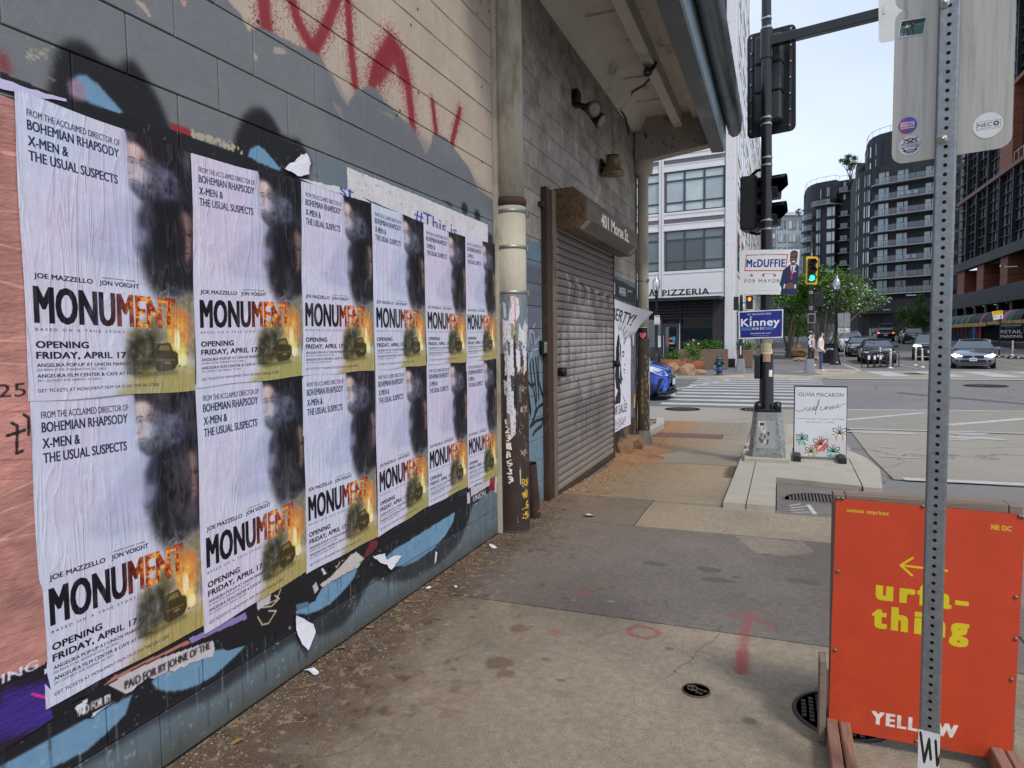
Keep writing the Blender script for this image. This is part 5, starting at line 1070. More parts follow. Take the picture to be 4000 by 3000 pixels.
for pl in [[(14, 41), (17, 40), (18, 34), (16, 30), (15, 26), (19, 22.5), (22, 23.4), (19, 25), (18, 29), (15, 36)], [(20, 36.8), (24.5, 37.2), (24.4, 36.2), (21, 35.8)], [(20.6, 35.2), (24.2, 35.2), (23.4, 34.0), (21.4, 34.0)], [(25.2, 31), (27.2, 30.8), (26.4, 30.1), (25, 30.2)], [(23, 28.3), (26.6, 28.4), (26.2, 27.7), (23.6, 27.5)], [(23.6, 26.9), (26, 26.8), (25.2, 25.9)], [(25, 37.0), (26, 36.4), (25.8, 35.4)]]: LB.poly(pl, (22, 22, 26), soft=.05)
LB.poly([(11, 19), (15, 26), (19, 22), (19, 17), (27, 12.5), (2, 12.5), (6, 16)], (26, 26, 30)); LB.poly([(15, 22), (18.5, 21), (19, 17), (25, 12.5), (16, 12.5), (17, 17)], (226, 224, 236));
for k in range(4): LB.stroke([(2+k, 12.5), (4+k*1.2, 15.5-k*.3), (8+k, 16.5-k*.8)], .2, (30, 30, 34))
LB.text('FOR SALE?', -5, 31, 7.6, 4.2, (20, 20, 24), bold=.05)
LB.stroke([(3+i*.18+.6*sin(i*.9), 3.4+1.5*sin(i*.43)+.7*sin(i*.16)) for i in range(140)], .16, (24, 24, 28)); LB.stroke([(2, 1.6), (8, .8), (16, 1.6), (24, 3.2)], .14, (24, 24, 28))
def lcurl(u, v, q):
 d = max(0, (u-.25)*.9+(v-.84)*3.0)
 if v > .76: k = min(1, d/1.15); q[0] += .34*k**2; q[2] += -.05*k-.05*k*k
 return q
o = bill('liberty_bill', ((8.86, .26), (10.0, .24), (10.02, 2.0), (8.86, 2.06)), .006, printmat('liberty print', LB, .55, bump=.006, bscale=10), nx=24, ny=32, seed=70, amp=.006, curl=lcurl)
tag(o, 'white poster of a crowned woman with its top right corner curling off the wall', 'poster')
UB = Canvas(8.85, 10.6, .1, 2.45, 110, (90, 96, 96)); UB.mottle(.3, 14, 4)
for i in range(26):
 u, v = RNG.uniform(9.6, 10.5), RNG.uniform(.3, 1.7); UB.poly([(u, v), (u+.1, v+.02), (u+.12, v+.2), (u-.02, v+.16)], [(206, 202, 204), (24, 24, 28), (150, 66, 60), (170, 160, 70), (110, 90, 130), (196, 190, 190)][i % 6], .9, jag=.02, seed=i)
for i in range(9): UB.rect(10.02, .98+.035*i, 10.2, .995+.035*i, (180, 90, 80), .7)
UB.poly([(9.0, 2.08), (10.4, 2.02), (10.42, 2.3), (9.0, 2.33)], (42, 46, 50), .97, jag=.01); UB.text('WERE', 9.28, 9.72, 2.12, .12, (220, 220, 216), bold=.04); UB.text('?', 9.8, 9.92, 2.14, .1, (110, 130, 140)); UB.rect(9.9, 2.2, 10.2, 2.23, (120, 140, 150)); UB.poly([(8.88, 2.12), (9.02, 2.1), (9.03, 2.28), (8.88, 2.3)], (216, 214, 206), .95, jag=.02)
UBM = printmat('under bills', UB, .6, 'POS', bump=.004)
o = torn('layers of small torn stickers and bills between the curling poster and the corner column', [(9.85, .35), (10.42, .3), (10.44, 1.75), (9.98, 1.9), (9.8, 1.2)], .0016, UBM, jit=.012, seed=31)
o = torn('dark torn bill with white lettering above the curling poster', [(8.88, 2.05), (9.6, 1.98), (10.4, 2.0), (10.42, 2.28), (9.5, 2.32), (8.88, 2.33)], .0014, UBM, jit=.01, seed=32)
# ================================================================== STREET FURNITURE CLOSE BY
def onP(x, y, P0, d):
 """pixel onto the vertical plane through P0 with horizontal direction d"""
 n = np.array([-d[1], d[0], 0.]); r = ray(x, y); return CAMP+r*(((np.array(P0)-CAMP)@n)/(r@n))
def hdir(az): return np.array([sin(radians(az)), cos(radians(az)), 0.])
def panel(name, quad, thick, mats, parent=None, uvs=True, nx=1, ny=1, rad=0., bow=0.):
 """flat board from 4 world corners (bl, br, tr, tl), front printed, thickness behind"""
 bl_, br_, tr_, tl_ = [Vector(q) for q in quad]; n = (br_-bl_).cross(tl_-bl_).normalized(); mb = MB()
 f = lambda u, v, o=0.: (bl_*(1-u)+br_*u)*(1-v)+(tl_*(1-u)+tr_*u)*v+n*(o+bow*4*u*(1-u))
 W_ = (br_-bl_).length; H_ = (tl_-bl_).length
 if rad:
  pts = []
  for cx_, cy_, a0 in ((rad, rad, 180), (W_-rad, rad, 270), (W_-rad, H_-rad, 0), (rad, H_-rad, 90)):
   for k in range(5): a = radians(a0+k*22.5); pts.append(((cx_+rad*cos(a))/W_, (cy_+rad*sin(a))/H_))
 else:
  pts = [(i/nx, 0) for i in range(nx)]+[(1, j/ny) for j in range(ny)]+[(1-i/nx, 1) for i in range(nx)]+[(0, 1-j/ny) for j in range(ny)]
 k = len(pts)
 if rad or (nx == 1 and ny == 1): mb.add([f(*p) for p in pts], [list(range(k))], pts)
 else:
  vs = [f(i/nx, j/ny) for j in range(ny+1) for i in range(nx+1)]; uv = [(i/nx, j/ny) for j in range(ny+1) for i in range(nx+1)]
  mb.add(vs, [[j*(nx+1)+i, j*(nx+1)+i+1, (j+1)*(nx+1)+i+1, (j+1)*(nx+1)+i] for j in range(ny) for i in range(nx)], uv)
 mb.cur = 1 if isinstance(mats, (list, tuple)) and len(mats) > 1 else 0
 vs = [f(*p) for p in pts]+[f(*p, -thick) for p in pts]
 mb.add(vs, [[i, (i+1) % k, k+(i+1) % k, k+i][::-1] for i in range(k)]+[[k+i for i in range(k)][::-1]], [(0, 0)]*(2*k))
 return mb.build(name, mats, parent, fix=False)
BLKP = mat('black pole paint', srgb(30, 30, 33), .28, .3, var=.12, scale=10, coat=.3)
GALV = mat('galvanised steel', srgb(128, 131, 134), .42, .7, var=.16, scale=26, c2=srgb(140, 143, 146), c2lo=.5, c2hi=.62, c2scale=90, detail=3)
GALV2 = mat('cast aluminium', srgb(150, 152, 152), .5, .55, var=.14, scale=22, c2=srgb(118, 120, 122), c2lo=.5, c2hi=.62, c2scale=30, bump=.001)
SILV = mat('silver clamp', srgb(190, 190, 190), .3, .85)
tp = empty('signal_pole', (0, 0, 0), label='black traffic signal pole on the raised kerb with two campaign signs strapped to it', cat='signal pole')
PY = 9.37; gb = gz(PY)+.05
pb = onY(2994, 1640, PY); pt_ = onY(2994, -260, PY)
bx, by = 1.935, 9.37
mb = MB(); mb.box((bx, by, gb+.03), (.56, .56, .07), bev=.01); mb.build('plinth', APR, tp)
mb = MB(); mb.smooth = False
def sqring(cx_, cy_, z, w_, c): return [(cx_+sx*(w_/2-(c if ax else 0)), cy_+sy*(w_/2-(0 if ax else c)), z) for (sx, sy, ax) in ((1, -1, 0), (1, 1, 0), (1, 1, 1), (-1, 1, 1), (-1, 1, 0), (-1, -1, 0), (-1, -1, 1), (1, -1, 1))]
rings = [(gb+.065, .45, .05), (gb+.10, .45, .05), (gb+.30, .42, .055), (gb+.58, .365, .06), (gb+.64, .355, .06)]
vs = [p for z, w_, c in rings for p in sqring(bx, by, z, w_, c)]
mb.add(vs, [[j*8+i, j*8+(i+1) % 8, (j+1)*8+(i+1) % 8, (j+1)*8+i] for j in range(len(rings)-1) for i in range(8)]+[[32+i for i in range(8)]]); mb.build('transformer_base', GALV2, tp)
ZT = gb+.64
mb = MB(); mb.box((bx, by, ZT+.02), (.33, .33, .035), bev=.008)
for sx in (-1, 1):
 for sy in (-1, 1): mb.lathe([(.05, 0), (.052, .05), (.04, .075), (.0001, .085)], (bx+sx*.115, by+sy*.115, ZT+.035), 12)
mb.build('bolt_covers', BLKP, tp)
def polepos(z): k = (z-pb[2])/(pt_[2]-pb[2]); return pb+(pt_-pb)*k
mb = MB(); zs = [ZT+.02, ZT+.09, 1.6, 3.2, 5, 7.2]; rs = [.105, .092, .082, .072, .062, .055]
vs = []
for z, r in zip(zs, rs):
 c = polepos(z)
 for k in range(16): a = 2*pi*k/16; rr = r*(1.0 if k % 2 else .965); vs.append((c[0]+rr*cos(a), c[1]+rr*sin(a), z))
mb.smooth = True; mb.add(vs, [[j*16+i, j*16+(i+1) % 16, (j+1)*16+(i+1) % 16, (j+1)*16+i] for j in range(len(zs)-1) for i in range(16)]); mb.build('shaft', BLKP, tp)
def prad(z): return np.interp(z, zs, rs)
for yy in (75, 112, 462, 487, 618, 647, 862, 896):
 z = onY(2994, yy, PY)[2]; c = polepos(z); r = prad(z)
 mb = MB(); mb.lathe([(r+.001, -.010), (r+.004, -.009), (r+.004, .009), (r+.001, .010)], (c[0], c[1], z), 20); mb.box((c[0]+.03, c[1]-r-.006, z), (.04, .018, .03), bev=.003); mb.build('band_clamp', SILV, tp)
# mast arm
dA = hdir(102); a0 = onP(3012, 163, (pb[0], PY, 0), dA[:2]); a1 = onP(3520, 34, (pb[0], PY, 0), dA[:2]); a1 = a0+(a1-a0)*1.9
d_ = Vector(a1-a0).normalized(); mb = MB()
L = (Vector(a1)-Vector(a0)).length; q = d_.to_track_quat('X', 'Z')
mb.box((0, 0, 0), (L, .10, .115), bev=.006); arm = mb.build('mast_arm', BLKP, tp, (Vector(a0)+Vector(a1))/2, q.to_euler())
c = polepos(a0[2]); MB().tube([(c[0], c[1], a0[2]-.2), (c[0], c[1], a0[2]+.16)], prad(a0[2])+.014, 16).build('arm_collar', BLKP, tp)
# upper signal head seen from behind, with its backplate
sh = empty('traffic_light', (0, 0, 0), label='upper traffic signal seen from behind with a large black rounded backplate', cat='traffic light')
dS = hdir(102); P0 = (pb[0], PY+.32, 0)
cs = [onP(*q, P0, dS[:2]) for q in ((2919, 545), (3109, 508), (3109, 90), (2919, 138))]
BPM = mat('backplate black', srgb(30, 31, 34), .5, .1, var=.1, stretch=(8, 8, .2))
panel('backplate', cs, .004, [BPM], sh, rad=.07)
cen = Vector(np.mean(cs, axis=0)); nrm_ = Vector((-dS[1], dS[0], 0));
if nrm_.y > 0: nrm_ = -nrm_
rzS = atan2(dS[1], dS[0])
for k in range(3):
 z = cen.z+(1-k)*.36; p = cen+nrm_*.11; MB().box((0, 0, 0), (.33, .20, .352), bev=.02).build('housing', mat('housing grey', srgb(58, 58, 62), .5, .2, var=.15), sh, (p.x, p.y, z), (0, 0, rzS))
mb = MB()
for s_ in (-1, 1):
 mb.box((s_*.245, -.012, 0), (.03, .02, 1.3))
 for k in range(7): mb.box((s_*.245, -.03, -.6+k*.2), (.018, .02, .03), bev=.004)
mb.build('stiffener', SILV if False else mat('plate strip', srgb(70, 70, 74), .45, .4), sh, (cen+nrm_*.004), (0, 0, rzS))
mb = MB()
for k in range(7): mb.box((.245, -.045, -.6+k*.2), (.016, .012, .026), bev=.003).box((-.245, -.045, -.6+k*.2), (.016, .012, .026), bev=.003)
mb.build('fixing_bolts', SILV, sh, (cen+nrm_*.004), (0, 0, rzS))
for z in (cen.z+.46, cen.z-.46): p = polepos(z); MB().tube([(p[0], p[1], z), (cen.x-.06, cen.y-.1, z)], .022, 8).build('bracket', BLKP, sh)
# lower signal head facing the side street
s2 = empty('traffic_light', (0, 0, 0), label='lower black traffic signal in side view with two square visors, below the backplate', cat='traffic light')
zt = onY(2940, 680, PY)[2]; zb = onY(2940, 893, PY)[2]; c = polepos((zt+zb)/2); dV = hdir(100)
MB().box((0, 0, 0), (.21, .34, zt-zb), bev=.02).build('housing', BPM, s2, (c[0]-.20, c[1]+.22, (zt+zb)/2), (0, 0, radians(-8)))
for k in range(2):
 z = zt-(k+.5)*(zt-zb)/2; mb = MB(); hh_ = (zt-zb)/2*.47
 n = 12; vs = []
 for i in range(n+1):
  a = pi*1.3-(pi*1.6)*i/n; y_, z_ = .165*cos(a), .165*sin(a); Lf = .33 if 2 < i < n-2 else .25
  vs += [(0, y_, z_), (Lf, y_*1.05, z_*1.02+.008)]
 mb.smooth = True; mb.add(vs, [[2*i, 2*i+1, 2*i+3, 2*i+2] for i in range(n)]+[[2*i+2, 2*i+3, 2*i+1, 2*i] for i in range(n)]); mb.smooth = False
 mb.build('visor', BPM, s2, (c[0]-.09, c[1]+.2, z), (0, 0, radians(-8)), fix=False)
for z in (zt+.06, zb-.06): MB().tube([(c[0], c[1], z), (c[0]-.12, c[1]+.1, z), (c[0]-.2, c[1]+.2, z-(.04 if z > c[2] else -.04))], .02, 8).build('bracket', BLKP, s2)
# push-button box and handbills on the shaft
pbx = empty('push_button', (0, 0, 0), label='black pedestrian push button housing on the left of the signal pole', cat='button box')
b0, b1 = onY(2958, 1478, PY), onY(2958, 1389, PY); MB().bb((b0[0]-.035, PY-.10, b0[2]), (b0[0]+.035, PY+.06, b1[2]), bev=.012).build('housing', BPM, pbx)
def wrap(name, pts_px, r_add, m, label, cat='sticker', n=8):
 zb_, zt_ = onY(2994, pts_px[3], PY)[2], onY(2994, pts_px[1], PY)[2]; c = polepos((zt_+zb_)/2); r = prad((zt_+zb_)/2)+r_add
 xl = onY(pts_px[0], 1300, PY)[0]-c[0]; xr = onY(pts_px[2], 1300, PY)[0]-c[0]; al = math.asin(max(-1, min(1, xl/r))); ar = math.asin(max(-1, min(1, xr/r))); mb = MB(); mb.smooth = True; vs = []; uv = []
 for i in range(n+1):
  a = al+(ar-al)*i/n
  for v in (0, 1): vs.append((c[0]+r*sin(a), c[1]-r*cos(a), zb_+(zt_-zb_)*v)); uv.append((i/n, v))
 mb.add(vs, [[2*i, 2*i+2, 2*i+3, 2*i+1] for i in range(n)], uv); return tag(mb.build(name, m), label, cat)
H1 = Canvas(0, 10, 0, 13, 12, (196, 190, 158)); H1.mottle(.12, 12, 2)
for k in range(9): H1.text(['LOST SINCE', 'THE EVENING', 'PLEASE CALL', 'ANY TIME AT', 'THE NUMBER', 'BELOW OR ASK', 'AT THE SHOP', 'THANK YOU', 'VERY MUCH'][k], 1.2, 8.8, 10.4-k*1.1, .62, (40, 38, 36), bold=.05)
H1.poly([(0, 9), (1, 10), (.8, 13), (0, 13)], (60, 60, 60), jag=.3); H1.poly([(9, 4), (10, 3), (10, 9), (9.2, 8)], (40, 40, 40), jag=.4)
wrap('handbill', (2972, 1322, 3019, 1382), .003, printmat('handbill print', H1, .7), 'weathered handbill taped round the signal pole below the blue sign', 'handbill')
H2 = Canvas(0, 8, 0, 6, 12, (190, 146, 132)); H2.mottle(.15, 9, 3)
for k in range(4): H2.text(['FOUND CAT', 'BLACK WHITE', 'NEAR HERE', 'CALL ME'][k], .8, 7.2, 4.6-k*1.2, .6, (70, 40, 36), bold=.04)
wrap('handbill', (2982, 1383, 3011, 1412), .0035, printmat('pink handbill', H2, .7), 'torn pink handbill under the larger one on the signal pole', 'handbill')
wrap('sticker', (3006, 1444, 3019, 1470), .002, WHP, 'white peeled sticker low on the right of the signal pole')
# stickers on the cast base
BS = Canvas(0, 12, 0, 14, 16, (150, 152, 152)); BS.rect(1.2, 10.8, 5.4, 13.4, (216, 216, 214)); BS.rect(1.8, 11.2, 5, 12.9, (40, 40, 42))
for k in range(4): BS.text('STREET NEWS', 2, 4.8, 12.5-k*.42, .26, (200, 190, 150))
for i in range(18): u, v = RNG.uniform(1.5, 7.5), RNG.uniform(1.5, 9.5); BS.poly([(u, v), (u+1, v+.2), (u+1.2, v+2), (u-.2, v+1.6)], [(206, 200, 196), (96, 80, 84), (60, 58, 62), (190, 176, 170), (150, 152, 152)][i % 5], .9, jag=.25, seed=i)
panel('sticker_sheet', [(bx-.13, by-.222, gb+.18), (bx+.10, by-.222, gb+.18), (bx+.095, by-.193, gb+.54), (bx-.125, by-.193, gb+.54)], .001, [printmat('base stickers', BS, .5)], tp)
# campaign signs
MD = Canvas(0, 32, 0, 24, 18, (222, 224, 226))
MD.poly([(2.2, 12.6), (2.6, 21.4), (9.6, 21.5), (9.6, 21.1), (3.0, 20.9), (2.7, 13.1), (24.6, 13.0), (25.2, 21.0), (18, 21.2), (18, 21.6), (25.8, 21.5), (25.1, 12.5)], (190, 50, 46))
MD.text('KENYAN', 10.2, 17.5, 20.9, 1.1, (40, 50, 90)); MD.text('McDUFFIE', 3.3, 24.4, 14.8, 4.3, (36, 46, 122), bold=.06, spacing=1.12)
def star(cv, u, v, r, c): cv.poly([(u+(r if i % 2 == 0 else r*.42)*sin(i*pi/5), v+(r if i % 2 == 0 else r*.42)*cos(i*pi/5)) for i in range(10)], c)
for u in (6.4, 13.0, 19.2): star(MD, u, 10.3, 1.2, (200, 56, 56))
MD.stroke([(12.6, 11.3), (18.6, 11.0)], .08, (40, 40, 40)); MD.text('FOR MAYOR', 2.6, 22.2, 6.4, 1.9, (40, 46, 92), bold=.02, spacing=1.3)
MD.text('Paid for by the campaign committee of the candidate', 6, 22, 2.0, .35, (120, 120, 130))
MD.poly([(22.9, -1), (23.4, 3.5), (22.2, 5.5), (23.6, 13), (27.2, 16), (31, 16.2), (33, 14), (33, -1)], (34, 42, 84), soft=.06); MD.poly([(27.4, 15.4), (28.4, 9), (30.6, 15.8)], (196, 212, 234)); MD.poly([(28.3, 15), (28.9, 15.1), (28.9, 8.2), (28.0, 8.0), (27.8, 9)], (186, 42, 44))
MD.poly([(26.9, 21), (27, 17.8), (27.8, 16.2), (29.4, 15.6), (30.8, 17.2), (31.1, 21), (30.4, 22.7), (28.8, 23.3), (27.3, 22.4)], (112, 76, 60), soft=.05); MD.poly([(26.9, 21), (27.1, 22.6), (28.8, 23.6), (30.8, 22.9), (31.1, 21), (30.4, 22.2), (28.6, 22.5)], (50, 44, 44), soft=.05)
MD.stroke([(27.0, 20.1), (30.9, 20.1)], .13, (30, 28, 30)); MD.ell(28, 19.9, .72, .5, (44, 36, 34), .7); MD.ell(29.9, 19.9, .72, .5, (44, 36, 34), .7); MD.poly([(27.9, 17.7), (28.6, 17.2), (29.6, 17.3), (30.1, 17.9), (29, 17.9)], (236, 230, 226));
MD.poly([(24.8, 4.2), (26, 5.6), (28.6, 6.6), (30.4, 5.2), (30, 3.4), (27.6, 3.0), (25.6, 3.2)], (120, 80, 62), soft=.08)
for k in range(4): MD.stroke([(26+k*1.0, 3.6), (27+k*.9, 5.7)], .07, (80, 50, 40), .8)
MD.poly([(24.3, 3.4), (25, 3.2), (25.4, 5.4), (24.7, 5.9)], (206, 216, 234)); MD.poly([(30.3, 3.4), (31.3, 3.4), (31.2, 5.6), (30.4, 5.4)], (206, 216, 234)); MD.stroke([(23.6, 7), (24.2, 11)], .06, (20, 26, 60), .8); MD.rect(29.8, 12, 30.6, 12.8, (210, 214, 226))
Pm = (pb[0], PY-.105, 0); cs = [onP(*q, Pm, (1, 0)) for q in ((2888, 1150), (3113, 1151), (3125, 974), (2897, 977))]
o = panel('campaign_sign', cs, .004, [printmat('mayor sign', MD, .38, bump=.0008), WHP], None, nx=8, ny=4, bow=.012); tag(o, 'white mayoral campaign sign with a smiling man in a navy suit on the signal pole', 'sign')
KN = Canvas(0, 24, 0, 16, 20, (226, 230, 236)); KN.rect(.6, .6, 23.4, 15.4, (32, 38, 122)); KN.poly([(14, .6), (20, .6), (23.4, 4), (23.4, 12), (17, 15.4), (12, 15.4)], (44, 52, 146), .4, soft=1.2)
KN.text('DC DELEGATE 2026', 5, 17.5, 13.5, .95, (230, 234, 240), bold=.03); KN.text('Kinney', 1.4, 22.0, 7.2, 4.6, (228, 232, 240), bold=.05, spacing=1.08); KN.poly([(5.9, 12.2), (6.8, 13.0), (7.7, 12.2), (6.7, 11.3)], (120, 180, 230)); KN.text('FOR DC', 7.4, 14.4, 5.0, 1.35, (230, 234, 240), bold=.03)
for k in range(3): KN.rect(1.4, 4.9+k*.62, 7.0, 5.15+k*.62, (110, 170, 228)); KN.rect(14.8, 4.9+k*.62, 19.2-k*.3, 5.15+k*.62, (110, 170, 228))
KN.text('kinneyfordc.com', 6.4, 17.4, 2.6, .85, (230, 234, 240), bold=.03); KN.text('PAID FOR BY KINNEY FOR DC', 7.4, 16.2, 1.4, .4, (200, 208, 230), bold=.01)
cs = [onP(*q, Pm, (1, 0)) for q in ((2888, 1324), (3058, 1319), (3060, 1208), (2884, 1217))]
o = panel('campaign_sign', cs, .004, [printmat('delegate sign', KN, .35, bump=.0006), WHP], None, nx=8, ny=3, bow=.010); tag(o, 'blue delegate campaign sign with a white border, lower one on the signal pole', 'sign')
# blank-backed white sign hanging on the arm
cs = [onP(*q, (pb[0], PY-.08, 0), dA[:2]) for q in ((3432, 170), (3640, 128), (3640, -200), (3432, -120))]
ws = empty('arm_sign', (0, 0, 0), label='white blank sign clamped to the mast arm, partly hidden by the near grey signs', cat='sign'); panel('plate', cs, .004, [mat('white sign face', srgb(214, 212, 206), .5, var=.04)], ws, rad=.05)
p = onP(3452, 40, (pb[0], PY-.16, 0), dA[:2]); MB().box(tuple(p), (.03, .03, .09), bev=.004).build('clamp', SILV, ws)
# ---- perforated post in the foreground
pp = empty('perforated_post', (0, 0, 0), label='galvanised perforated square sign post in the right foreground', cat='post')
PC = CAMP+ray(3668, 1500)*1.95; PW = .0525; pitch = .0254
ct = CAMP+ray(3711, 0)*1.95; lean = 0
yaw = radians(-10.5); dX = np.array([cos(yaw), sin(yaw), 0]); dY = np.array([-sin(yaw), cos(yaw), 0])
GP = GALV
z0p, z1p = -.02, 2.95
mb = MB()
def holeface(org, u, n_, z0, z1, off=.5):
 k = 12; hw = PW/2-.006; r = .0056
 nz = int((z1-z0)/pitch)
 for j in range(nz):
  zc_ = z0+(j+off)*pitch; base = []; inn = []; deep = []
  for i in range(k):
   a = 2*pi*i/k; cx_, cz = cos(a), sin(a); m_ = max(abs(cx_)/hw, abs(cz)/(pitch/2)); base.append((cx_/m_, cz/m_)); inn.append((r*cx_, r*cz))
  # square corners
  vs = [org+u*b[0]+np.array([0, 0, zc_+b[1]]) for b in base]+[org+u*b[0]+np.array([0, 0, zc_+b[1]])-n_*.0 for b in inn]+[org+u*b[0]*.9-n_*.0024+np.array([0, 0, zc_+b[1]*.9]) for b in inn]
  fs = [[i, (i+1) % k, k+(i+1) % k, k+i] for i in range(k)]+[[k+i, k+(i+1) % k, 2*k+(i+1) % k, 2*k+i] for i in range(k)]
  cn = [org+u*sx*hw+np.array([0, 0, zc_+sz*pitch/2]) for sx, sz in ((1, 1), (-1, 1), (-1, -1), (1, -1))]
  b = len(vs); vs += cn; fs += [[b, 2, 1], [b+1, 5, 4], [b+2, 8, 7], [b+3, 11, 10]]
  mb.add(vs, fs)
C0 = np.array([PC[0], PC[1], 0.])
faces_ = [(dX, -dY), (dY, dX), (-dX, dY), (-dY, -dX)]
for u, n_ in faces_[:2]: holeface(C0+n_*PW/2, u, n_, z0p, z1p)
for u, n_ in faces_[2:]:
 o_ = C0+n_*PW/2; hw = PW/2-.006; mb.add([o_-u*hw+np.array([0, 0, z0p]), o_+u*hw+np.array([0, 0, z0p]), o_+u*hw+np.array([0, 0, z1p]), o_-u*hw+np.array([0, 0, z1p])], [[0, 1, 2, 3]])
mb.smooth = True
for (u, n_), (u2, n2) in zip(faces_, faces_[1:]+faces_[:1]):
 vs = []
 for i in range(5):
  a = pi/2*i/4; q = C0+(n_+n2)*(PW/2-.006)+n_*.006*cos(a)+n2*.006*sin(a); vs += [q+np.array([0, 0, z0p]), q+np.array([0, 0, z1p])]
 mb.add(vs, [[2*i, 2*i+2, 2*i+3, 2*i+1] for i in range(4)])
mb.smooth = False
mb.build('tube', GP, pp, fix=False)
LBW = Canvas(0, 20, 0, 9, 12, (206, 206, 204)); LBW.mottle(.08, 4, 3)
for a in ([(1, 8), (3, 2), (5, 7), (6, 3)], [(8, 7), (9, 2), (11, 5)], [(13, 8), (14, 3), (16, 7), (17, 2)]): LBW.stroke(a, .6, (30, 30, 32))
zl = 0.0
for yy in (2935,): zl = (CAMP+ray(3640, yy)*1.9)[2]
mb = MB()
vs = []; uv = []
for i, (sx, sy) in enumerate(((-1, -1), (1, -1), (1, 1))):
 q = C0+dX*sx*(PW/2+.001)+dY*sy*(PW/2+.001)
 vs += [q+np.array([0, 0, zl-.12]), q+np.array([0, 0, zl])]; uv += [(i/2, 0), (i/2, 1)]
mb.add(vs, [[0, 2, 3, 1], [2, 4, 5, 3]], uv); tag(mb.build('sticker', printmat('post label', LBW, .5)), 'white label with black marker scrawl wrapped round the foot of the perforated post', 'sticker')
ALU = mat('brushed sign back', srgb(170, 163, 153), .38, .75, var=.08, scale=8, stretch=(14, 14, .6), c2=srgb(138, 134, 128), c2lo=.5, c2hi=.7)
back0 = C0+dY*(PW/2+.006)
def plate(name, px4, off, label, rad):
 P = back0+dY*off; cs = [onP(*q, P, dX[:2]) for q in px4]; e = empty(name, (0, 0, 0), label=label, cat='sign'); panel('plate', cs, .0025, [ALU], e, rad=rad); return e, P
sA, PA_ = plate('sign_back', ((3482, 645), (3953, 572), (3972, -45), (3497, 42)), 0, 'bare aluminium back of a sign with four stickers on the perforated post', .032)
sB, _ = plate('sign_back', ((3497, 45), (3976, -40), (3990, -500), (3500, -420)), .006, 'upper bare sign back whose rounded lower corner shows above the stickered one', .03)
for yy in (15, 545):
 p = onP(3690 if yy < 100 else 3682, yy, C0-dY*(PW/2), dX[:2]); MB().lathe([(.013, 0), (.013, .002), (.008, .003), (.0075, .010), (.004, .012), (.004, .017)], (0, 0, 0), 12).build('bolt', SILV, pp, p, (radians(90), 0, yaw))
def disc(name, cx_, cy_, rx_, m, label, ov=1., off=.0015):
 P = PA_-dY*off; c = onP(cx_, cy_, P, dX[:2]); r = abs((onP(cx_+rx_, cy_, P, dX[:2])-c)@dX); n = 28; mb = MB()
 mb.add([c+dX*r*cos(2*pi*i/n)+np.array([0, 0, r*ov*sin(2*pi*i/n)]) for i in range(n)], [list(range(n))], [(.5+.5*cos(2*pi*i/n), .5+.5*sin(2*pi*i/n)) for i in range(n)]); return tag(mb.build(name, m, fix=False), label, 'sticker')
ts = Canvas(-1, 1, -1, 1, 120, (110, 60, 150)); gx = np.linspace(-1, 1, ts.w)[None, :, None]; gy = np.linspace(-1, 1, ts.h)[:, None, None]
ts.a[:] = np.clip(np.array([150, 60, 130])/255*(.5-gx*.5)+np.array([70, 90, 180])/255*(.5+gx*.5)+gy*np.array([-.02, .0, .12]), 0, 1)
ts.rect(-.75, -.38, .72, .42, (216, 196, 206)); ts.text('TACO', -.66, -.02, .06, .26, (150, 40, 60), bold=.05); ts.text('NACO', -.66, -.02, -.3, .26, (150, 40, 60), bold=.05); ts.stroke([(.03, -.3), (.03, .34)], .015, (60, 30, 50)); ts.text('KC', .1, .64, .0, .32, (40, 30, 60), bold=.02); ts.stroke([(.1, -.2), (.25, -.12), (.36, -.2), (.48, -.12), (.62, -.2)], .05, (30, 24, 36))
disc('sticker', 3400+345*.4219, 1160*.4219, 87*.4219, printmat('taco sticker', ts, .35, bump=0), 'purple and blue round sticker on the left of the stickered sign back')
ec = Canvas(-1, 1, -1, 1, 120, (214, 212, 220));
for k in range(20): a = 2*pi*k/20; ec.stroke([(.62*cos(a)*1.0, .66*sin(a)), (.74*cos(a), .78*sin(a))], .05, (46, 44, 54))
for a_, b_ in ((25, 155), (205, 335)): ec.stroke([(.62*cos(radians(a)), .66*sin(radians(a))) for a in range(a_, b_, 8)], .035, (46, 44, 54))
ec.stroke([(-.6, .72), (.35, .22)], .06, (46, 44, 54)); ec.stroke([(.6, .72), (-.35, .22)], .06, (46, 44, 54)); ec.stroke([(-.2, .5), (0, .42), (.2, .5)], .05, (46, 44, 54))
ec.poly([(-.86, -.2), (.86, -.12), (.9, .26), (-.84, .2)], (214, 212, 220)); ec.stroke([(-.86, -.2), (0, -.13), (.86, -.12), (.9, .26), (0, .24), (-.84, .2)], .025, (46, 44, 54), closed=True); ec.text('ECOMOTIVE', -.72, .76, -.06, .2, (46, 44, 54), bold=.06); ec.ell(-.5, -.45, .12, .12, (46, 44, 54)); ec.ell(.5, -.42, .12, .12, (46, 44, 54)); ec.rect(-.3, -.5, .3, -.36, (46, 44, 54), .6); ec.rect(-.3, -.66, .3, -.58, (46, 44, 54), .8)
disc('sticker', 3400+368*.4219, 1348*.4219, 104*.4219, printmat('gear sticker', ec, .4, bump=0), 'white round sticker with a gear emblem below the purple one')
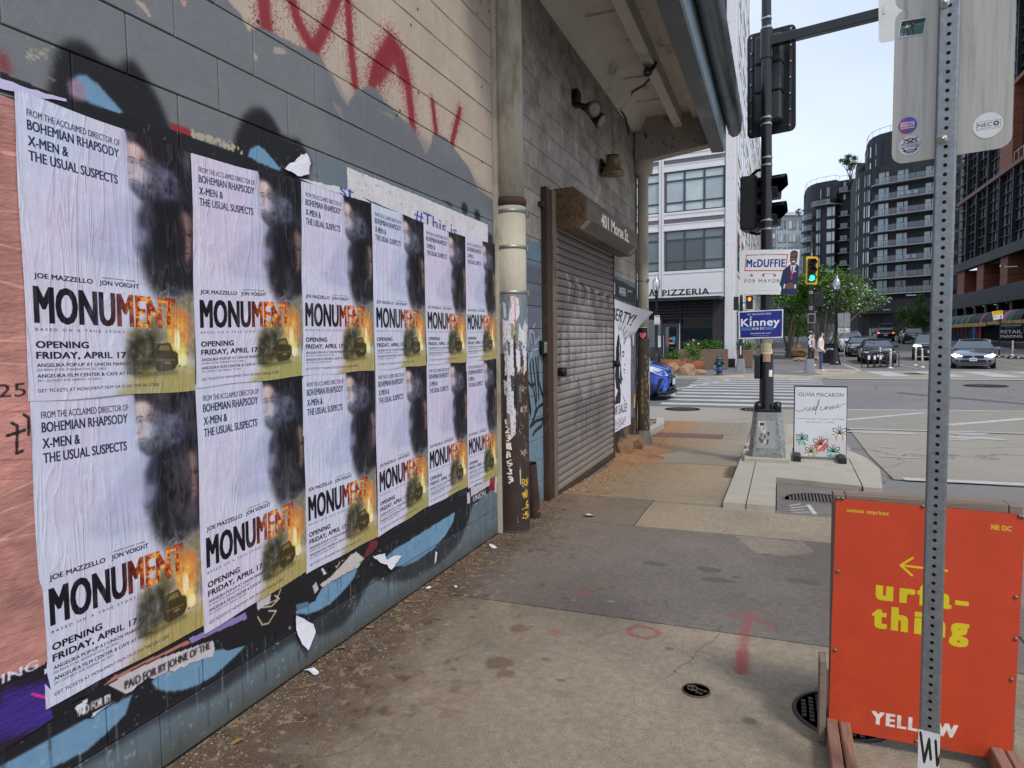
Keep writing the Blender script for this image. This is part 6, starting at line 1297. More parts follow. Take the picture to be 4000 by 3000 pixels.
ne = Canvas(-1, 1, -1, 1, 150, (206, 205, 206)); ne.mottle(.03, 30, 2); ne.poly([(-.74, -.16), (.80, -.16), (.80, .32), (-.74, .32)], (206, 205, 206)); ne.stroke([(-.76, -.2), (.82, -.2), (.82, .34), (-.76, .34)], .015, (50, 48, 52), closed=True); ne.text('NEC', -.68, .28, -.08, .32, (44, 42, 46), bold=.03); ne.ell(.54, .08, .2, .2, (44, 42, 46)); ne.ell(.54, .08, .07, .07, (206, 205, 206))
for k in range(6): a = k*pi/3; ne.stroke([(.54+.07*cos(a), .08+.07*sin(a)), (.54+.2*cos(a+.6), .08+.2*sin(a+.6))], .008, (206, 205, 206))
ne.text('@northeastconnectionphoto', -.8, .82, -.33, .07, (70, 68, 72))
disc('sticker', 3400+1088*.4219, 1160*.4219, 142*.4219, printmat('camera sticker', ne, .35, bump=.0008, bscale=40), 'large white round sticker on the right of the stickered sign back')
ph = Canvas(0, 3, 0, 2, 90, (206, 206, 210)); ph.rect(.12, .12, 2.88, 1.88, (58, 104, 88)); ph.poly([(.12, 1.25), (2.88, 1.5), (2.88, 1.88), (.12, 1.88)], (26, 24, 30)); ph.rect(.12, 1.2, 2.88, 1.28, (130, 140, 146)); ph.poly([(.12, .12), (1.2, .12), (.5, .5), (.12, .6)], (150, 124, 170))
for c_, u in (((196, 196, 200), .85), ((36, 32, 34), 1.45)): ph.poly([(u-.15, .95), (u+.15, .95), (u+.18, 1.35), (u-.12, 1.35)], c_); ph.ell(u+.02, 1.48, .09, .1, (150, 110, 90)); ph.stroke([(u-.05, .98), (u-.25, .3)], .07, (40, 44, 70)); ph.stroke([(u+.08, .98), (u+.3, .32)], .07, (34, 34, 44)); ph.stroke([(u+.1, 1.25), (u+.4, 1.2)], .05, c_)
P = PA_-dY*.0015; cs = [onP(3400+a*.4219, b*.4219, P, dX[:2]) for a, b in ((252, 356), (496, 318), (524, 152), (282, 190))]
o = panel('sticker', cs, .0004, [printmat('photo sticker', ph, .35, bump=0)]); tag(o, 'small photo sticker of two people on grass at the top of the sign back', 'sticker')
# ---- orange A-frame
og = empty('orange_sign', (0, 0, 0), label='orange wooden sandwich board behind the perforated post, yellow and white lettering', cat='sandwich board')
YS = 2.72; cs = [onY(*q, YS) for q in ((3236, 2845), (3952, 2977), (4008, 2012), (3265, 1945))]
OG = Canvas(0, 24, 0, 36, 22, (190, 66, 38)); YL = (208, 188, 32); YL2 = (204, 164, 50)
def region7(x, y):   # pixel of the close-up -> u, v on the panel
 p = onY(3100+x*.6633, 1900+y*.6633, YS); return (p[0]-cs[3][0])/(cs[2][0]-cs[3][0])*24, (p[2]-cs[0][2])/(cs[3][2]-cs[0][2])*36
def otext(txt, a, b, h, c, bold, **k):
 u0, v0 = region7(*a); u1, v1 = region7(*b); OG.text(txt, u0, u1, (v0+v1)/2, h, c, bold=bold, **k)
otext('union market', (317, 148), (562, 164), .62, YL2, .10, spacing=1.1); otext('NE DC', (1166, 232), (1284, 238), .72, YL2, .12, spacing=1.1)
u0, v0 = region7(632, 455); u1, _ = region7(908, 486); OG.stroke([(u0+.2, v0), (u1, v0)], .16, YL); OG.stroke([(u0+1.6, v0+1.3), (u0+.1, v0), (u0+1.6, v0-1.3)], .16, YL)
otext('urfa-', (502, 668), (1028, 700), 3.1, YL, .12, spacing=1.3); otext('thing', (482, 830), (1032, 880), 3.5, YL, .11, spacing=1.35); otext('YELLOW', (484, 1400), (984, 1476), 2.0, (222, 218, 212), .10, spacing=1.25)
OG.stroke([region7(250, 985), region7(290, 1010), region7(303, 1040)], .05, (120, 40, 30), .6); OG.stroke([region7(270, 1120), region7(250, 1180)], .05, (120, 40, 30), .5); OG.mottle(.04, 60, 4)
for k in range(70): u, v = RNG.uniform(0, 24), RNG.uniform(0, 36)*RNG.uniform(0, 1); OG.stroke([(u, v), (u+RNG.uniform(-.8, .8), v+RNG.uniform(-.5, .5))], RNG.uniform(.015, .05), [(140, 50, 34), (214, 120, 90)][k % 2], .4, soft=.9)
nn = vnoise(OG.h, OG.w, 30, 9, 5, .65); OG.blend(np.clip((nn-.5)*2.2, 0, 1)*np.clip(1-np.arange(OG.h)[:, None]/(OG.h*.22), 0, 1), 0, 0, (110, 74, 56), .55)
WOOD = mat('weathered lumber', srgb(128, 112, 100), .85, var=.2, scale=6, stretch=(.6, 12, 12), c2=srgb(86, 74, 66), bump=.004, bscale=30); WOOD2 = mat('reddish lumber', srgb(142, 106, 90), .8, var=.2, scale=5, stretch=(14, 1, 6), c2=srgb(96, 70, 60), bump=.004, bscale=30)
EDGE = mat('board edge', srgb(64, 52, 44), .8)
panel('panel', cs, .006, [printmat('orange print', OG, .42, bump=.0003, bscale=6, dirt=.05), EDGE], og)
X0, X1 = cs[0][0]+.003, cs[1][0]-.003; Zb, Zt = cs[0][2], cs[3][2]
MB().bb((X0, YS+.008, Zb), (X0+.04, YS+.085, Zt+.012), bev=.003).build('frame_post', WOOD, og); MB().bb((X1-.04+.012, YS+.008, Zb), (X1+.012, YS+.085, Zt+.012), bev=.003).build('frame_post', WOOD, og)
MB().bb((X0+.041, YS+.008, Zt-.03), (X1-.03, YS+.085, Zt+.014), bev=.003).build('top_rail', WOOD, og); MB().bb((X0+.041, YS+.01, Zb+.02), (X1-.03, YS+.05, Zb+.06), bev=.003).build('bottom_rail', WOOD, og)
for x, s_ in ((X0-.012, 1), (X1-.06, -1)):
 MB().bb((x, YS-.33, .003), (x+.038, YS+.42, .088), bev=.004).build('foot', WOOD2, og)
 MB().bb((x+.044, YS-.30, .003), (x+.082, YS+.40, .085), bev=.004).build('foot', WOOD2, og)
MB().bb((X0-.040, YS-.05, .02), (X0-.016, YS+.03, .33), bev=.003).build('upright_brace', WOOD, og)
SCR = mat('screw', srgb(120, 116, 104), .4, .7)
for q in ((262, 70), (288, 71), (260, 501), (244, 965), (229, 1405), (254, 1424), (762, 118), (1334, 175), (1350, 180), (1310, 653), (1308, 899), (1284, 1138), (1262, 1588), (724, 1500)):
 p = onY(3100+q[0]*.6633, 1900+q[1]*.6633, YS-.002); MB().lathe([(.0068, 0), (.0068, .001), (.004, .0035), (.0001, .004)], (0, 0, 0), 10).build('screw', SCR, og, p, (radians(90), 0, 0))
# ---- white A-frame by the kerb
om = empty('cafe_sign', (0, 0, 0), label='white cafe sign with ribboned macarons on black feet beside the signal pole', cat='sandwich board')
YM = 9.62; cs = [onY(*q, YM) for q in ((3102, 1781), (3304, 1787), (3308, 1514), (3106, 1511))]
OM = Canvas(0, 24, 0, 33, 20, (216, 217, 224)); OM.poly([(0, 0), (24, 0), (24, 8), (14, 12), (6, 6), (0, 10)], (196, 190, 192), .6, soft=1.6)
OM.text('OLIVIA MACARON', 1.6, 22.6, 28.6, 1.9, (60, 62, 66)); OM.text('SANDWICHES * SALADS * PASTRIES', .8, 23.2, 17.7, .62, (112, 114, 120), bold=.01); OM.text('MACARONS * COFFEE', 5.2, 18.6, 16.2, .62, (112, 114, 120), bold=.01)
wv = [(.4, 21.8), (2, 21.3), (4, 21.9), (5.4, 23.4), (5.5, 22.0), (6.4, 21.8), (7.2, 23.6), (7.1, 22.2), (8, 22.0), (8.8, 23.8), (8.6, 22.4), (9.4, 22.2), (10.3, 23.3), (9.6, 24), (9, 22.8), (10, 21.8), (11.6, 25.2), (11.6, 27.4), (10.6, 25), (10.0, 21.5), (9.6, 19.6)]
OM.stroke(wv[:16], .10, (40, 42, 46)); OM.stroke([(10, 22.2), (11.2, 25), (11.5, 27.3), (10.9, 26), (10.0, 22.5), (9.8, 20.0)], .11, (40, 42, 46))
OM.stroke([(12.8, 23.8), (11.8, 23.4), (12, 22.3), (13.2, 22.3), (14, 23.2), (14.8, 24.0), (14.0, 23.4), (14.6, 22.6), (15.6, 23.6), (15.2, 24.2), (14.6, 22.8)], .1, (40, 42, 46)); OM.stroke([(16, 22.4), (16.6, 24.2), (16.6, 22.6), (17.6, 24.4), (17.6, 22.8), (18.6, 24.5), (18.8, 23.2), (19.8, 24.0), (20.4, 24.8), (19.8, 25), (19.6, 23.8), (20.6, 23.6), (22, 25), (23.6, 25.6)], .09, (40, 42, 46))
def macaron(u, v, r, c, rot):
 for k in (-1, 1): OM.ell(u+k*r*.42*sin(rot), v+k*r*.42*cos(rot), r, r*.45, c, 1, .12, rot=-rot)
 OM.ell(u, v, r*.96, r*.18, (236, 226, 216), 1, .2, rot=-rot)
 for k in range(-4, 5): OM.stroke([(u+k*r*.2*cos(rot)-r*.7*sin(rot), v-k*r*.2*sin(rot)-r*.7*cos(rot)), (u+k*r*.2*cos(rot)+r*.7*sin(rot), v-k*r*.2*sin(rot)+r*.7*cos(rot))], .05, (230, 226, 222), .6)
for a in ((3.6, 8.0, 2.8, (130, 192, 180), .4), (12.6, 5.4, 3.0, (214, 100, 96), -.7), (20.6, 10.6, 2.6, (214, 200, 184), .3), (8.0, 1.6, 2.8, (200, 182, 160), -.5), (18.0, 1.8, 2.8, (110, 180, 168), .1)): macaron(*a)
for u, v, r in ((3.6, 8.2, 2.6), (12.4, 6.0, 3.2), (21, 11.4, 3), (8, 2.2, 2.6), (18.2, 2.6, 2.8)):
 for s_ in (-1, 1):
  OM.stroke([(u, v), (u+s_*r*.5, v+r*.75), (u+s_*r*1.0, v+r*.8), (u+s_*r*1.0, v+r*.3), (u, v)], .14, (24, 26, 28)); OM.stroke([(u, v), (u+s_*r*.55, v-r*.6), (u+s_*r*.5, v-r*1.15)], .13, (24, 26, 28)); OM.stroke([(u-s_*r*1.1, v-r*.2), (u, v), (u+s_*r*.2, v+r*1.2)], .13, (24, 26, 28))
panel('panel', cs, .004, [printmat('cafe print', OM, .4, bump=0), BPM], om)
xa, xb, za, zb_ = cs[0][0], cs[1][0], cs[0][2], cs[3][2]
MB().bb((xa-.012, YM+.005, za-.02), (xa+.02, YM+.05, zb_+.014), bev=.003).bb((xb-.025, YM+.005, za-.02), (xb+.006, YM+.05, zb_+.014), bev=.003).bb((xa+.02, YM+.005, zb_-.02), (xb-.025, YM+.05, zb_+.014), bev=.003).build('frame', BPM, om)
gm = gz(YM)+.05
for x in (xa+.03, xb-.06): MB().bb((x-.045, YM-.32, gm+.002), (x+.045, YM+.36, gm+.085), bev=.008).bb((x-.012, YM-.322, gm+.02), (x+.012, YM+.362, gm+.09)).build('foot', BPM, om)
MB().bb((xa+.05, YM+.01, gm+.03), (xb-.08, YM+.04, gm+.06)).build('crossbar', SILV, om)
# ---- covers in the pavement
IRON = mat('cast iron', srgb(66, 62, 60), .6, .5, var=.2, scale=20, c2=srgb(92, 80, 70), c2lo=.55, c2hi=.7, bump=.001)
def cover(name, p, r, label, style, m=IRON, dz=.0, group=None, rz=0.):
 z = gz(p[1])+dz; e = empty(name, (p[0], p[1], z), rz, label=label, cat='manhole cover', group=group)
 MB().lathe([(r*.93, .001), (r*.93, .007), (r, .006), (r*1.02, 0)], (0, 0, 0), 32, sm=False).build('rim', m, e)
 MB().lathe([(.0001, .002), (r*.92, .002)], (0, 0, 0), 32).build('plate', m if style == 'water' else mat('cover recess', srgb(44, 42, 41), .7, .4), e)
 mb = MB()
 if style == 'grid':
  n = max(3, int(r/.03)); st = 2*r/(2*n+1)
  for i in range(-n, n+1):
   for j in range(-n, n+1):
    x, y = i*st, j*st
    if hypot(x, y) < r*.84: mb.box((x, y, .0045), (st*.62, st*.62, .005))
 elif style == 'bars':
  for i in range(-3, 4):
   L = sqrt(max(0, (r*.8)**2-(i*r*.22)**2)); mb.box((0, i*r*.22, .004), (2*L, r*.09, .004))
  for i in range(-3, 4): L = sqrt(max(0, (r*.8)**2-(i*r*.22)**2)); mb.box((i*r*.22, 0, .0042), (r*.09, 2*L, .0042))
 else:
  mb.lathe([(r*.3, .002), (r*.3, .006), (r*.38, .006), (r*.38, .002)], (-r*.35, .1*r, 0), 16); mb.lathe([(r*.12, .002), (r*.1, .005), (.0001, .006)], (-r*.35, .1*r, 0), 10)
  text_mb(mb, 'WATER', lambda u, v, w_: (u, v, w_), -.05*r, .75*r, .15*r, .2*r, depth=.003, off=.003); text_mb(mb, 'DC', lambda u, v, w_: (u, v, w_), .1*r, .6*r, -.35*r, .25*r, depth=.003, off=.003)
 if mb.v: mb.build('studs', m, e, fix=False)
 return e
cover('water_valve_cover', gr(1900+1295*.6329, 2000+1105*.6329), .06, 'small iron water valve cover in the near concrete slab', 'water', mat('rusty iron lid', srgb(98, 84, 78), .75, .3, var=.15), rz=-.35)
q_ = gr(3290, 2795); cover('manhole_cover', (q_[0], q_[1]), .185, 'dark round manhole cover tucked under the orange board, nearest the camera', 'grid')
cover('manhole_cover', (2.42, 6.95), .32, 'large waffle-pattern cover in the asphalt patch beyond the orange board', 'grid', mat('worn iron', srgb(104, 100, 96), .7, .3, var=.12))
for q, r, l in (((2666, 1596), .42, 'manhole cover in the roadway in front of the blue car'), ((2963, 1598), .42, 'paler manhole cover in the roadway just left of the white cafe sign'), ((2545, 1641), .22, 'small round cover in the gutter by the corner column'), ((3850, 1505), .62, 'wide dark manhole cover in the junction right of the perforated post'), ((3585, 1459), .55, 'far manhole cover on the crossing beyond the junction')):
 p = gr(*q); cover('manhole_cover', p, r, l, 'bars', dz=-.012)
# litter
def leafy(name, p, s_, m, label, rz=0, seed=0, group=None, n=7):
 rs = random.Random(seed); mb = MB(); pts = []
 for i in range(n): a = 2*pi*i/n; r = s_*rs.uniform(.55, 1.1); pts.append((r*cos(a)*1.3, r*sin(a)*.8, rs.uniform(.001, s_*.35)))
 mb.add([(0, 0, s_*.15)]+pts, [[0, i+1, (i+1) % n+1] for i in range(n)]); o = mb.build(name, m, None, (p[0], p[1], gz(p[1])+.006), (rs.uniform(-.2, .2), rs.uniform(-.2, .2), rz)); return tag(o, label, 'litter', group)
DRY = mat('dry leaf', srgb(142, 104, 62), .8, var=.25, scale=40); PLS = mat('plastic scrap', srgb(206, 208, 212), .35)
for i, (q, l) in enumerate([((1275, 2280+178), 'dry leaf near the wall foot below the hanging white flap'), ((1445, 2455), 'curled brown leaf against the dado by the third bottom poster'), ((1337, 2535), 'brown leaf on the dirt just left of the paint stain'), ((1590, 2355), 'small tan leaf in the soil under the blue bubble'), ((920, 2905), 'large tan leaf at the foot of the wall near the camera'), ((1714, 2272), 'orange leaf scrap beside the wall under the fourth poster')]):
 p = gr(*q); leafy('dry_leaf', p, .022, DRY, l, i, i, 'dry leaves along the wall foot')
for i, (q, s_, l) in enumerate([((1218, 2630), .035, 'crumpled black and white scrap at the wall foot'), ((1675, 2300), .018, 'white scrap on the soil by the wall'), ((1925, 2137), .03, 'white wrapper beside the round column foot'), ((2300, 2018), .05, 'clear plastic strip on the pavement in front of the shutter'), ((1780, 2296), .015, 'tiny pale scrap on the soil under the long black strip')]):
 p = gr(*q); leafy('paper_scrap', p, s_, PLS, l, i*1.3, i+50, 'paper and plastic scraps on the pavement')
# grit: crumbs of concrete, soil and twigs along the wall (uncountable)
mb = MB(); rs = random.Random(3)
for i in range(9000):
 y = rs.uniform(1.5, 11.2) if i % 3 else rs.uniform(6.4, 10.9); x = abs(rs.gauss(0, .13 if y < 6 else .22))+.01
 if y > 4.8 and y < 5.2: x += .1
 s_ = rs.uniform(.0018, .0058)*(2.2 if y > 6.4 and rs.random() < .3 else 1); z = gz(y)+s_*.4+(.045 if 8.6 < y < 10.9 and x < .45 else 0)
 a = rs.uniform(0, 6); e = rs.uniform(.6, 1.8); c_, s2_ = cos(a), sin(a)
 mb.cur = rs.choice((0, 0, 0, 1, 1, 2)) if y < 6.4 else rs.choice((1, 1, 2, 3))
 P4 = [(s_*e, 0, 0), (-s_*.5*e, s_*.8, 0), (-s_*.5*e, -s_*.8, 0), (0, 0, s_*.9)]
 mb.add([(x+p[0]*c_-p[1]*s2_, y+p[0]*s2_+p[1]*c_, z+p[2]) for p in P4], [[0, 1, 3], [1, 2, 3], [2, 0, 3]])
for i in range(700):
 y = rs.uniform(1.5, 5.9); x = abs(rs.gauss(0, .16))+.02; a = rs.uniform(0, 6); L = rs.uniform(.02, .07); mb.cur = rs.choice((1, 3)); w_ = .0012
 mb.add([(x, y, .003), (x+w_, y, .006), (x+L*cos(a), y+L*sin(a), .005), (x+L*cos(a)+w_, y+L*sin(a), .004)], [[0, 1, 3, 2]])
tag(mb.build('grit', [mat('grit dark', srgb(70, 58, 48), .9), mat('grit tan', srgb(150, 126, 98), .9), mat('grit pale', srgb(156, 146, 130), .9), DIRT], fix=False), kind='stuff')
# ================================================================== BUILDINGS BEYOND THE JUNCTION
WHITE = mat('white panel', srgb(216, 214, 216), .55, var=.05, scale=1.2, c2=srgb(184, 182, 184), c2lo=.55, c2hi=.8, c2scale=.8)
WTRIM = mat('white trim', srgb(212, 210, 212), .5, var=.04)
DFR = mat('window frame', srgb(62, 70, 76), .45, .2, var=.08)
def paneMat(name, c, r=.06, spec=1.0):
 t = NT(name); t.col(t.mix(t.ramp(t.noise(.9, 4, .6), .35, .65), tuple(v*.8 for v in c), c)); t.rough(r); t.b.inputs['Specular IOR Level'].default_value = spec; t.b.inputs['Coat Weight'].default_value = .5; t.b.inputs['Coat Roughness'].default_value = .02
 MATS[name] = t.m; return t.m
PB1 = paneMat('blind pane', srgb(160, 174, 178)); PB2 = paneMat('pale blind pane', srgb(184, 196, 196)); PDK = paneMat('dark pane', srgb(46, 52, 58)); PMID = paneMat('mid pane', srgb(92, 104, 110))
DKW = mat('charcoal storefront', srgb(34, 34, 38), .6, var=.12); BRK = mat('dark brick', srgb(58, 54, 54), .85, var=.2, scale=14)
wh = empty('white_building', (0, 0, 0), label='white panelled building with dark grid windows above a pizzeria', cat='building')
P0 = gr(2869, 1434, .08); az = radians(-84.1); dL = np.array([sin(az), cos(az), 0.]); dIn = np.array([-dL[1], dL[0], 0.])*-1
if dIn[1] < 0: dIn = -dIn
rzW = atan2(-dL[1], -dL[0])
wh.location = (P0[0], P0[1], 0); wh.rotation_euler.z = rzW      # local +x = right along the facade, +y = into the building
def FL(px_, py_, off=0.):
 """pixel -> local (x, z) on the facade plane moved out towards us by off"""
 Pq = P0-dIn*off; p = onP(px_, py_, Pq, dL[:2]); return (p-P0)@(-dL), p[2]
def fx(px_): return FL(px_, 1250)[0]
zt = lambda y, x=2828: FL(x, y)[1]
FH = zt(646)-zt(885); GZ = gz(P0[1])+.08
ZR = 27.5; zs0 = zt(1159)
MB().bb((-30, .25, GZ-.1), (-2.6, 20, zs0)).bb((-2.6, .25, GZ-.1), (-.15, .9, zs0)).build('shop_core', DKW, wh)
MB().bb((-30, .12, zs0), (-2.3, 15, ZR)).bb((-2.3, .12, zs0), (-.1, .9, ZR)).build('core', WHITE, wh)
# corner pilaster and bay strips
MB().bb((-1.02*(fx(2869)-fx(2831)), -.12, GZ+.45), (0, .3, ZR), bev=.015).build('corner_pilaster', WTRIM, wh)
pw = fx(2869)-fx(2831)
MB().bb((-pw, -.10, GZ-.02), (0, .28, GZ+.45)).build('pilaster_base', DKW, wh)
mb = MB()
for k in range(18):
 for x in (-pw+.12, -.12): mb.box((x, -.124, GZ+.8+k*1.15), (.03, .01, .03))
tag(mb.build('panel_rivets', DFR, wh), kind='stuff')
bw = fx(2831)-fx(2583); nb = 4
zw_b, zw_t = zt(811), zt(646)
panes_m = [PB1, PB2, PDK, PMID]
def window(parent, x0, x1, z0, z1, y=.0, cols=3, rows=(0, .235, .77, 1), mats=None, depth=.10):
 w_ = MB(); f = .07; w_.bb((x0, y-.02, z0), (x0+f, y+depth, z1)); w_.bb((x1-f, y-.02, z0), (x1, y+depth, z1)); w_.bb((x0+f, y-.02, z0), (x1-f, y+depth, z0+f)); w_.bb((x0+f, y-.02, z1-f), (x1-f, y+depth, z1))
 cw_ = (x1-x0)/cols
 for c in range(1, cols): w_.bb((x0+c*cw_-.05, y-.015, z0+f), (x0+c*cw_+.05, y+depth, z1-f))
 for r in rows[1:-1]: w_.bb((x0+f, y-.012, z0+(z1-z0)*r-.04), (x1-f, y+depth-.01, z0+(z1-z0)*r+.04))
 fr = w_.build('window', DFR, parent)
 for c in range(cols):
  for r0, r1 in zip(rows[:-1], rows[1:]):
   m = mats(c, r0) if mats else random.choice(panes_m)
   MB().bb((x0+c*cw_+.03, y+.04, z0+(z1-z0)*r0+.02), (x0+(c+1)*cw_-.03, y+.05, z0+(z1-z0)*r1-.02)).build('pane', m, fr)
for b in range(nb):
 xr = -pw-b*bw-.05; xl = -pw-(b+1)*bw
 wl_, wr_ = xl+ (fx(2597)-fx(2583)), xr-.02
 MB().bb((xl-.13, -.10, zs0), (xl-.03, .3, ZR)).bb((xl+.03, -.10, zs0), (xl+.13, .3, ZR)).bb((xl-.03, -.04, zs0), (xl+.03, .3, ZR)).build('pilaster', WTRIM, wh)
 for k in range(-2, 5):
  z0, z1 = zw_b+k*FH, zw_t+k*FH
  if z0 < zs0+.2:
   continue
  if k == -1: ms = lambda c, r: (PMID if r > .7 or c == 2 else PDK)
  elif k == 0: ms = lambda c, r: (PB2 if (c == 1 or r > .7 or r < .2) else PB1)
  else: ms = None
  window(wh, wl_, wr_, z0, z1, -.0, mats=ms)
  # spandrel with ledges and a louvre slot
  s0, s1 = z1, z0+FH; h = s1-s0
  sp_ = MB(); sp_.bb((xl+.13, -.07, s0), (xr, .1, s0+.10)).bb((xl+.13, -.055, s1-.12), (xr, .1, s1)).bb((xl+.14, -.03, s0+.10), (xr, .1, s0+h*.34)).bb((xl+.14, -.05, s0+h*.34), (xr, .1, s0+h*.40)).bb((xl+.14, -.03, s0+h*.68), (xr, .1, s1-.12)).bb((xl+.14, -.05, s0+h*.64), (xr, .1, s0+h*.68)); sp_.build('spandrel', WTRIM, wh)
  lv = MB(); lv.bb((xl+.2, .02, s0+h*.41), (xr-.1, .06, s0+h*.63))
  for q in range(3): lv.box(((xl+xr)/2, -.01, s0+h*(.45+.07*q)), (xr-xl-.35, .05, .035), rx=.5)
  lv.build('louvre', mat('louvre', srgb(150, 150, 152), .5, .2), wh)
 zz = zw_b-FH
 bnd = MB(); bnd.bb((xl+.13, -.05, zz-.14), (xr, .1, zz)).bb((xl+.14, -.02, zs0+.02), (xr, .1, zz-.14)); bnd.bb((xl+.14, -.06, zs0+.25), (xr, .05, zs0+.30)).bb((xl+.14, -.06, zs0+.02), (xr, .05, zs0+.08)); bnd.build('spandrel', WTRIM, wh)
# letters, awning, shopfront
za = zt(1168); MB().bb((-26, -1.05, zt(1172)+.02), (fx(2826), .02, zt(1158))).build('awning', DKW, wh)
mb = MB(); text_mb(mb, 'PIZZERIA', lambda u, v, w_: (u, -1.05-w_, v), FL(2588, 1140, 1.0)[0], FL(2772, 1140, 1.0)[0], FL(2680, 1153, 1.05)[1], FL(2680, 1128, 1.05)[1]-FL(2680, 1153, 1.05)[1], bold=.02, depth=.06, spacing=1.15)
text_mb(mb, 'A', lambda u, v, w_: (u, -1.05-w_, v), FL(2537, 1140, 1.0)[0], FL(2560, 1140, 1.0)[0], FL(2550, 1157, 1.05)[1], .42, bold=.02, depth=.06)
mb.build('lettering', mat('black letters', srgb(24, 24, 26), .5), wh, fix=False)
brm = MB(); bx0, bx1 = fx(2787), fx(2831); MB().bb((bx0+.01, .02, GZ), (bx1, .25, za)).build('brick_pier', mat('mortar', srgb(88, 84, 82), .9), wh)
row = 0; bz = GZ+.01; brick_me = MB().box((0, 0, 0), (.215, .03, .065), bev=.006).mesh('brick', BRK)
pier = [c for c in wh.children if c.name.startswith('brick_pier')][0]
while bz < za-.05:
 x = bx0+.12+(row % 2)*.055
 while x < bx1-.08:
  link('brick', brick_me, pier, (x, .012, bz+.0325)); x += .23
 bz += .078; row += 1
gx0, gx1 = fx(2657), fx(2786); zg0 = FL(2700, 1405)[1]; ztr = zt(1242)
MB().bb((-26, .0, ztr), (gx1, .12, ztr+.10)).bb((gx0-.06, -.0, GZ), (gx0+.04, .12, za)).bb((gx1-.05, 0, GZ), (gx1+.02, .12, za)).build('shop_frame', DKW, wh)
for k in range(5): MB().bb((-26, .06, ztr+.14+k*.17), (gx1, .12, ztr+.24+k*.17)).build('slat', DKW, wh)
SG = glass('shop glass', (.35, .35, .38), .02, .12)
MB().bb((gx0+.04, .06, GZ+.3), (gx1-.05, .07, ztr)).build('shop_window', SG, wh)
MB().bb((-26, .5, GZ), (gx1+.1, .55, za)).build('interior_dark', mat('shop interior', srgb(40, 32, 34), .7, var=.4, scale=2), wh)
dx0, dx1 = fx(2588), fx(2653); dz1 = FL(2620, 1264)[1]
dr = MB(); dr.bb((dx0, -.02, GZ), (dx0+.16, .06, dz1)).bb((dx1-.16, -.02, GZ), (dx1, .06, dz1)).bb((dx0+.16, -.02, dz1-.18), (dx1-.16, .06, dz1)).bb((dx0+.16, -.02, GZ), (dx1-.16, .06, GZ+.22)).bb((dx0+.16, -.02, GZ+1.02), (dx1-.16, .06, GZ+1.08)); door = dr.build('door', DFR, wh)
MB().bb((dx0+.16, .02, GZ+.22), (dx1-.16, .03, dz1-.18)).build('glass', SG, door); MB().bb((dx0+.06, -.09, GZ+.5), (dx0+.10, -.05, GZ+1.75)).build('handle', SILV, door)
MB().bb((dx1+.01, -.03, GZ+.2), (dx1+.05, .0, dz1+.0)).build('door_edge', WTRIM, wh)
for i, (x0, x1, z0, z1, c) in enumerate([(2626, 2638, 1330, 1315, (90, 160, 170)), (2627, 2637, 1342, 1330, (70, 110, 190)), (2606, 2614, 1338, 1318, (190, 70, 80)), (2613, 2634, 1344, 1337, (220, 160, 60)), (2616, 2625, 1327, 1318, (110, 170, 150))]):
 a, b = FL(x0, z0), FL(x1, z1); MB().bb((a[0], .008, a[1]), (b[0], .014, b[1])).build('sticker', mat('door sticker %d' % c[0], srgb(*c), .5), door)
MB().bb((dx0-1.5, -.02, GZ), (dx0-1.4, .06, dz1)).bb((dx0-.08, -.02, GZ), (dx0-.01, .06, ztr)).build('door_post', DFR, wh); MB().bb((dx0-1.4, .02, GZ+.2), (dx0-.1, .03, ztr)).build('shop_window', SG, wh)
for x in (dx0-.25, dx0-.95): MB().bb((x, -.06, GZ+1.1), (x+.16, -.02, GZ+1.75)).build('notice', WHP, wh)
# side wall along the street
sd_ = empty('side_facade'); COL.objects.unlink(sd_); bpy.data.objects.remove(sd_)
def SW(Y, z): return (0, Y, z)
ang = -rzW       # street direction (+Y world) in local coordinates
uY = np.array([sin(rzW), cos(rzW)]); nX = np.array([cos(rzW), -sin(rzW)])
def side_pt(s_, o, z): q = uY*s_+nX*o; return (q[0], q[1]+.28, z)
def side_box(mb, s0, s1, o0, o1, z0, z1):
 vs = [side_pt(s_, o, z) for s_ in (s0, s1) for o in (o0, o1) for z in (z0, z1)]; mb.add(vs, [[0, 1, 3, 2], [4, 6, 7, 5], [0, 4, 5, 1], [2, 3, 7, 6], [0, 2, 6, 4], [1, 5, 7, 3]])
mb = MB(); side_box(mb, .9, 15.6, -3, -.06, GZ, ZR); side_box(mb, 15.6, 62, -3, -.06, GZ, 23.6); mb.build('side_wall', WHITE, wh)
s_ = .0; k = 0
while s_ < 60:
 L = 5.2 if k else 4.4; mb = MB(); side_box(mb, s_+(0 if k else .0), s_+1.0, -.2, 0, GZ, ZR if k < 3 else 23.6); mb.build('side_pilaster', WTRIM, wh)
 for j in range(-1, 6):
  z0, z1 = zw_b+(j-1)*FH, zw_t+(j-1)*FH
  if z0 < zs0: z0, z1 = GZ+.6, zs0-.3
  if z1 > (ZR if k < 3 else 23.6): continue
  mb = MB(); side_box(mb, s_+1.05, s_+L-.1, -.1, -.03, z0, z1); mb.build('side_window', random.choice([PDK, PMID, PB1]), wh)
  mb = MB(); side_box(mb, s_+1.0, s_+L, -.2, -.02, z1, z1+.12); mb.build('lintel', WTRIM, wh); mb = MB(); side_box(mb, s_+1.0, s_+L, -.2, -.01, z0-.2, z0); mb.build('sill', WTRIM, wh)
  mb = MB(); side_box(mb, s_+(1+L)/2-.05, s_+(1+L)/2+.05, -.1, -.02, z0, z1); side_box(mb, s_+1.05, s_+L-.1, -.1, -.02, z0+(z1-z0)*.72, z0+(z1-z0)*.76); mb.build('window_bar', DFR, wh)
 s_ += L; k += 1
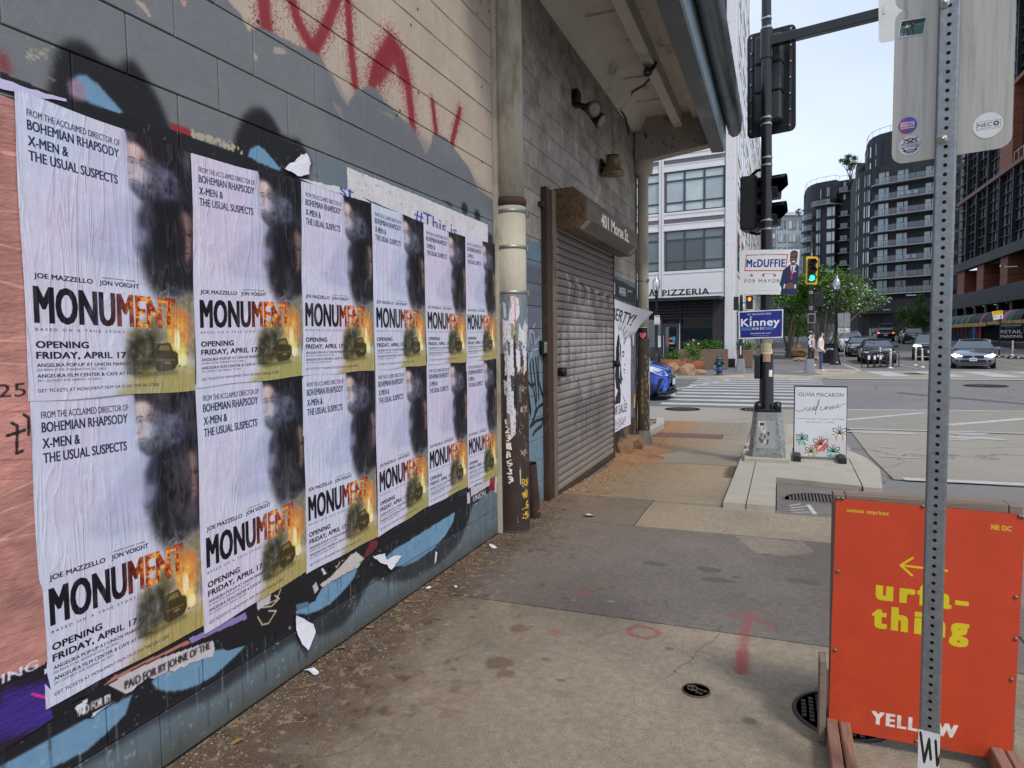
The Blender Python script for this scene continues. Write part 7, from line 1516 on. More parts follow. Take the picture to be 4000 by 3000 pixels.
mb = MB(); side_box(mb, .6, 1.0, 0, .10, GZ+3.0, GZ+3.2); mb.build('junction_box', SILV, wh)
mb = MB(); side_box(mb, 20, 45, -.1, .9, GZ+2.9, GZ+3.3); mb.build('side_awning', DKW, wh)
# ---- apartment block: curved dark walls traced in plan
def plan(px_, Z): r = ray(px_, 1305); p = CAMP+r*Z; return (p[0], p[1])
def hit(path, px_):
 r = ray(px_, 1305)[:2]; o = CAMP[:2]; best = None
 for a, b in zip(path[:-1], path[1:]):
  a = np.array(a); b = np.array(b); e = b-a; d = r[0]*(-e[1])+e[0]*r[1]
  if abs(d) < 1e-9: continue
  w_ = a-o; t_ = (w_[0]*(-e[1])+e[0]*w_[1])/d; u = (r[0]*w_[1]-r[1]*w_[0])/d
  if -.001 <= u <= 1.001 and t_ > 0 and (best is None or t_ < best[0]): n = np.array([e[1], -e[0]])/np.hypot(*e); n = n if n@r < 0 else -n; best = (t_, o+r*t_, n)
 return best[1], best[2]
def zat(px_, py_, xy): r = ray(px_, py_); return CAMP[2]+r[2]*(np.hypot(*(xy-CAMP[:2]))/np.hypot(*r[:2]))
def wallpath(name, path, z0, z1, m, parent, top=True, back=12.):
 mb = MB(); n = len(path); mb.add([(p[0], p[1], z) for p in path for z in (z0, z1)], [[2*i, 2*i+2, 2*i+3, 2*i+1] for i in range(n-1)])
 fr, lt = path[0], path[-1]; bk = [(fr[0]+back*.3, fr[1]+back), (lt[0]+back*.3, lt[1]+back)]
 ring = list(path)+[bk[1], bk[0]]; mb.add([(p[0], p[1], z1) for p in ring], [list(range(len(ring)))]); mb.add([(p[0], p[1], z) for p in (lt, bk[1]) for z in (z0, z1)], [[0, 1, 3, 2]]); mb.add([(p[0], p[1], z) for p in (fr, bk[0]) for z in (z0, z1)], [[0, 1, 3, 2]])
 return mb.build(name, m, parent)
APT = mat('charcoal cladding', srgb(46, 47, 52), .75, var=.12, scale=.25, c2=srgb(37, 38, 43), c2lo=.5, c2hi=.55, c2scale=.6, stretch=(2.5, 2.5, .02))
SLB = mat('balcony slab', srgb(150, 152, 156), .6); RAIL = mat('dark rail', srgb(30, 30, 34), .5); BGL = glass('balcony glass', (.6, .64, .66), .08, .08)
ap = empty('apartment_tower', (0, 0, 0), label='charcoal curved apartment tower with long glass balconies, partly behind the perforated post', cat='building')
aw = empty('apartment_wing', (0, 0, 0), label='lower curved charcoal apartment wing with a roof tree, left of the tower', cat='building')
def curve(pxs): return [plan(a, b) for a, b in pxs]
def rot_offset(path, d):   # push a plan line away from us
 return [(p[0]*1.0+(p[0]-CAMP[0])/np.hypot(p[0]-CAMP[0], p[1])*d, p[1]+(p[1])/np.hypot(p[0]-CAMP[0], p[1])*d) for p in path]
M_low = curve([(3312, 172), (3312, 158), (3316, 150), (3324, 144.5), (3335, 141), (3350, 138.5), (3370, 136.8), (3393, 135.3), (3430, 133.9), (3642, 127.0), (3735, 124.0)])
M_up = curve([(3366, 160), (3366, 150), (3370, 145), (3378, 141.5), (3393, 139), (3420, 136.8), (3460, 135.0), (3642, 129), (3735, 126)])
W_low = curve([(3132, 200), (3132, 186), (3136, 180), (3146, 175.5), (3160, 172.8), (3180, 170.6), (3215, 168.8), (3255, 167), (3268, 168.5), (3330, 166)])
GA = .6
wallpath('wall', M_low, GA, 34.2, APT, ap); wallpath('upper_wall', M_up, 34.0, 41.2, APT, ap, back=9); wallpath('wall', W_low, GA, 39.3, APT, aw)
def win(path, x0, x1, y0, y1, parent, m, bars=1, off=.05, up=False):
 a, n = hit(path, x0); b, n2 = hit(path, x1); z1 = (zat(x0, y0, a)+zat(x1, y0, b))/2; z0 = (zat(x0, y1, a)+zat(x1, y1, b))/2; n = (n+n2)/2; e = b-a
 def Q(u, z, o): q = a+e*u+n*o; return (q[0], q[1], z)
 mb = MB()
 def bx(u0, u1, za_, zb_, o0, o1): mb.add([Q(u, z, o) for u in (u0, u1) for o in (o0, o1) for z in (za_, zb_)], [[0, 1, 3, 2], [4, 6, 7, 5], [0, 4, 5, 1], [2, 3, 7, 6], [0, 2, 6, 4], [1, 5, 7, 3]])
 t_ = .09/np.hypot(*e); bx(0, 1, z0, z0+.1, 0, off+.08); bx(0, 1, z1-.1, z1, 0, off+.08); bx(0, t_, z0, z1, 0, off+.08); bx(1-t_, 1, z0, z1, 0, off+.08)
 for k in range(bars): u = (k+1)/(bars+1)+(.12 if bars == 1 else 0); bx(u-t_*.7, u+t_*.7, z0, z1, 0, off+.08)
 f = mb.build('window', RAIL, parent); mb = MB(); bx(t_*.5, 1-t_*.5, z0+.05, z1-.05, off-.03, off); mb.build('pane', m, f)
AP = [paneMat('apartment pane a', srgb(168, 190, 194)), paneMat('apartment pane b', srgb(118, 142, 150)), paneMat('apartment pane c', srgb(196, 208, 208)), PDK, paneMat('apartment pane d', srgb(132, 150, 146))]  # pale panes: reflected sky, with blinds, painted into the base colour
R3 = lambda x, y: (3100+x*.36166, 450+y*.36166)
rnd = random.Random(5)
def rowwin(path, cols, ys, parent, pick):
 for j, (y0, y1) in enumerate(ys):
  for (x0, x1, b) in cols:
   sl = pick(x0); win(path, 3100+x0*.36166, 3100+x1*.36166, 450+(y0)*.36166, 450+(y1)*.36166, parent, AP[rnd.choice(sl)], b)
lvl = [775-170+0, 775, 945, 1110, 1275, 1440, 1605, 1772, 1936]      # slab lines at the left end of the long balconies
for k, y in enumerate(lvl):
 sl = -.155+k*.017     # fall of the line in the picture for this height
 for (x0, x1) in ((880, 1000), (1078, 1205), (1378, 1500)):
  yb = y+(x0-810)*sl
  if k == 0: continue
  win(M_low, 3100+x0*.36166, 3100+x1*.36166, 450+(yb-150)*.36166, 450+(yb-14)*.36166, ap, AP[rnd.choice([0, 0, 1, 2, 4] if k < 7 else [1, 3, 3])], 1)
 if 1 <= k:
  for (x0, x1) in ((643, 684), (728, 803)): win(M_low, 3100+x0*.36166, 3100+x1*.36166, 450+(y-775+(645 if x0 > 700 else 690))*.36166, 450+(y-775+(780 if x0 > 700 else 825))*.36166, ap, AP[rnd.choice([0, 2, 4, 1])], 1)
 # slab + railing following the wall
 if k >= 1:
  pts = [3100+q*.36166 for q in (812, 880, 1000, 1150, 1300, 1450, 1600, 1740)]; z = zat(pts[0], 450+y*.36166, hit(M_low, pts[0])[0]); mb = MB(); A = [];
  for i, q in enumerate(pts): h_, n = hit(M_low, min(q, 3733)); A.append((h_, h_+n*(1.5 if i else .4)))
  vs = [(p[0], p[1], z-dz) for a, b in A for p in (a, b) for dz in (0, .22)]
  fs = []
  for i in range(len(A)-1): o = 4*i; fs += [[o, o+4, o+6, o+2], [o+1, o+3, o+7, o+5], [o+2, o+6, o+7, o+3]]
  mb.add(vs, fs+[[0, 2, 3, 1]]); sl_ = mb.build('balcony', SLB, ap)
  mb = MB(); gb_ = MB()
  for i in range(1, len(A)-1):
   a, b = A[i][1], A[i+1][1]; mb.tube([(a[0], a[1], z+1.1), (b[0], b[1], z+1.1)], .035, 4); gb_.add([(a[0], a[1], z+.08), (b[0], b[1], z+.08), (b[0], b[1], z+1.05), (a[0], a[1], z+1.05)], [[0, 1, 2, 3]])
   for u in (0, .33, .66): q = a+(b-a)*u; mb.tube([(q[0], q[1], z), (q[0], q[1], z+1.1)], .03, 4)
  mb.build('railing', RAIL, sl_); gb_.build('railing_glass', BGL, sl_, fix=False)
  if k in (2, 3, 6, 7):
   mb = MB(); q = A[3][1]*.6+A[3][0]*.4
   for s_ in (0, 1.3, 2.4): mb.box((q[0]+s_*.9, q[1]-s_*.4, z+.45), (.6, .6, .08)).box((q[0]+s_*.9, q[1]-s_*.4+.3, z+.75), (.6, .06, .6)).box((q[0]+s_*.9, q[1]-s_*.4, z+.22), (.08, .08, .44))
   tag(mb.build('balcony_chairs', WHP if k in (2, 6) else mat('red chair', srgb(140, 50, 44), .7), ap), kind='stuff')
for (x0, x1, y0, y1, b) in ((738, 768, 370, 510, 0), (783, 806, 345, 475, 0), (838, 915, 295, 440, 1), (740, 775, 525, 610, 0), (783, 806, 510, 600, 0), (838, 912, 462, 560, 1)): win(M_up, 3100+x0*.36166, 3100+x1*.36166, 450+y0*.36166, 450+y1*.36166, ap, AP[rnd.choice([0, 1, 2])], b)
def edge_rail(path, z, parent, i0=0, m=RAIL, h=1.1, inset=0):
 mb = MB(); P = [np.array(p) for p in path]
 for a, b in zip(P[:-1], P[1:]):
  mb.tube([(a[0], a[1], z+h), (b[0], b[1], z+h)], .04, 4); n = max(1, int(np.hypot(*(b-a))/1.6))
  for k in range(n): q = a+(b-a)*k/n; mb.tube([(q[0], q[1], z), (q[0], q[1], z+h)], .03, 4)
 mb.build('roof_railing', m, parent)
edge_rail(M_low[2:8], 34.2, ap); edge_rail(M_up[2:], 41.2, ap); edge_rail(W_low[2:], 39.3, aw)
for (x0, x1, ys) in ((212, 282, [(805, 915)]), (330, 373, [(775, 885), (905, 960)]), (388, 450, [(740, 850), (870, 950)]), (510, 543, [(718, 775), (850, 915)]), (222, 276, [(1015+i*132, 1120+i*132) for i in range(5)]), (335, 428, [(990+i*134, 1095+i*134) for i in range(6)]), (588, 616, [(980+i*132, 1060+i*132) for i in range(6)]), (96, 112, [(855, 950), (1100, 1190)])):
 for (y0, y1) in ys: win(W_low, 3100+x0*.36166, 3100+x1*.36166, 450+y0*.36166, 450+y1*.36166, aw, AP[rnd.choice([0, 1, 2, 4, 4])], 1)
for (x0, x1, y) in [(440, 620, 830)]+[(466, 618, 1092+i*133) for i in range(6)]+[(112, 215, 1160+i*115) for i in range(4)]+[(205, 460, 985)]:
 A = []; xs_ = np.linspace(x0, x1, 5)
 for i, q in enumerate(xs_): h_, n = hit(W_low, 3100+q*.36166); A.append((h_, h_+n*(1.5 if 0 < i < 4 else .9)))
 z = zat(3100+x0*.36166, 450+y*.36166, A[0][1]); mb = MB(); vs = [(p[0], p[1], z-dz) for a, b in A for p in (a, b) for dz in (0, .22)]; fs = []
 for i in range(len(A)-1): o = 4*i; fs += [[o, o+4, o+6, o+2], [o+1, o+3, o+7, o+5], [o+2, o+6, o+7, o+3]]
 mb.add(vs, fs); sl_ = mb.build('balcony', SLB, aw); mb = MB(); gb_ = MB()
 for i in range(len(A)-1):
  a, b = A[i][1], A[i+1][1]; mb.tube([(a[0], a[1], z+1.1), (b[0], b[1], z+1.1)], .04, 4).tube([(a[0], a[1], z), (a[0], a[1], z+1.1)], .035, 4); gb_.add([(a[0], a[1], z+.08), (b[0], b[1], z+.08), (b[0], b[1], z+1.05), (a[0], a[1], z+1.05)], [[0, 1, 2, 3]])
 mb.build('railing', RAIL, sl_); gb_.build('railing_glass', BGL, sl_, fix=False)
MB().bb((0, 0, 0), (1, 1, 1))
p = plan(3352, 158); MB().box((p[0]+1.5, p[1]+5, 39), (4, 5, 5)).build('penthouse', APT, aw)
# recessed dark street floors and the little white kiosk front
a, n = hit(M_low, 3393);
gp = [(hit(M_low, q)[0]+hit(M_low, q)[1]*1.7) for q in (3330, 3400, 3500, 3600, 3730)]
mb = MB(); mb.add([(p[0], p[1], z) for p in gp for z in (5.6, 8.2)], [[2*i, 2*i+2, 2*i+3, 2*i+1] for i in range(4)]); mb.add([(p[0]+(n_*-2)[0], p[1]+(n_*-2)[1], 8.2) if t_ else (p[0], p[1], 8.2) for p, n_ in zip(gp, [n]*5) for t_ in (0, 1)], [[2*i, 2*i+2, 2*i+3, 2*i+1] for i in range(4)]); mb.build('podium_band', mat('podium', srgb(34, 34, 38), .8), ap)
kw = empty('shop_front', (0, 0, 0), label='pale grey shop front panel with dark lettering at the foot of the dark tower', cat='shop front')
Pk = np.array([*plan(3425, 118), 0]); dk = hdir(105)
def kq(x, y): return onP(3350+x*.18083, 1150+y*.18083, Pk, dk[:2])
KG = mat('pale grey panel', srgb(150, 150, 154), .6, var=.04)
def kbox(x0, y0, x1, y1, name, m, off=0.): q = [kq(x0, y1), kq(x1, y1), kq(x1, y0), kq(x0, y0)]; q = [p+np.array([0, -off, 0]) for p in q]; return panel(name, q, .3, [m], kw)
kbox(248, 740, 300, 960, 'panel', KG); kbox(565, 735, 612, 960, 'panel', KG); kbox(312, 738, 552, 822, 'sign_panel', KG); kbox(328, 850, 415, 960, 'panel', KG); kbox(445, 850, 540, 960, 'panel', KG); kbox(225, 700, 640, 960, 'backing', RAIL, -.35)
a, b = kq(332, 795), kq(520, 795); mb = MB(); text_mb(mb, 'GANTRY', lambda u, v, w_: tuple(a+(b-a)*u+np.array([0, -.02, v])), 0, 1, 0, (kq(332, 770)-a)[2], bold=.03, spacing=1.3); mb.build('lettering', RAIL, kw, fix=False)
# light grey blocks farther back
lg = empty('grey_building', (0, 0, 0), label='pale grey office block seen between the signal pole and the apartment wing', cat='building')
Pg = np.array([*plan(3080, 215), 0]); dg = hdir(102)
def gpt(px_, py_, o=0.): p = onP(px_, py_, Pg, dg[:2]); return p+np.array([0, -o, 0])
def gbox(x0, y0, x1, y1, name, m, off, par, th=.4): return panel(name, [gpt(x0, y1, off), gpt(x1, y1, off), gpt(x1, y0, off), gpt(x0, y0, off)], th, [m], par)
LG = mat('pale grey cladding', srgb(176, 178, 182), .7, var=.06, scale=.2)
gbox(3030, 838, 3180, 1330, 'wall', LG, 0, lg, 8); gbox(2955, 880, 3030, 1330, 'wall', mat('mid grey cladding', srgb(132, 136, 142), .7, var=.06, scale=.2), .3, lg, 8); gbox(3028, 830, 3180, 842, 'cornice', WTRIM, .8, lg, 1)
for j in range(8):
 for (x0, x1) in ((3038, 3058), (3064, 3070), (3080, 3109), (3124, 3140)):
  gbox(x0, 862+j*52, x1, 895+j*52, 'window', DFR, .15, lg, .2)
  gbox(x0+1, 863+j*52, (x0+x1)/2-1, 894+j*52, 'pane', AP[(j+x0) % 3], .2, lg, .1); gbox((x0+x1)/2+1, 863+j*52, x1-1, 894+j*52, 'pane', AP[(j+x1) % 3], .2, lg, .1)
 for (x0, x1) in ((3012, 3027), (2988, 3002)): gbox(x0, 880+j*34, x1, 898+j*34, 'window', AP[1+j % 2], .45, lg, .2)
# dark plinth buildings behind the trees
dkb = empty('low_dark_building', (0, 0, 0), label='low charcoal building wall behind the plaza trees', cat='building')
q0, q1 = np.array(plan(2990, 120)), np.array(plan(3345, 132)); mb = MB(); mb.add([(p[0], p[1], z) for p in (q0, q1) for z in (.5, 6.4)], [[0, 2, 3, 1]]); mb.add([(q0[0], q0[1], 6.4), (q1[0], q1[1], 6.4), (q1[0], q1[1]+10, 6.4), (q0[0], q0[1]+10, 6.4)], [[0, 1, 2, 3]]); mb.build('wall', mat('dark plinth', srgb(32, 32, 36), .8, var=.2, scale=.4), dkb)
mb = MB()
for k in range(9): q = q0+(q1-q0)*(.1+k*.1); mb.box((q[0], q[1]-.2, 2.2), (2.2, .1, 2.6))
for k in range(5): q = q0+(q1-q0)*(.12+k*.18); MB().box((q[0], q[1]-.25, 2.4), (2.6, .1, 2.4)).build('window', PDK, dkb)
# ---- right-hand office building with grid glazing
rb = empty('office_building', (0, 0, 0), label='dark office building with steel grid glazing and rust orange columns on the right', cat='building')
XB = 26.0; STL = mat('dark steel', srgb(30, 27, 30), .6, .2, var=.12); RST = mat('rust orange panel', srgb(128, 70, 46), .7, var=.12, scale=.8); GLA = [paneMat('office pane dark', srgb(38, 36, 42)), paneMat('office pane blue', srgb(150, 168, 206)), paneMat('office pane grey', srgb(128, 130, 140))]  # blue office panes carry the reflected sky in their base colour
Yb = [onX(q, 1000, XB)[1] for q in (3743, 3778, 3817, 3860, 3906, 3957)]; st_ = (Yb[0]-Yb[-1])/5; Yl = [Yb[0]-st_*i for i in range(14)]
Z1, Z2, Z3, Z4 = 11.3, 19.8, 28.7, 38.0
MB().bb((XB+.6, Yl[-1], Z1-.2), (XB+26, Yl[0], Z4)).build('core', mat('office core', srgb(30, 28, 32), .8), rb)
MB().bb((XB+6, Yl[-1], .4), (XB+26, Yl[0], Z1-.2)).build('base_core', mat('office core', srgb(30, 28, 32), .8), rb)
for fi, (za_, zb_) in enumerate(((Z1, Z2), (Z2, Z3), (Z3, Z4))):
 for b in range(13):
  if fi == 1 and b >= 4 and b < 9: continue
  y1, y0 = Yl[b], Yl[b+1]
  for rr in range(7):
   for cc in range(3):
    h = (zb_-za_)/7; wd = (y1-y0-.5)/3; ya = y0+.25+cc*wd
    k = 0 if (b < 3 and rnd.random() < .8) else rnd.choice([0, 1, 2, 1] if fi else [0, 2, 2, 1])
    MB().bb((XB+.25, ya+.1, za_+rr*h+.08), (XB+.3, ya+wd-.05, za_+(rr+1)*h-.02)).build('pane', GLA[k], rb) if b < 7 else None
  mb = MB(); mb.bb((XB-.25, y0-.18, za_), (XB+.3, y0+.18, zb_))
  for rr in range(8): mb.bb((XB+.02, y0+.18, za_+rr*(zb_-za_)/7-.06), (XB+.28, y1-.18, za_+rr*(zb_-za_)/7+.06))
  for cc in (1, 2): mb.bb((XB+.05, y0+.25+cc*(y1-y0-.5)/3-.07, za_), (XB+.28, y0+.25+cc*(y1-y0-.5)/3+.07, zb_))
  mb.build('glazing_grid', STL, rb)
for z in (Z2, Z3): MB().bb((XB-.35, Yl[-1], z-.22), (XB+.5, Yl[0], z+.22)).build('rust_band', RST if z == Z3 else mat('rust edge', srgb(104, 66, 52), .6), rb)
MB().bb((XB-.3, Yl[5]+.3, Z2+.22), (XB+1.6, Yl[4]+.0, Z3-.2)).build('rust_column', RST, rb)
mb = MB()
for k in range(5): mb.bb((XB-.31, Yl[5]+.28, Z2+1.6+k*1.5), (XB+1.5, Yl[4]+.02, Z2+1.64+k*1.5))
mb.build('panel_joint', STL, rb); MB().bb((XB+2.5, Yl[9], Z2+.3), (XB+2.6, Yl[5], Z3-.3)).build('recessed_glass', paneMat('terrace glass', srgb(110, 126, 136)), rb)
mb = MB(); mb.tube([(XB-.2, Yl[5], Z2+1.3), (XB-.2, Yl[9], Z2+1.3)], .04, 4)
for k in range(14): y = Yl[5]-(Yl[5]-Yl[9])*k/13; mb.tube([(XB-.2, y, Z2+.2), (XB-.2, y, Z2+1.3)], .03, 4)
mb.build('terrace_railing', SILV, rb)
MB().bb((XB-.5, Yl[-1], Z1-1.15), (XB+.4, Yl[0]+.2, Z1-.02)).build('soffit_band', STL, rb); MB().bb((XB-.5, Yl[-1], 5.0), (XB+.6, Yl[0]+.4, 6.9)).build('podium_band', STL, rb)
for q0_, q1_ in ((3742, 3768), (3817, 3843), (3908, 3937)):
 ya, yb = onX(q0_, 1150, XB)[1], onX(q1_, 1150, XB)[1]; MB().bb((XB-.1, yb, 6.9), (XB+1.6, ya, Z1-1.15)).build('rust_column', RST, rb);
 mb = MB()
 for z in (8.0, 9.0): mb.bb((XB-.12, yb-.02, z), (XB+1.6, ya+.02, z+.05))
 mb.build('panel_joint', STL, rb)
MB().bb((XB+3, Yl[-1], 6.9), (XB+3.1, Yl[0], Z1-1.15)).build('recessed_glass', PDK, rb)
for k in range(7): MB().bb((XB-.05, Yl[k]-.5, .5), (XB+1, Yl[k]+.5, 5.0)).build('base_pier', STL, rb)
MB().bb((XB+1.2, Yl[-1], .4), (XB+1.3, Yl[0], 5.0)).build('dark_wall', GLA[0], rb)
MB().bb((XB-1.5, Yl[-1], Z4), (XB+26, Yl[0]-18, Z4+9)).build('overhang', STL, rb)
for k in range(9):
 q = gpt(0, 0); z = 7+k*3.1; MB().bb((XB-.6, Yl[0]+.3, z), (XB+2, Yl[0]+2.2, z+.12)).build('ledge', SLB, rb)
# ---- striped market structure
XM = 22.0
mk = empty('market_canopy', (0, 0, 0), label='market hall front with a striped green and pink barrel awning and yellow valance', cat='market hall')
def my(px_): return onX(px_, 1250, XM)[1]
yA, yB = my(4075), my(3700); zA = onX(3850, 1262, XM)[2]; zT = onX(3850, 1222, XM)[2]
cols_ = [mat('green awning', srgb(38, 104, 88), .7), mat('black awning', srgb(30, 28, 34), .7), mat('pink awning', srgb(190, 82, 124), .7), mat('grey awning', srgb(120, 116, 120), .7)]
yc = my(3845)
bounds = [3700, 3712, 3716, 3722, 3731, 3735, 3742, 3751, 3755, 3762, 3772, 3776, 3784, 3793, 3797, 3806, 3816, 3820, 3834, 3868, 3876, 3918, 3925, 3940, 3958, 3975, 4000, 4040]
seq = [0, 3, 1, 0, 3, 1, 0, 3, 1, 0, 3, 1, 0, 3, 1, 0, 3, 1, 1, 2, 1, 0, 2, 1, 2, 0, 1]
for a, b, c_ in zip(bounds[:-1], bounds[1:], seq):
 y0, y1 = my(b), my(a); mb = MB(); mb.smooth = True; vs = []; n = 8
 for i in range(n+1):
  t_ = pi/2*i/n; x = XM-.9*cos(t_)+.9; z = zA+(zT-zA)*sin(t_); vs += [(x-.9, y0, z), (x-.9, y1, z)]
 mb.add(vs, [[2*i, 2*i+2, 2*i+3, 2*i+1] for i in range(n)]); mb.build('awning_stripe', cols_[c_], mk)
MB().bb((XM-.95, my(3896), zA-.35), (XM-.88, yB, zA+.02)).build('valance', mat('yellow valance', srgb(214, 178, 84), .7, var=.15, scale=3, c2=srgb(120, 104, 60), c2lo=.5, c2hi=.56, c2scale=6), mk)
MB().bb((XM-.95, my(4060), zA-.25), (XM-.88, my(3902), zA+.06)).build('valance', MATS['yellow valance'], mk)
gm_ = gz(80)
MB().bb((XM, my(3847), gm_), (XM+.1, yB, zA)).build('back_wall', mat('plum wall', srgb(64, 40, 56), .7, var=.3, scale=.5), mk)
MB().bb((XM-.1, my(3845), zA-1.0), (XM-.02, yB, zA-.36)).build('red_band', mat('crimson board', srgb(120, 34, 54), .7, var=.2), mk)
for i, q in enumerate((3722, 3736, 3752, 3768, 3786, 3807, 3826)): MB().bb((XM-.2, my(q)-.1, gm_), (XM-.11, my(q)+.1, zA-.3)).build('post', [mat('pink post', srgb(160, 50, 84), .6), mat('slate post', srgb(84, 88, 104), .6), mat('blue post', srgb(56, 90, 150), .6)][i % 3], mk)
BLP = mat('bright blue post', srgb(70, 120, 190), .5)
MB().bb((XM-.95, my(3847.5), gm_), (XM-.8, my(3845), zA-.3)).build('post', BLP, mk); mb = MB(); mb.tube([(XM-.88, my(3846), gm_+1.9), (XM-.88, my(3832), gm_+.6)], .08, 5); mb.build('brace', BLP, mk)
MB().bb((XM-.6, my(3857), zA-2.6), (XM-.5, my(3851), zA-.3)).build('pink_board', mat('hot pink board', srgb(200, 50, 100), .6), mk)
MB().bb((XM-.4, my(4060), gm_+.35), (XM-.3, my(3848), zA-.3)).build('black_hoarding', mat('black hoarding', srgb(16, 15, 18), .9, var=.2, spec=.1), mk)
MB().bb((XM-1.0, my(4060), gm_+.25), (XM-.9, my(3848), gm_+.38)).build('white_rail', WTRIM, mk)
RP = Canvas(0, 20, 0, 12, 22, (22, 21, 25)); RP.text('UNION', .8, 7.6, 10.1, 1.25, (226, 224, 226), bold=.03); RP.text('MARKET', 8.0, 17.4, 10.1, 1.25, (226, 224, 226)); RP.text('DISTRICT', 5, 13, 8.9, .55, (200, 200, 200), spacing=1.5); RP.text('RETAIL', .9, 17.6, 5.6, 2.3, (230, 228, 230), bold=.04); RP.text('PARKING', .9, 17.6, 2.6, 2.0, (230, 228, 230), bold=.04); RP.poly([(19, 5), (20, 6.5), (20, 10), (19, 10.6)], (214, 214, 220))
rs_ = [onX(q[0], q[1], XM-1.0) for q in ((3905, 1334), (4006, 1334), (4006, 1262), (3905, 1264))]
o = panel('parking_sign', rs_, .05, [printmat('parking print', RP, .9, bump=0, spec=.1), RAIL]); tag(o, 'black retail parking hoarding with white lettering beside the striped awning', 'sign')
mb = MB()
for k in range(70): y = my(3860)-k*.42; mb.box((XM-1.6, y, gm_+.02), (.05, .09, .8))
mb.box((XM-1.6, my(3860)-14, gm_+.36), (.04, 29, .06)); fn2 = mb.build('railing', mat('brown railing', srgb(60, 52, 46), .7), None); tag(fn2, 'low dark picket railing in front of the retail parking hoarding', 'railing')
MB().bb((XM-2.3, my(4060), gz(75)-.1), (XM-2.0, my(3858), gm_-.25)).build('planter_kerb', APR, mk)
# ================================================================== VEHICLES, PEOPLE, TREES, STREET FURNITURE FAR OFF
TYRE = mat('tyre', srgb(30, 30, 31), .9); RIM = mat('rim', srgb(120, 122, 126), .35, .8); CGL = paneMat('car glass', srgb(52, 62, 74), .04); CBL = mat('car black trim', srgb(20, 20, 22), .45)
HLM = mat('headlamp', srgb(210, 214, 220), .12, .3, coat=1); HLE = emis('lit headlamp', (1., .96, .9), 2.5); TLM = mat('tail lamp', srgb(130, 16, 20), .25, coat=.8); TLE = emis('lit tail lamp', (1., .08, .05), 3.); CHR = mat('chrome', srgb(200, 202, 206), .15, .95)
def paint(name, c, metal=.4): return mat(name, srgb(*c), .28, metal, var=.02, coat=1.)
KIND = {
 'sedan': dict(L=4.7, W=1.82, H=1.43, st=[(2.35, .62, .30, .50), (2.28, .80, .22, .66), (2.0, .88, .18, .74), (1.5, .91, .18, .84), (.95, .91, .18, .92), (.3, .91, .18, .93), (-.6, .91, .18, .94), (-1.4, .91, .18, .97), (-2.0, .87, .2, 1.02), (-2.28, .80, .26, .98), (-2.35, .70, .32, .80)],
    cab=[(1.10, .80, .90, .10), (.35, .60, .92, .46), (-.1, .60, .93, .50), (-.8, .60, .95, .47), (-1.75, .66, .99, .05)], wx=(1.42, -1.38), wr=.33),
 'suv': dict(L=4.65, W=1.9, H=1.68, st=[(2.3, .66, .36, .66), (2.25, .84, .28, .86), (2.0, .92, .24, .98), (1.5, .95, .24, 1.06), (.95, .95, .24, 1.10), (.2, .95, .24, 1.10), (-.8, .95, .24, 1.12), (-1.7, .95, .24, 1.14), (-2.15, .92, .28, 1.14), (-2.3, .84, .36, 1.05)],
    cab=[(1.15, .84, 1.08, .05), (.45, .68, 1.10, .52), (-.2, .68, 1.10, .58), (-1.2, .68, 1.12, .56), (-1.85, .68, 1.13, .50), (-2.2, .76, 1.14, .05)], wx=(1.45, -1.35), wr=.37)}
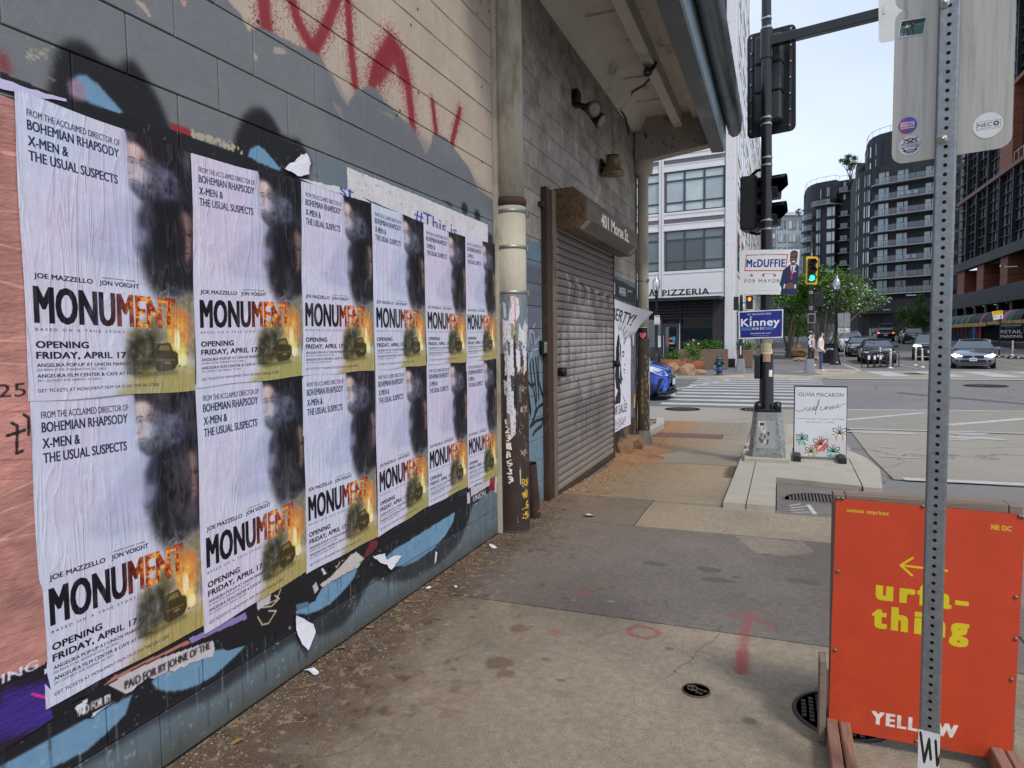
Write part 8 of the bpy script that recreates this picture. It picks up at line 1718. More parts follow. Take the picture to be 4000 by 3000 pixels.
def car(label, loc, rz, kind, pm, lit=False, rear=False, open_tail=False, plate='', blue=False, name='car', cat='car'):
 K_ = KIND[kind]; e = empty(name, (loc[0], loc[1], loc[2]), rz, label=label, cat=cat); st = K_['st']
 mb = MB(); mb.smooth = True; rings = []
 for x, w_, zb, zt_ in st:
  cr = .05; half = [(0, zt_+cr), (w_*.62, zt_+cr*.75), (w_*.90, zt_-.015), (w_*.985, zt_-.12), (w_, (zt_+zb)/2+.02), (w_*.975, zb+.12), (w_*.86, zb), (0, zb)]
  rings.append([(x, y, z) for y, z in half]+[(x, -y, z) for y, z in half[-2:0:-1]])
 n = len(rings[0]); vs = [p for r in rings for p in r]
 mb.add(vs, [[i*n+k, i*n+(k+1) % n, (i+1)*n+(k+1) % n, (i+1)*n+k] for i in range(len(rings)-1) for k in range(n)]+[list(range(n)), [(len(rings)-1)*n+k for k in range(n)][::-1]])
 body = mb.build('body', pm, e)
 mb = MB(); mb.smooth = False; cab = K_['cab']; vs = []
 for x, w_, z0, dh in cab: vs += [(x, w_+.12*(1-dh), z0-.03), (x, w_*(1.0), z0+dh-.02), (x, -w_*(1.0), z0+dh-.02), (x, -w_-.12*(1-dh), z0-.03)]
 m = len(cab); mb.add(vs, [[4*i+k, 4*i+k+1, 4*i+5+k, 4*i+4+k] for i in range(m-1) for k in range(3)]+[[0, 1, 2, 3], [4*(m-1)+k for k in (3, 2, 1, 0)]])
 mb.build('windows', CGL, e)
 mb = MB(); mb.smooth = True; rf = [c for c in cab if c[3] > .3]; vs = []
 for x, w_, z0, dh in rf: vs += [(x, w_+.01, z0+dh-.03), (x, w_*.8, z0+dh+.02), (x, 0, z0+dh+.04), (x, -w_*.8, z0+dh+.02), (x, -w_-.01, z0+dh-.03)]
 mb.add(vs, [[5*i+k, 5*i+k+1, 5*i+6+k, 5*i+5+k] for i in range(len(rf)-1) for k in range(4)])
 for s_ in (-1, 1):
  for a, b in ((cab[0], cab[1]), (cab[-1], cab[-2])): mb.tube([(a[0], s_*(a[1]+.10), a[2]), (b[0], s_*(b[1]+.0), b[2]+b[3]-.02)], .035, 6)
  c = cab[len(cab)//2]; mb.tube([(c[0], s_*(.90*K_['W']/2), c[2]-.02), (c[0]-.05, s_*(c[1]+.01), c[2]+c[3]-.03)], .035, 6)
 mb.build('roof', pm, e)
 for x in K_['wx']:
  for s_ in (-1, 1):
   y = s_*(K_['W']/2-.10); r = K_['wr']
   MB().lathe([(r*1.12, -.012), (r*1.12, .012), (r*.9, .012)], (x, s_*(K_['W']/2-.008), r), 18, axis='Y').build('wheel_arch', CBL, e)
   wl_ = MB().lathe([(r*.6, -.11), (r*.95, -.11), (r, -.07), (r, .07), (r*.95, .11), (r*.6, .11)], (x, y, r), 20, axis='Y').build('wheel', TYRE, e)
   mb = MB(); mb.lathe([(r*.62, .095*s_), (r*.64, .115*s_), (r*.2, .10*s_), (.0001, .115*s_)], (x, y, r), 14, axis='Y'); mb.build('rim', RIM, wl_)
 xf, zf = st[2][0], st[2][3]; W2_ = K_['W']/2
 for s_ in (-1, 1):
  mb = MB(); z = zf-.10; mb.add([(st[0][0]-.04, s_*W2_*.52, z-.09), (st[0][0]-.12, s_*W2_*.93, z-.02), (st[2][0]-.10, s_*(W2_+.002), z+.02), (st[2][0]+.08, s_*W2_*.86, z+.10), (st[0][0]-.02, s_*W2_*.50, z+.0)], [[0, 1, 2, 3, 4]]);
  mb.box((st[0][0]-.11, s_*W2_*.72, z+.0), (.16, W2_*.42, .11), bev=.03, rz=-s_*.35); mb.build('headlight', HLE if lit else HLM, e)
  mb = MB(); zr = st[-2][3]-.14; mb.box((st[-1][0]+.06, s_*W2_*.74, zr), (.14, W2_*.36, .13), bev=.03, rz=s_*.3); mb.build('tail_light', TLE if (rear and open_tail) else TLM, e)
  MB().box((cab[0][0]-.18, s_*(W2_+.10), cab[0][2]+.08), (.12, .20, .13), bev=.03).build('mirror', CBL if not lit else pm, e)
  MB().box((st[0][0]-.10, s_*W2_*.62, st[0][2]+.10), (.14, .34, .12), bev=.02, rz=-s_*.25).build('fog_recess', CBL, e)
 zg = zf-.16; x0 = st[0][0]
 g = MB(); g.box((x0+.005, 0, zg), (.06, W2_*.95, .14), bev=.02).box((x0-.01, 0, st[0][2]+.08), (.06, W2_*1.15, .14), bev=.02); g.build('grille', CBL, e)
 c = MB(); c.box((x0+.03, 0, zg+.075), (.03, W2_*.9, .022)).box((x0+.04, 0, zg+.01), (.02, .10, .09), bev=.01); c.build('chrome_bar', CHR, e)
 MB().box((x0+.03, 0, st[0][2]+.16), (.02, .31, .15)).build('licence_plate', WHP, e)
 if plate: mb = MB(); text_mb(mb, plate, lambda u, v, w_: (x0+.042, u, v), -.12, .12, st[0][2]+.125, .07, bold=.02); mb.build('lettering', mat('plate ink', srgb(30, 40, 90), .5), e, fix=False)
 xr = st[-1][0]; MB().box((xr-.02, 0, .75), (.02, .32, .15)).build('licence_plate', WHP, e); MB().box((xr-.01, 0, .40), (.08, W2_*1.5, .16), bev=.03).build('rear_bumper', CBL, e); MB().box((xr+.0, 0, st[-2][3]-.16), (.05, W2_*1.1, .03)).build('chrome_bar', CHR, e)
 if kind == 'suv':
  for s_ in (-1, 1): MB().tube([(.5, s_*.66, 1.66), (-1.5, s_*.66, 1.72)], .02, 6).build('roof_rail', CHR, e)
 if open_tail: MB().box((xr-.3, 0, 1.95), (1.0, 1.5, .08), bev=.02, ry=.25).build('tailgate', pm, e)
 return e
FRT = -pi/2     # nose towards us
def cpos(px_, Z, dz=0): p = plan(px_, Z); return (p[0], p[1], gz(p[1])-.012+dz)
blk = paint('black car paint', (14, 16, 24), .2)
car('black sedan parked nose towards us behind the bike racks', cpos(3424, 41.6), FRT-.03, 'sedan', blk, name='parked_car')
car('dark grey sedan second in the parked row behind the black one', cpos(3362, 50), FRT-.02, 'sedan', paint('grey car paint', (70, 74, 82)), name='parked_car')
car('white crossover third in the parked row beside the plaza tree', cpos(3316, 58), FRT-.02, 'suv', paint('white car paint', (196, 200, 206), .1), name='parked_car')
car('pale blue grey crossover at the far end of the parked row', cpos(3268, 67), FRT-.02, 'suv', paint('blue grey paint', (110, 126, 146)), name='parked_car')
car('silver sedan with lit headlights driving towards us across the junction', cpos(3804, 34.9), FRT-.22, 'sedan', paint('silver car paint', (132, 138, 154), .7), lit=True, plate='GF-8190', name='driving_car')
car('black sport utility vehicle with a lit headlamp half hidden by the perforated post', cpos(3632, 44), FRT-.15, 'suv', blk, lit=True, name='driving_car')
car('black sport utility vehicle seen from behind below the street tree', cpos(3556, 74), pi/2, 'suv', blk, rear=True, name='driving_car')
car('small black hatchback with its tailgate up and a red tail light on', cpos(3458, 84), pi/2-.1, 'suv', blk, rear=True, open_tail=True, name='parked_car')
# blue crossover nosing past the corner column: more detailed front
BLU_P = paint('blue car paint', (34, 70, 176), .45)
bc = empty('blue_car', (-2.9, 19.55, -.225), 0, label='bright blue crossover nosing out past the corner column', cat='car')
prof = [(1.95, .26, .40, .62), (2.10, .30, .55, .52), (2.16, .42, .66, .42)]
mb = MB(); mb.smooth = True
st = [(2.16, .50, .36, .52), (2.12, .66, .26, .70), (2.02, .78, .20, .84), (1.80, .86, .20, .93), (1.45, .90, .22, 1.00), (1.0, .90, .24, 1.06), (.4, .90, .24, 1.10), (-.6, .90, .24, 1.14), (-1.5, .90, .24, 1.18), (-2.0, .86, .28, 1.16), (-2.2, .7, .36, 1.0)]
rings = []
for x, w_, zb, zt_ in st:
 half = [(0, zt_+.05), (w_*.4, zt_+.045), (w_*.72, zt_+.06), (w_*.88, zt_+.01), (w_*.97, zt_-.12), (w_*.95, zt_-.28), (w_*1.0, (zt_+zb)/2-.05), (w_*.97, zb+.12), (w_*.88, zb), (0, zb)]
 rings.append([(x, y, z) for y, z in half]+[(x, -y, z) for y, z in half[-2:0:-1]])
n = len(rings[0]); mb.add([p for r in rings for p in r], [[i*n+k, i*n+(k+1) % n, (i+1)*n+(k+1) % n, (i+1)*n+k] for i in range(len(rings)-1) for k in range(n)]+[list(range(n))]); mb.build('body', BLU_P, bc)
for s_ in (-1, 1):
 mb = MB(); mb.add([(2.08, s_*.56, .78), (2.14, s_*.60, .70), (1.98, s_*.80, .70), (1.70, s_*.90, .82), (1.35, s_*.92, .95), (1.42, s_*.88, 1.0), (1.78, s_*.84, .95), (2.02, s_*.68, .86)], [[0, 1, 2, 3, 4, 5, 6, 7]]); mb.prism([(0, 0), (1, 0)], 0, 0) if False else None
 mb.build('headlight', HLM, bc)
 for q in ((1.95, .79, .76), (1.78, .86, .83), (1.6, .90, .89)): MB().box((q[0], s_*(q[1]-.008), q[2]), (.10, .02, .03), bev=.008, rz=-s_*.45, ry=-.5).build('lamp_strip', CHR, bc)
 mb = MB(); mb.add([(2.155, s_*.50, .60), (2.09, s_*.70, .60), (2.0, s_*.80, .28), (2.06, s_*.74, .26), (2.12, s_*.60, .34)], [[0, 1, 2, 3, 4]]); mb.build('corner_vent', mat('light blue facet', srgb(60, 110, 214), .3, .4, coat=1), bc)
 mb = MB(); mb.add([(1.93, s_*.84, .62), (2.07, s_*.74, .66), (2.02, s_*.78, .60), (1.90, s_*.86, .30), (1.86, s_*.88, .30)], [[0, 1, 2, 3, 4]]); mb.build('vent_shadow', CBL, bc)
 for x in (1.36, -1.28):
  MB().lathe([(.40, -.02), (.42, .0), (.40, .02), (.34, .02)], (x, s_*.90, .345), 22, axis='Y').build('wheel_arch', CBL, bc)
  wl_ = MB().lathe([(.2, -.11), (.33, -.11), (.345, -.07), (.345, .07), (.33, .11), (.2, .11)], (x, s_*.82, .345), 24, axis='Y').build('wheel', TYRE, bc); MB().lathe([(.215, .10*s_), (.22, .118*s_), (.06, .10*s_), (.0001, .115*s_)], (x, s_*.82, .345), 16, axis='Y').build('rim', RIM, wl_)
 MB().tube([(1.05, s_*.82, 1.08), (.2, s_*.62, 1.52)], .04, 6).build('pillar', BLU_P, bc)
mb = MB(); mb.add([(2.17, -.48, .56), (2.17, .48, .56), (2.10, .62, .30), (2.10, -.62, .30)], [[0, 1, 2, 3]]); mb.box((2.165, 0, .62), (.04, .9, .03)).box((2.12, 0, .33), (.10, 1.2, .10), bev=.02).build('grille', CBL, bc)
mb = MB(); mb.smooth = True; mb.tube([(1.86, -.90, .24), (2.08, -.74, .22), (2.19, -.4, .22), (2.2, 0, .22), (2.19, .4, .22), (2.08, .74, .22), (1.86, .90, .24)], .055, 8); mb.build('lower_lip', CBL, bc)
MB().box((2.20, 0, .50), (.02, .32, .16)).build('licence_plate', WHP, bc); MB().box((2.15, 0, .74), (.03, .14, .10), bev=.02).build('badge', CHR, bc)
mb = MB(); mb.add([(1.1, -.78, 1.10), (1.1, .78, 1.10), (.2, .60, 1.50), (.2, -.60, 1.50), (-1.5, -.6, 1.52), (-1.5, .6, 1.52), (-2.1, .7, 1.15), (-2.1, -.7, 1.15), (-.6, -.84, 1.14), (-.6, .84, 1.14)], [[0, 1, 2, 3], [3, 2, 5, 4], [4, 5, 6, 7], [0, 3, 4, 7, 8], [1, 2, 5, 6, 9]]); mb.build('windows', CGL, bc)
mb = MB(); mb.smooth = True; mb.add([(.25, -.62, 1.51), (.25, .62, 1.51), (-.6, .60, 1.57), (-.6, -.60, 1.57), (-1.6, -.6, 1.52), (-1.6, .6, 1.52)], [[0, 1, 2, 3], [3, 2, 5, 4]]); mb.build('roof', CBL, bc)
# ---- people
def figure(name, label, joints, edges, rad, loc, rz, mats_z, extra=None):
 """one continuous skinned body; colours by height"""
 me = bpy.data.meshes.new(name); me.from_pydata(joints, edges, []); o = bpy.data.objects.new(name, me); COL.objects.link(o)
 o.modifiers.new('s', 'SKIN'); sv = me.skin_vertices[0].data
 for i, r in enumerate(rad): sv[i].radius = (r, r) if not isinstance(r, tuple) else r
 sv[0].use_root = True
 m = o.modifiers.new('b', 'SUBSURF'); m.levels = 2; m.render_levels = 2
 bpy.context.view_layer.update(); dg = bpy.context.evaluated_depsgraph_get(); nm = bpy.data.meshes.new_from_object(o.evaluated_get(dg)); o.modifiers.clear(); o.data = nm; bpy.data.meshes.remove(me)
 nm.materials.clear()
 for mm in mats_z['mats']: nm.materials.append(mm)
 for p in nm.polygons: p.use_smooth = True; p.material_index = mats_z['fn'](p.center)
 o.location = loc; o.rotation_euler.z = rz; return tag(o, label, 'person')
SKIN = mat('skin', srgb(196, 150, 126), .6, var=.06); SKIN2 = mat('skin two', srgb(206, 160, 134), .6, var=.06); HAIR = mat('dark hair', srgb(30, 24, 22), .6, var=.3, scale=60); CREAMK = mat('cream sweatshirt', srgb(214, 206, 200), .9, var=.06, scale=12, bump=.004, bscale=18); JEAN = mat('blue jeans', srgb(52, 74, 112), .9, var=.15, scale=14); WSH = mat('white trainers', srgb(220, 220, 222), .6); PINK = mat('pink shirt', srgb(190, 160, 160), .9)
def person(label, loc, rz, top, trs, hair, sk, shoes, s=1.0, hands_pocket=True):
 J = [(0, 0, .95), (0, -.01, 1.12), (0, -.015, 1.30), (0, -.005, 1.44), (0, .01, 1.53), (0, .02, 1.60), (.0, .02, 1.70),           # 0-6 pelvis..head (+y forward)
   (-.10, 0, .90), (-.11, .01, .50), (-.11, -.03, .10), (-.115, .09, .045), (-.12, .16, .035),                                        # 7-11 left leg
   (.10, 0, .90), (.11, .03, .50), (.11, .0, .10), (.115, .12, .045), (.12, .19, .035),                                              # 12-16
   (-.15, -.01, 1.42), (-.215, -.03, 1.36), (-.25, -.07, 1.12), (-.20, .08, .97), (-.17, .13, .93),                                  # 17-21
   (.15, -.01, 1.42), (.215, -.03, 1.36), (.25, -.07, 1.12), (.20, .08, .97), (.17, .13, .93)]                                       # 22-26
 E_ = [(0, 1), (1, 2), (2, 3), (3, 4), (4, 5), (5, 6), (0, 7), (7, 8), (8, 9), (9, 10), (10, 11), (0, 12), (12, 13), (13, 14), (14, 15), (15, 16), (3, 17), (17, 18), (18, 19), (19, 20), (20, 21), (3, 22), (22, 23), (23, 24), (24, 25), (25, 26)]
 R = [.155, .15, .165, .12, .058, .07, .085, .095, .068, .05, .045, .035, .095, .068, .05, .045, .035, .085, .07, .058, .05, .038, .085, .07, .058, .05, .038]
 J = [(a*s, b*s, c*s) for a, b, c in J]; R = [r*s for r in R]
 def f(c):
  z = c.z/s; r = hypot(c.x, c.y)/s
  if z > 1.50: return 3
  if z < .085: return 2
  if z < .90: return 1
  if z < .965 and abs(c.x)/s > .12 and c.y/s > .11: return 3
  return 0
 o = figure('person', label, J, E_, R, loc, rz, dict(mats=[top, trs, shoes, sk], fn=f))
 hd = MB(); hd.smooth = True; bm = bmesh.new(); bmesh.ops.create_uvsphere(bm, u_segments=18, v_segments=14, radius=1)
 for v in bm.verts:
  x, y, z = v.co; k = .078 if z > 0 else .078*(1-.28*(-z)); v.co = (x*k*.95, y*k*1.18, z*.118)
  if y > .80: v.co.y -= .004
 m_ = bpy.data.meshes.new('head'); bm.to_mesh(m_); bm.free(); m_.materials.append(sk)
 for p in m_.polygons: p.use_smooth = True
 h = link('head', m_, o, (0, .025*s, 1.665*s)); h.scale = (s, s, s)
 fc = MB(); fc.smooth = True; fc.lathe([(.018, -.02), (.014, .0), (.006, .028), (.0001, .03)], (0, .098, -.012), 8, axis='Z'); fc.build('nose', sk, h)
 MB().box((0, .083, -.055), (.045, .02, .010), bev=.004).build('mouth', mat('lips', srgb(150, 92, 84), .6), h)
 for q in (-1, 1): MB().lathe([(.0001, -.011), (.011, 0), (.0001, .011)], (q*.03, .082, .015), 10).build('eye', mat('eye', srgb(40, 30, 26), .3), h); MB().lathe([(.0001, -.028), (.018, -.01), (.018, .015), (.0001, .026)], (q*.076, -.005, -.002), 8).build('ear', sk, h)
 bm = bmesh.new(); bmesh.ops.create_uvsphere(bm, u_segments=18, v_segments=14, radius=1); rs = random.Random(int(loc[0]*7))
 for v in list(bm.verts):
  x, y, z = v.co; v.co = (x*.087*(1+rs.uniform(-.05, .05)), y*.103*(1+rs.uniform(-.05, .05))-.008, z*.128+.012)
 bmesh.ops.delete(bm, geom=[v for v in bm.verts if (v.co.y > .035 and v.co.z < .052) or v.co.z < -.045], context='VERTS'); m_ = bpy.data.meshes.new('hair'); bm.to_mesh(m_); bm.free(); m_.materials.append(hair)
 for p in m_.polygons: p.use_smooth = True
 link('hair', m_, h)
 # hands: palm with five bent fingers
 for q in (-1, 1):
  mb = MB(); mb.smooth = True; c = Vector((q*.17, .135, .925))
  mb.tube([c+Vector((q*.01, -.02, .02)), c, c+Vector((-q*.02, .02, -.035))], [.028, .034, .03], 8)
  for k in range(4): a = c+Vector((-q*.02, .035-.018*k, -.04)); mb.tube([a, a+Vector((-q*.012, .004, -.03-.004*(k in (1, 2)))), a+Vector((-q*.03, .002, -.048))], [.0095, .009, .007], 6)
  mb.tube([c+Vector((-q*.0, .03, .0)), c+Vector((-q*.02, .055, -.02)), c+Vector((-q*.03, .058, -.04))], [.011, .010, .008], 6); hb = mb.build('hand', sk, o); hb.scale = (s, s, s)
 mb = MB(); mb.smooth = True; mb.lathe([(.165*s, .90*s), (.175*s, .93*s), (.172*s, .96*s)], (0, -.005*s, 0), 20); mb.build('sweatshirt_hem', top, o)
 return o
mp = gr(3205, 1450, .084); person('standing man in a cream sweatshirt and blue jeans, hands in his front pocket', (mp[0], mp[1], gz(mp[1])+.09), radians(-98), CREAMK, JEAN, HAIR, SKIN, WSH, 1.0)
m2 = gr(3170, 1432, .084); person('second pedestrian in a pale top mostly hidden by the yellow signal pole', (m2[0]+.05, m2[1]+.6, gz(m2[1])+.09), radians(-80), PINK, mat('dark trousers', srgb(40, 40, 46), .9), mat('auburn hair', srgb(120, 70, 50), .6), SKIN2, WSH, .97)
# ---- trees and shrubs
LEAFC = [mat('leaf a', srgb(86, 124, 46), .6, var=.25, scale=3), mat('leaf b', srgb(62, 98, 40), .6, var=.25, scale=3), mat('leaf c', srgb(110, 148, 56), .6, var=.2, scale=3), mat('blossom', srgb(206, 208, 198), .7)]
for m_ in LEAFC[:3]:
 b_ = m_.node_tree.nodes['Principled BSDF']; b_.inputs['Specular IOR Level'].default_value = .25
BARKM = mat('grey bark', srgb(112, 104, 94), .9, var=.2, scale=8)
def tree(name, label, base, crown, rad, nleaf, ls, seed, cat='tree', stems=4, bloom=0., group=None, clumps=26, mix_=(0, 1, 2), bloom_side=0, kind=None):
 rs = random.Random(seed); e = empty(name, (base[0], base[1], base[2]), label=label, cat=cat, group=group)
 cx, cy, cz = crown[0]-base[0], crown[1]-base[1], crown[2]-base[2]
 mb = MB(); tips = []
 for k in range(stems):
  a = 2*pi*k/stems+rs.uniform(-.4, .4); b = (rs.uniform(-.15, .15), rs.uniform(-.15, .15), 0)
  t1 = (cx*.4+cos(a)*rad[0]*.22, cy*.4+sin(a)*rad[1]*.22, cz*.55); t2 = (cx+cos(a)*rad[0]*.6, cy+sin(a)*rad[1]*.6, cz+rs.uniform(-.1, .3)*rad[2]); mb.tube([b, t1, t2], [ls*.45+.02, ls*.25+.015, .01], 7)
  for j in range(3): t3 = (t1[0]+rs.uniform(-.5, .5)*rad[0], t1[1]+rs.uniform(-.5, .5)*rad[1], cz+rs.uniform(-.2, .6)*rad[2]); mb.tube([t1, t3], [.022, .007], 5)
 mb.build('trunk', BARKM, e)
 cl = []
 for k in range(clumps):
  while True:
   p = Vector((rs.uniform(-1, 1), rs.uniform(-1, 1), rs.uniform(-1, 1)))
   if .35 < p.length < 1: break
  cl.append((Vector((p.x*rad[0], p.y*rad[1], p.z*rad[2]))*.82, rs.uniform(.22, .42)))
 mb = MB()
 for i in range(nleaf):
  c, r = rs.choice(cl); p = Vector((rs.gauss(0, .5), rs.gauss(0, .5), rs.gauss(0, .38))); p = c+Vector((p.x*rad[0], p.y*rad[1], p.z*rad[2]))*r
  L = ls*rs.uniform(.6, 1.2); n = Vector((rs.gauss(0, .5), rs.gauss(0, .5), 1)).normalized(); u = n.orthogonal().normalized(); u = (Matrix.Rotation(rs.uniform(0, 6.28), 3, n) @ u); v = n.cross(u)
  mb.cur = rs.choice(mix_)
  if bloom and p.z < rad[2]*.25 and p.x*bloom_side > -rad[0]*.2 and rs.random() < bloom: mb.cur = 3
  q = p+Vector((cx, cy, cz)); mb.add([q-u*L*.5, q+v*L*.28, q+u*L*.55+n*L*-.12, q-v*L*.28], [[0, 1, 2, 3]])
 cr = mb.build('crown', LEAFC, e, fix=False); cr['kind'] = 'stuff'
 return e
def at(px_, py_, Z): r = ray(px_, py_); return CAMP+r*Z
c = at(3215, 1140, 45); b = at(3208, 1335, 45); g0 = gz(b[1])+.09
tree('street_tree', 'broad green street tree with white blossom low on its right, behind the yellow signal', (b[0], b[1], g0), c, (3.1, 2.4, 1.75), 16000, .18, 2, stems=6, bloom=.22, bloom_side=1, clumps=44)
c = at(3360, 1165, 47); b2 = at(3230, 1335, 46)
tree('street_tree', 'right hand lobe of foliage with white flowers reaching towards the parked cars', (b2[0], b2[1], g0), c, (1.7, 1.6, 1.0), 4200, .15, 3, stems=3, bloom=.35, bloom_side=1, clumps=16)
c = at(3085, 1165, 50); b = at(3075, 1330, 50)
tree('street_tree', 'darker tree left of the yellow signal, behind the blue campaign sign', (b[0], b[1], gz(b[1])), c, (2.3, 2.0, 2.0), 8000, .19, 5, stems=4, clumps=18, mix_=(1, 1, 0))
c = at(3102, 1268, 56); b = at(3102, 1330, 56)
tree('shrub', 'rounded olive green shrub on the plaza between the sign and the signal pole', (b[0], b[1], gz(b[1])), c, (1.3, 1.2, 1.45), 4200, .14, 6, cat='shrub', stems=3, clumps=16)
c = at(3556, 1262, 88); b = at(3556, 1335, 88)
tree('street_tree', 'bushy green street tree above the black car left of the perforated post', (b[0], b[1], gz(b[1])), c, (2.4, 2.2, 2.5), 6500, .2, 7, stems=3, clumps=28)
c = at(3595, 1210, 86); tree('street_tree', 'taller dark tree just left of the perforated post', (c[0], c[1], gz(c[1])), c, (1.5, 1.5, 2.2), 2600, .2, 8, stems=2, clumps=14, mix_=(1, 1, 0))
c = at(3316, 636, 150); tree('roof_tree', 'tree growing on the roof terrace between the wing and the tower', (c[0]+.4, c[1], 35.4), (c[0], c[1], c[2]), (2.3, 2, 2.2), 2400, .32, 9, stems=4, clumps=16, mix_=(1, 0, 1))
c = at(3122, 822, 178); tree('roof_shrub', 'small shrub on the roof edge of the pale grey block', (c[0], c[1], 33), (c[0], c[1], c[2]), (1.4, 1, 1.1), 420, .3, 10, stems=2, clumps=7, cat='shrub', mix_=(1, 1, 0))
# plaza boulders, benches and a bin behind the man
ROCKM = mat('plaza rock', srgb(150, 118, 92), .9, var=.2, scale=3, c2=srgb(96, 76, 60), bump=.02, bscale=6)
for i, (q, s_, l) in enumerate([((3118, 1388), (.9, .5, .35), 'largest tan boulder on the plaza left of the yellow signal pole'), ((3095, 1372), (.6, .4, .25), 'flat boulder behind the largest one on the plaza'), ((3108, 1362), (.45, .3, .28), 'small upright boulder at the back of the plaza'), ((3130, 1410), (.5, .3, .16), 'low rock at the foot of the yellow signal pole'), ((3182, 1405), (.8, .4, .2), 'low rock behind the standing man'), ((2680, 1466), (.42, .3, .33), 'large tan boulder at the kerb between the rusty planters'), ((2621, 1458), (.35, .3, .3), 'brown boulder beside the left rusty planter'), ((2722, 1464), (.38, .25, .16), 'small flat boulder at the kerb right of the big one')]):
 p = gr(*q, .08); tag(rock('boulder', (p[0], p[1]+(s_[1] if i > 4 else 0), p[2]+s_[2]*.5), s_, ROCKM, seed=i+20), l, 'boulder', 'landscape boulders beyond the junction')
p = gr(3240, 1418, .08); tb = empty('litter_bin', (p[0], p[1], p[2]), label='square black litter bin beside the standing man', cat='bin'); MB().box((0, 0, .55), (.72, .6, 1.1), bev=.03).build('body', BKM, tb); MB().box((0, 0, 1.13), (.78, .66, .06), bev=.02).build('lid', BKM, tb)
pm_ = MB(); text_mb(pm_, 'LITTER', lambda u, v, w_: (u, -.305, v), -.2, .2, .78, .1, bold=.02); pm_.build('lettering', WHP, tb, fix=False)
# ---- lamps
LG_ = glass('lamp glass', (.93, .95, .95), .3, .3)
def lamp(px_, base_y, globe_top, label, h=None):
 p = gr(px_, base_y, .08); H_ = zat(px_, globe_top, np.array(p[:2]))-p[2]; e = empty('street_lamp', tuple(p), label=label, cat='street lamp', group='washington style globe street lamps')
 e['group'] = 'black globe street lamps'
 MB().lathe([(.30, 0), (.30, .10), (.25, .14), (.25, .22), (.21, .30), (.20, .50), (.16, .62), (.15, .70), (.11, .78), (.085, 1.0), (.07, H_-1.15), (.10, H_-1.05), (.07, H_-.98), (.13, H_-.88), (.13, H_-.84), (.08, H_-.82)], (0, 0, 0), 18).build('post', BLKP, e)
 MB().lathe([(.09, H_-.84), (.17, H_-.72), (.215, H_-.52), (.20, H_-.36), (.12, H_-.22), (.05, H_-.16), (.07, H_-.12), (.05, H_-.06), (.012, H_)], (0, 0, 0), 20).build('globe', LG_, e)
 MB().lathe([(.04, H_-.8), (.05, H_-.6), (.045, H_-.45)], (0, 0, 0), 10).build('bulb', WHP, e); return e
lamp(3263, 1424, 1074, 'black globe street lamp right of the yellow traffic signal, in front of the trees')
lamp(2564, 1440, 1074, 'black globe street lamp in front of the pizzeria letters, beside the corner column')
pk = empty('parking_sign', (0, 0, 0), label='small white and red parking sign on the lamp post outside the pizzeria', cat='sign'); p = gr(2564, 1440, .08)
PK = Canvas(0, 12, 0, 20, 10, (216, 214, 214)); PK.rect(.8, 16.6, 11.2, 19.2, (190, 60, 54)); PK.text('NO PARKING', 1.4, 10.6, 17.4, 1.1, (230, 220, 220))
for k in range(5): PK.text(['7AM-9AM', '4PM-6:30PM', 'MONDAY', 'FRIDAY', 'ANY TIME'][k], 2.6, 9.4, 14.2-k*2.2, 1.1, (150, 50, 46))
PK.rect(.8, .6, 11.2, 2.4, (190, 60, 54)); PK.stroke([(3, 4), (9, 4)], .3, (20, 20, 20))
P_ = np.array([p[0], p[1]-.16, 0]); panel('plate', [onP(*q, P_, (1, 0)) for q in ((2556, 1268), (2577, 1268), (2577, 1232), (2556, 1232))], .01, [printmat('parking sign print', PK, .5, bump=0), SILV], pk)
# ---- far signals
def bolted_base(par, w_=.42, h=.62):
 mb = MB(); vs = [p for z, q, c in ((0, w_*1.15, .03), (.05, w_*1.15, .03), (.06, w_, .05), (h, w_*.78, .05)) for p in sqring(0, 0, z, q, c)]
 mb.add(vs, [[j*8+i, j*8+(i+1) % 8, (j+1)*8+(i+1) % 8, (j+1)*8+i] for j in range(3) for i in range(8)]+[[24+i for i in range(8)]]); return mb.build('base', GALV2, par)
p = gr(3163, 1456, .08); fs = empty('signal_pole', tuple(p), label='far black signal pole covered in stickers, carrying the yellow traffic light', cat='signal pole'); bolted_base(fs)
xy = np.array(p[:2]); zf = lambda y, x=3163: zat(x, y, xy)-p[2]
MB().lathe([(.13, .62), (.10, .70), (.085, .8), (.08, zf(1230)), (.055, zf(1110)), (.04, zf(905))], (0, 0, 0), 14).build('shaft', BLKP, fs)
for y in (1140, 1146, 1200, 1208, 1296): MB().lathe([(.086, -.02), (.09, -.015), (.09, .015), (.086, .02)], (0, 0, zf(y)), 14).build('band_clamp', SILV, fs)
for i, y in enumerate((1312, 1318, 1326, 1342, 1352, 1334)): MB().box((.02*(-1)**i, -.088, zf(y)), (.10, .006, .09), bev=.01).build('sticker', WHP, fs)
MB().box((.03, -.15, zf(1244)), (.30, .04, zf(1225)-zf(1262)), bev=.01).build('sign_frame', SILV, fs); MB().box((.03, -.172, zf(1244)), (.25, .01, (zf(1225)-zf(1262))*.86)).build('dark_sign', BPM, fs)
YEL = mat('yellow backplate', srgb(240, 188, 24), .5, var=.05)
yt = empty('traffic_light', (0, 0, 0), label='yellow bordered traffic light showing a lit green lamp, in front of the trees', cat='traffic light')
Py = np.array([p[0], p[1]-.25, 0]); dyy = hdir(97)
cs = [onP(*q, Py, dyy[:2]) for q in ((3146, 1111), (3192, 1111), (3196, 1003), (3149, 1001))]; panel('backplate', cs, .01, [YEL], yt, rad=.06)
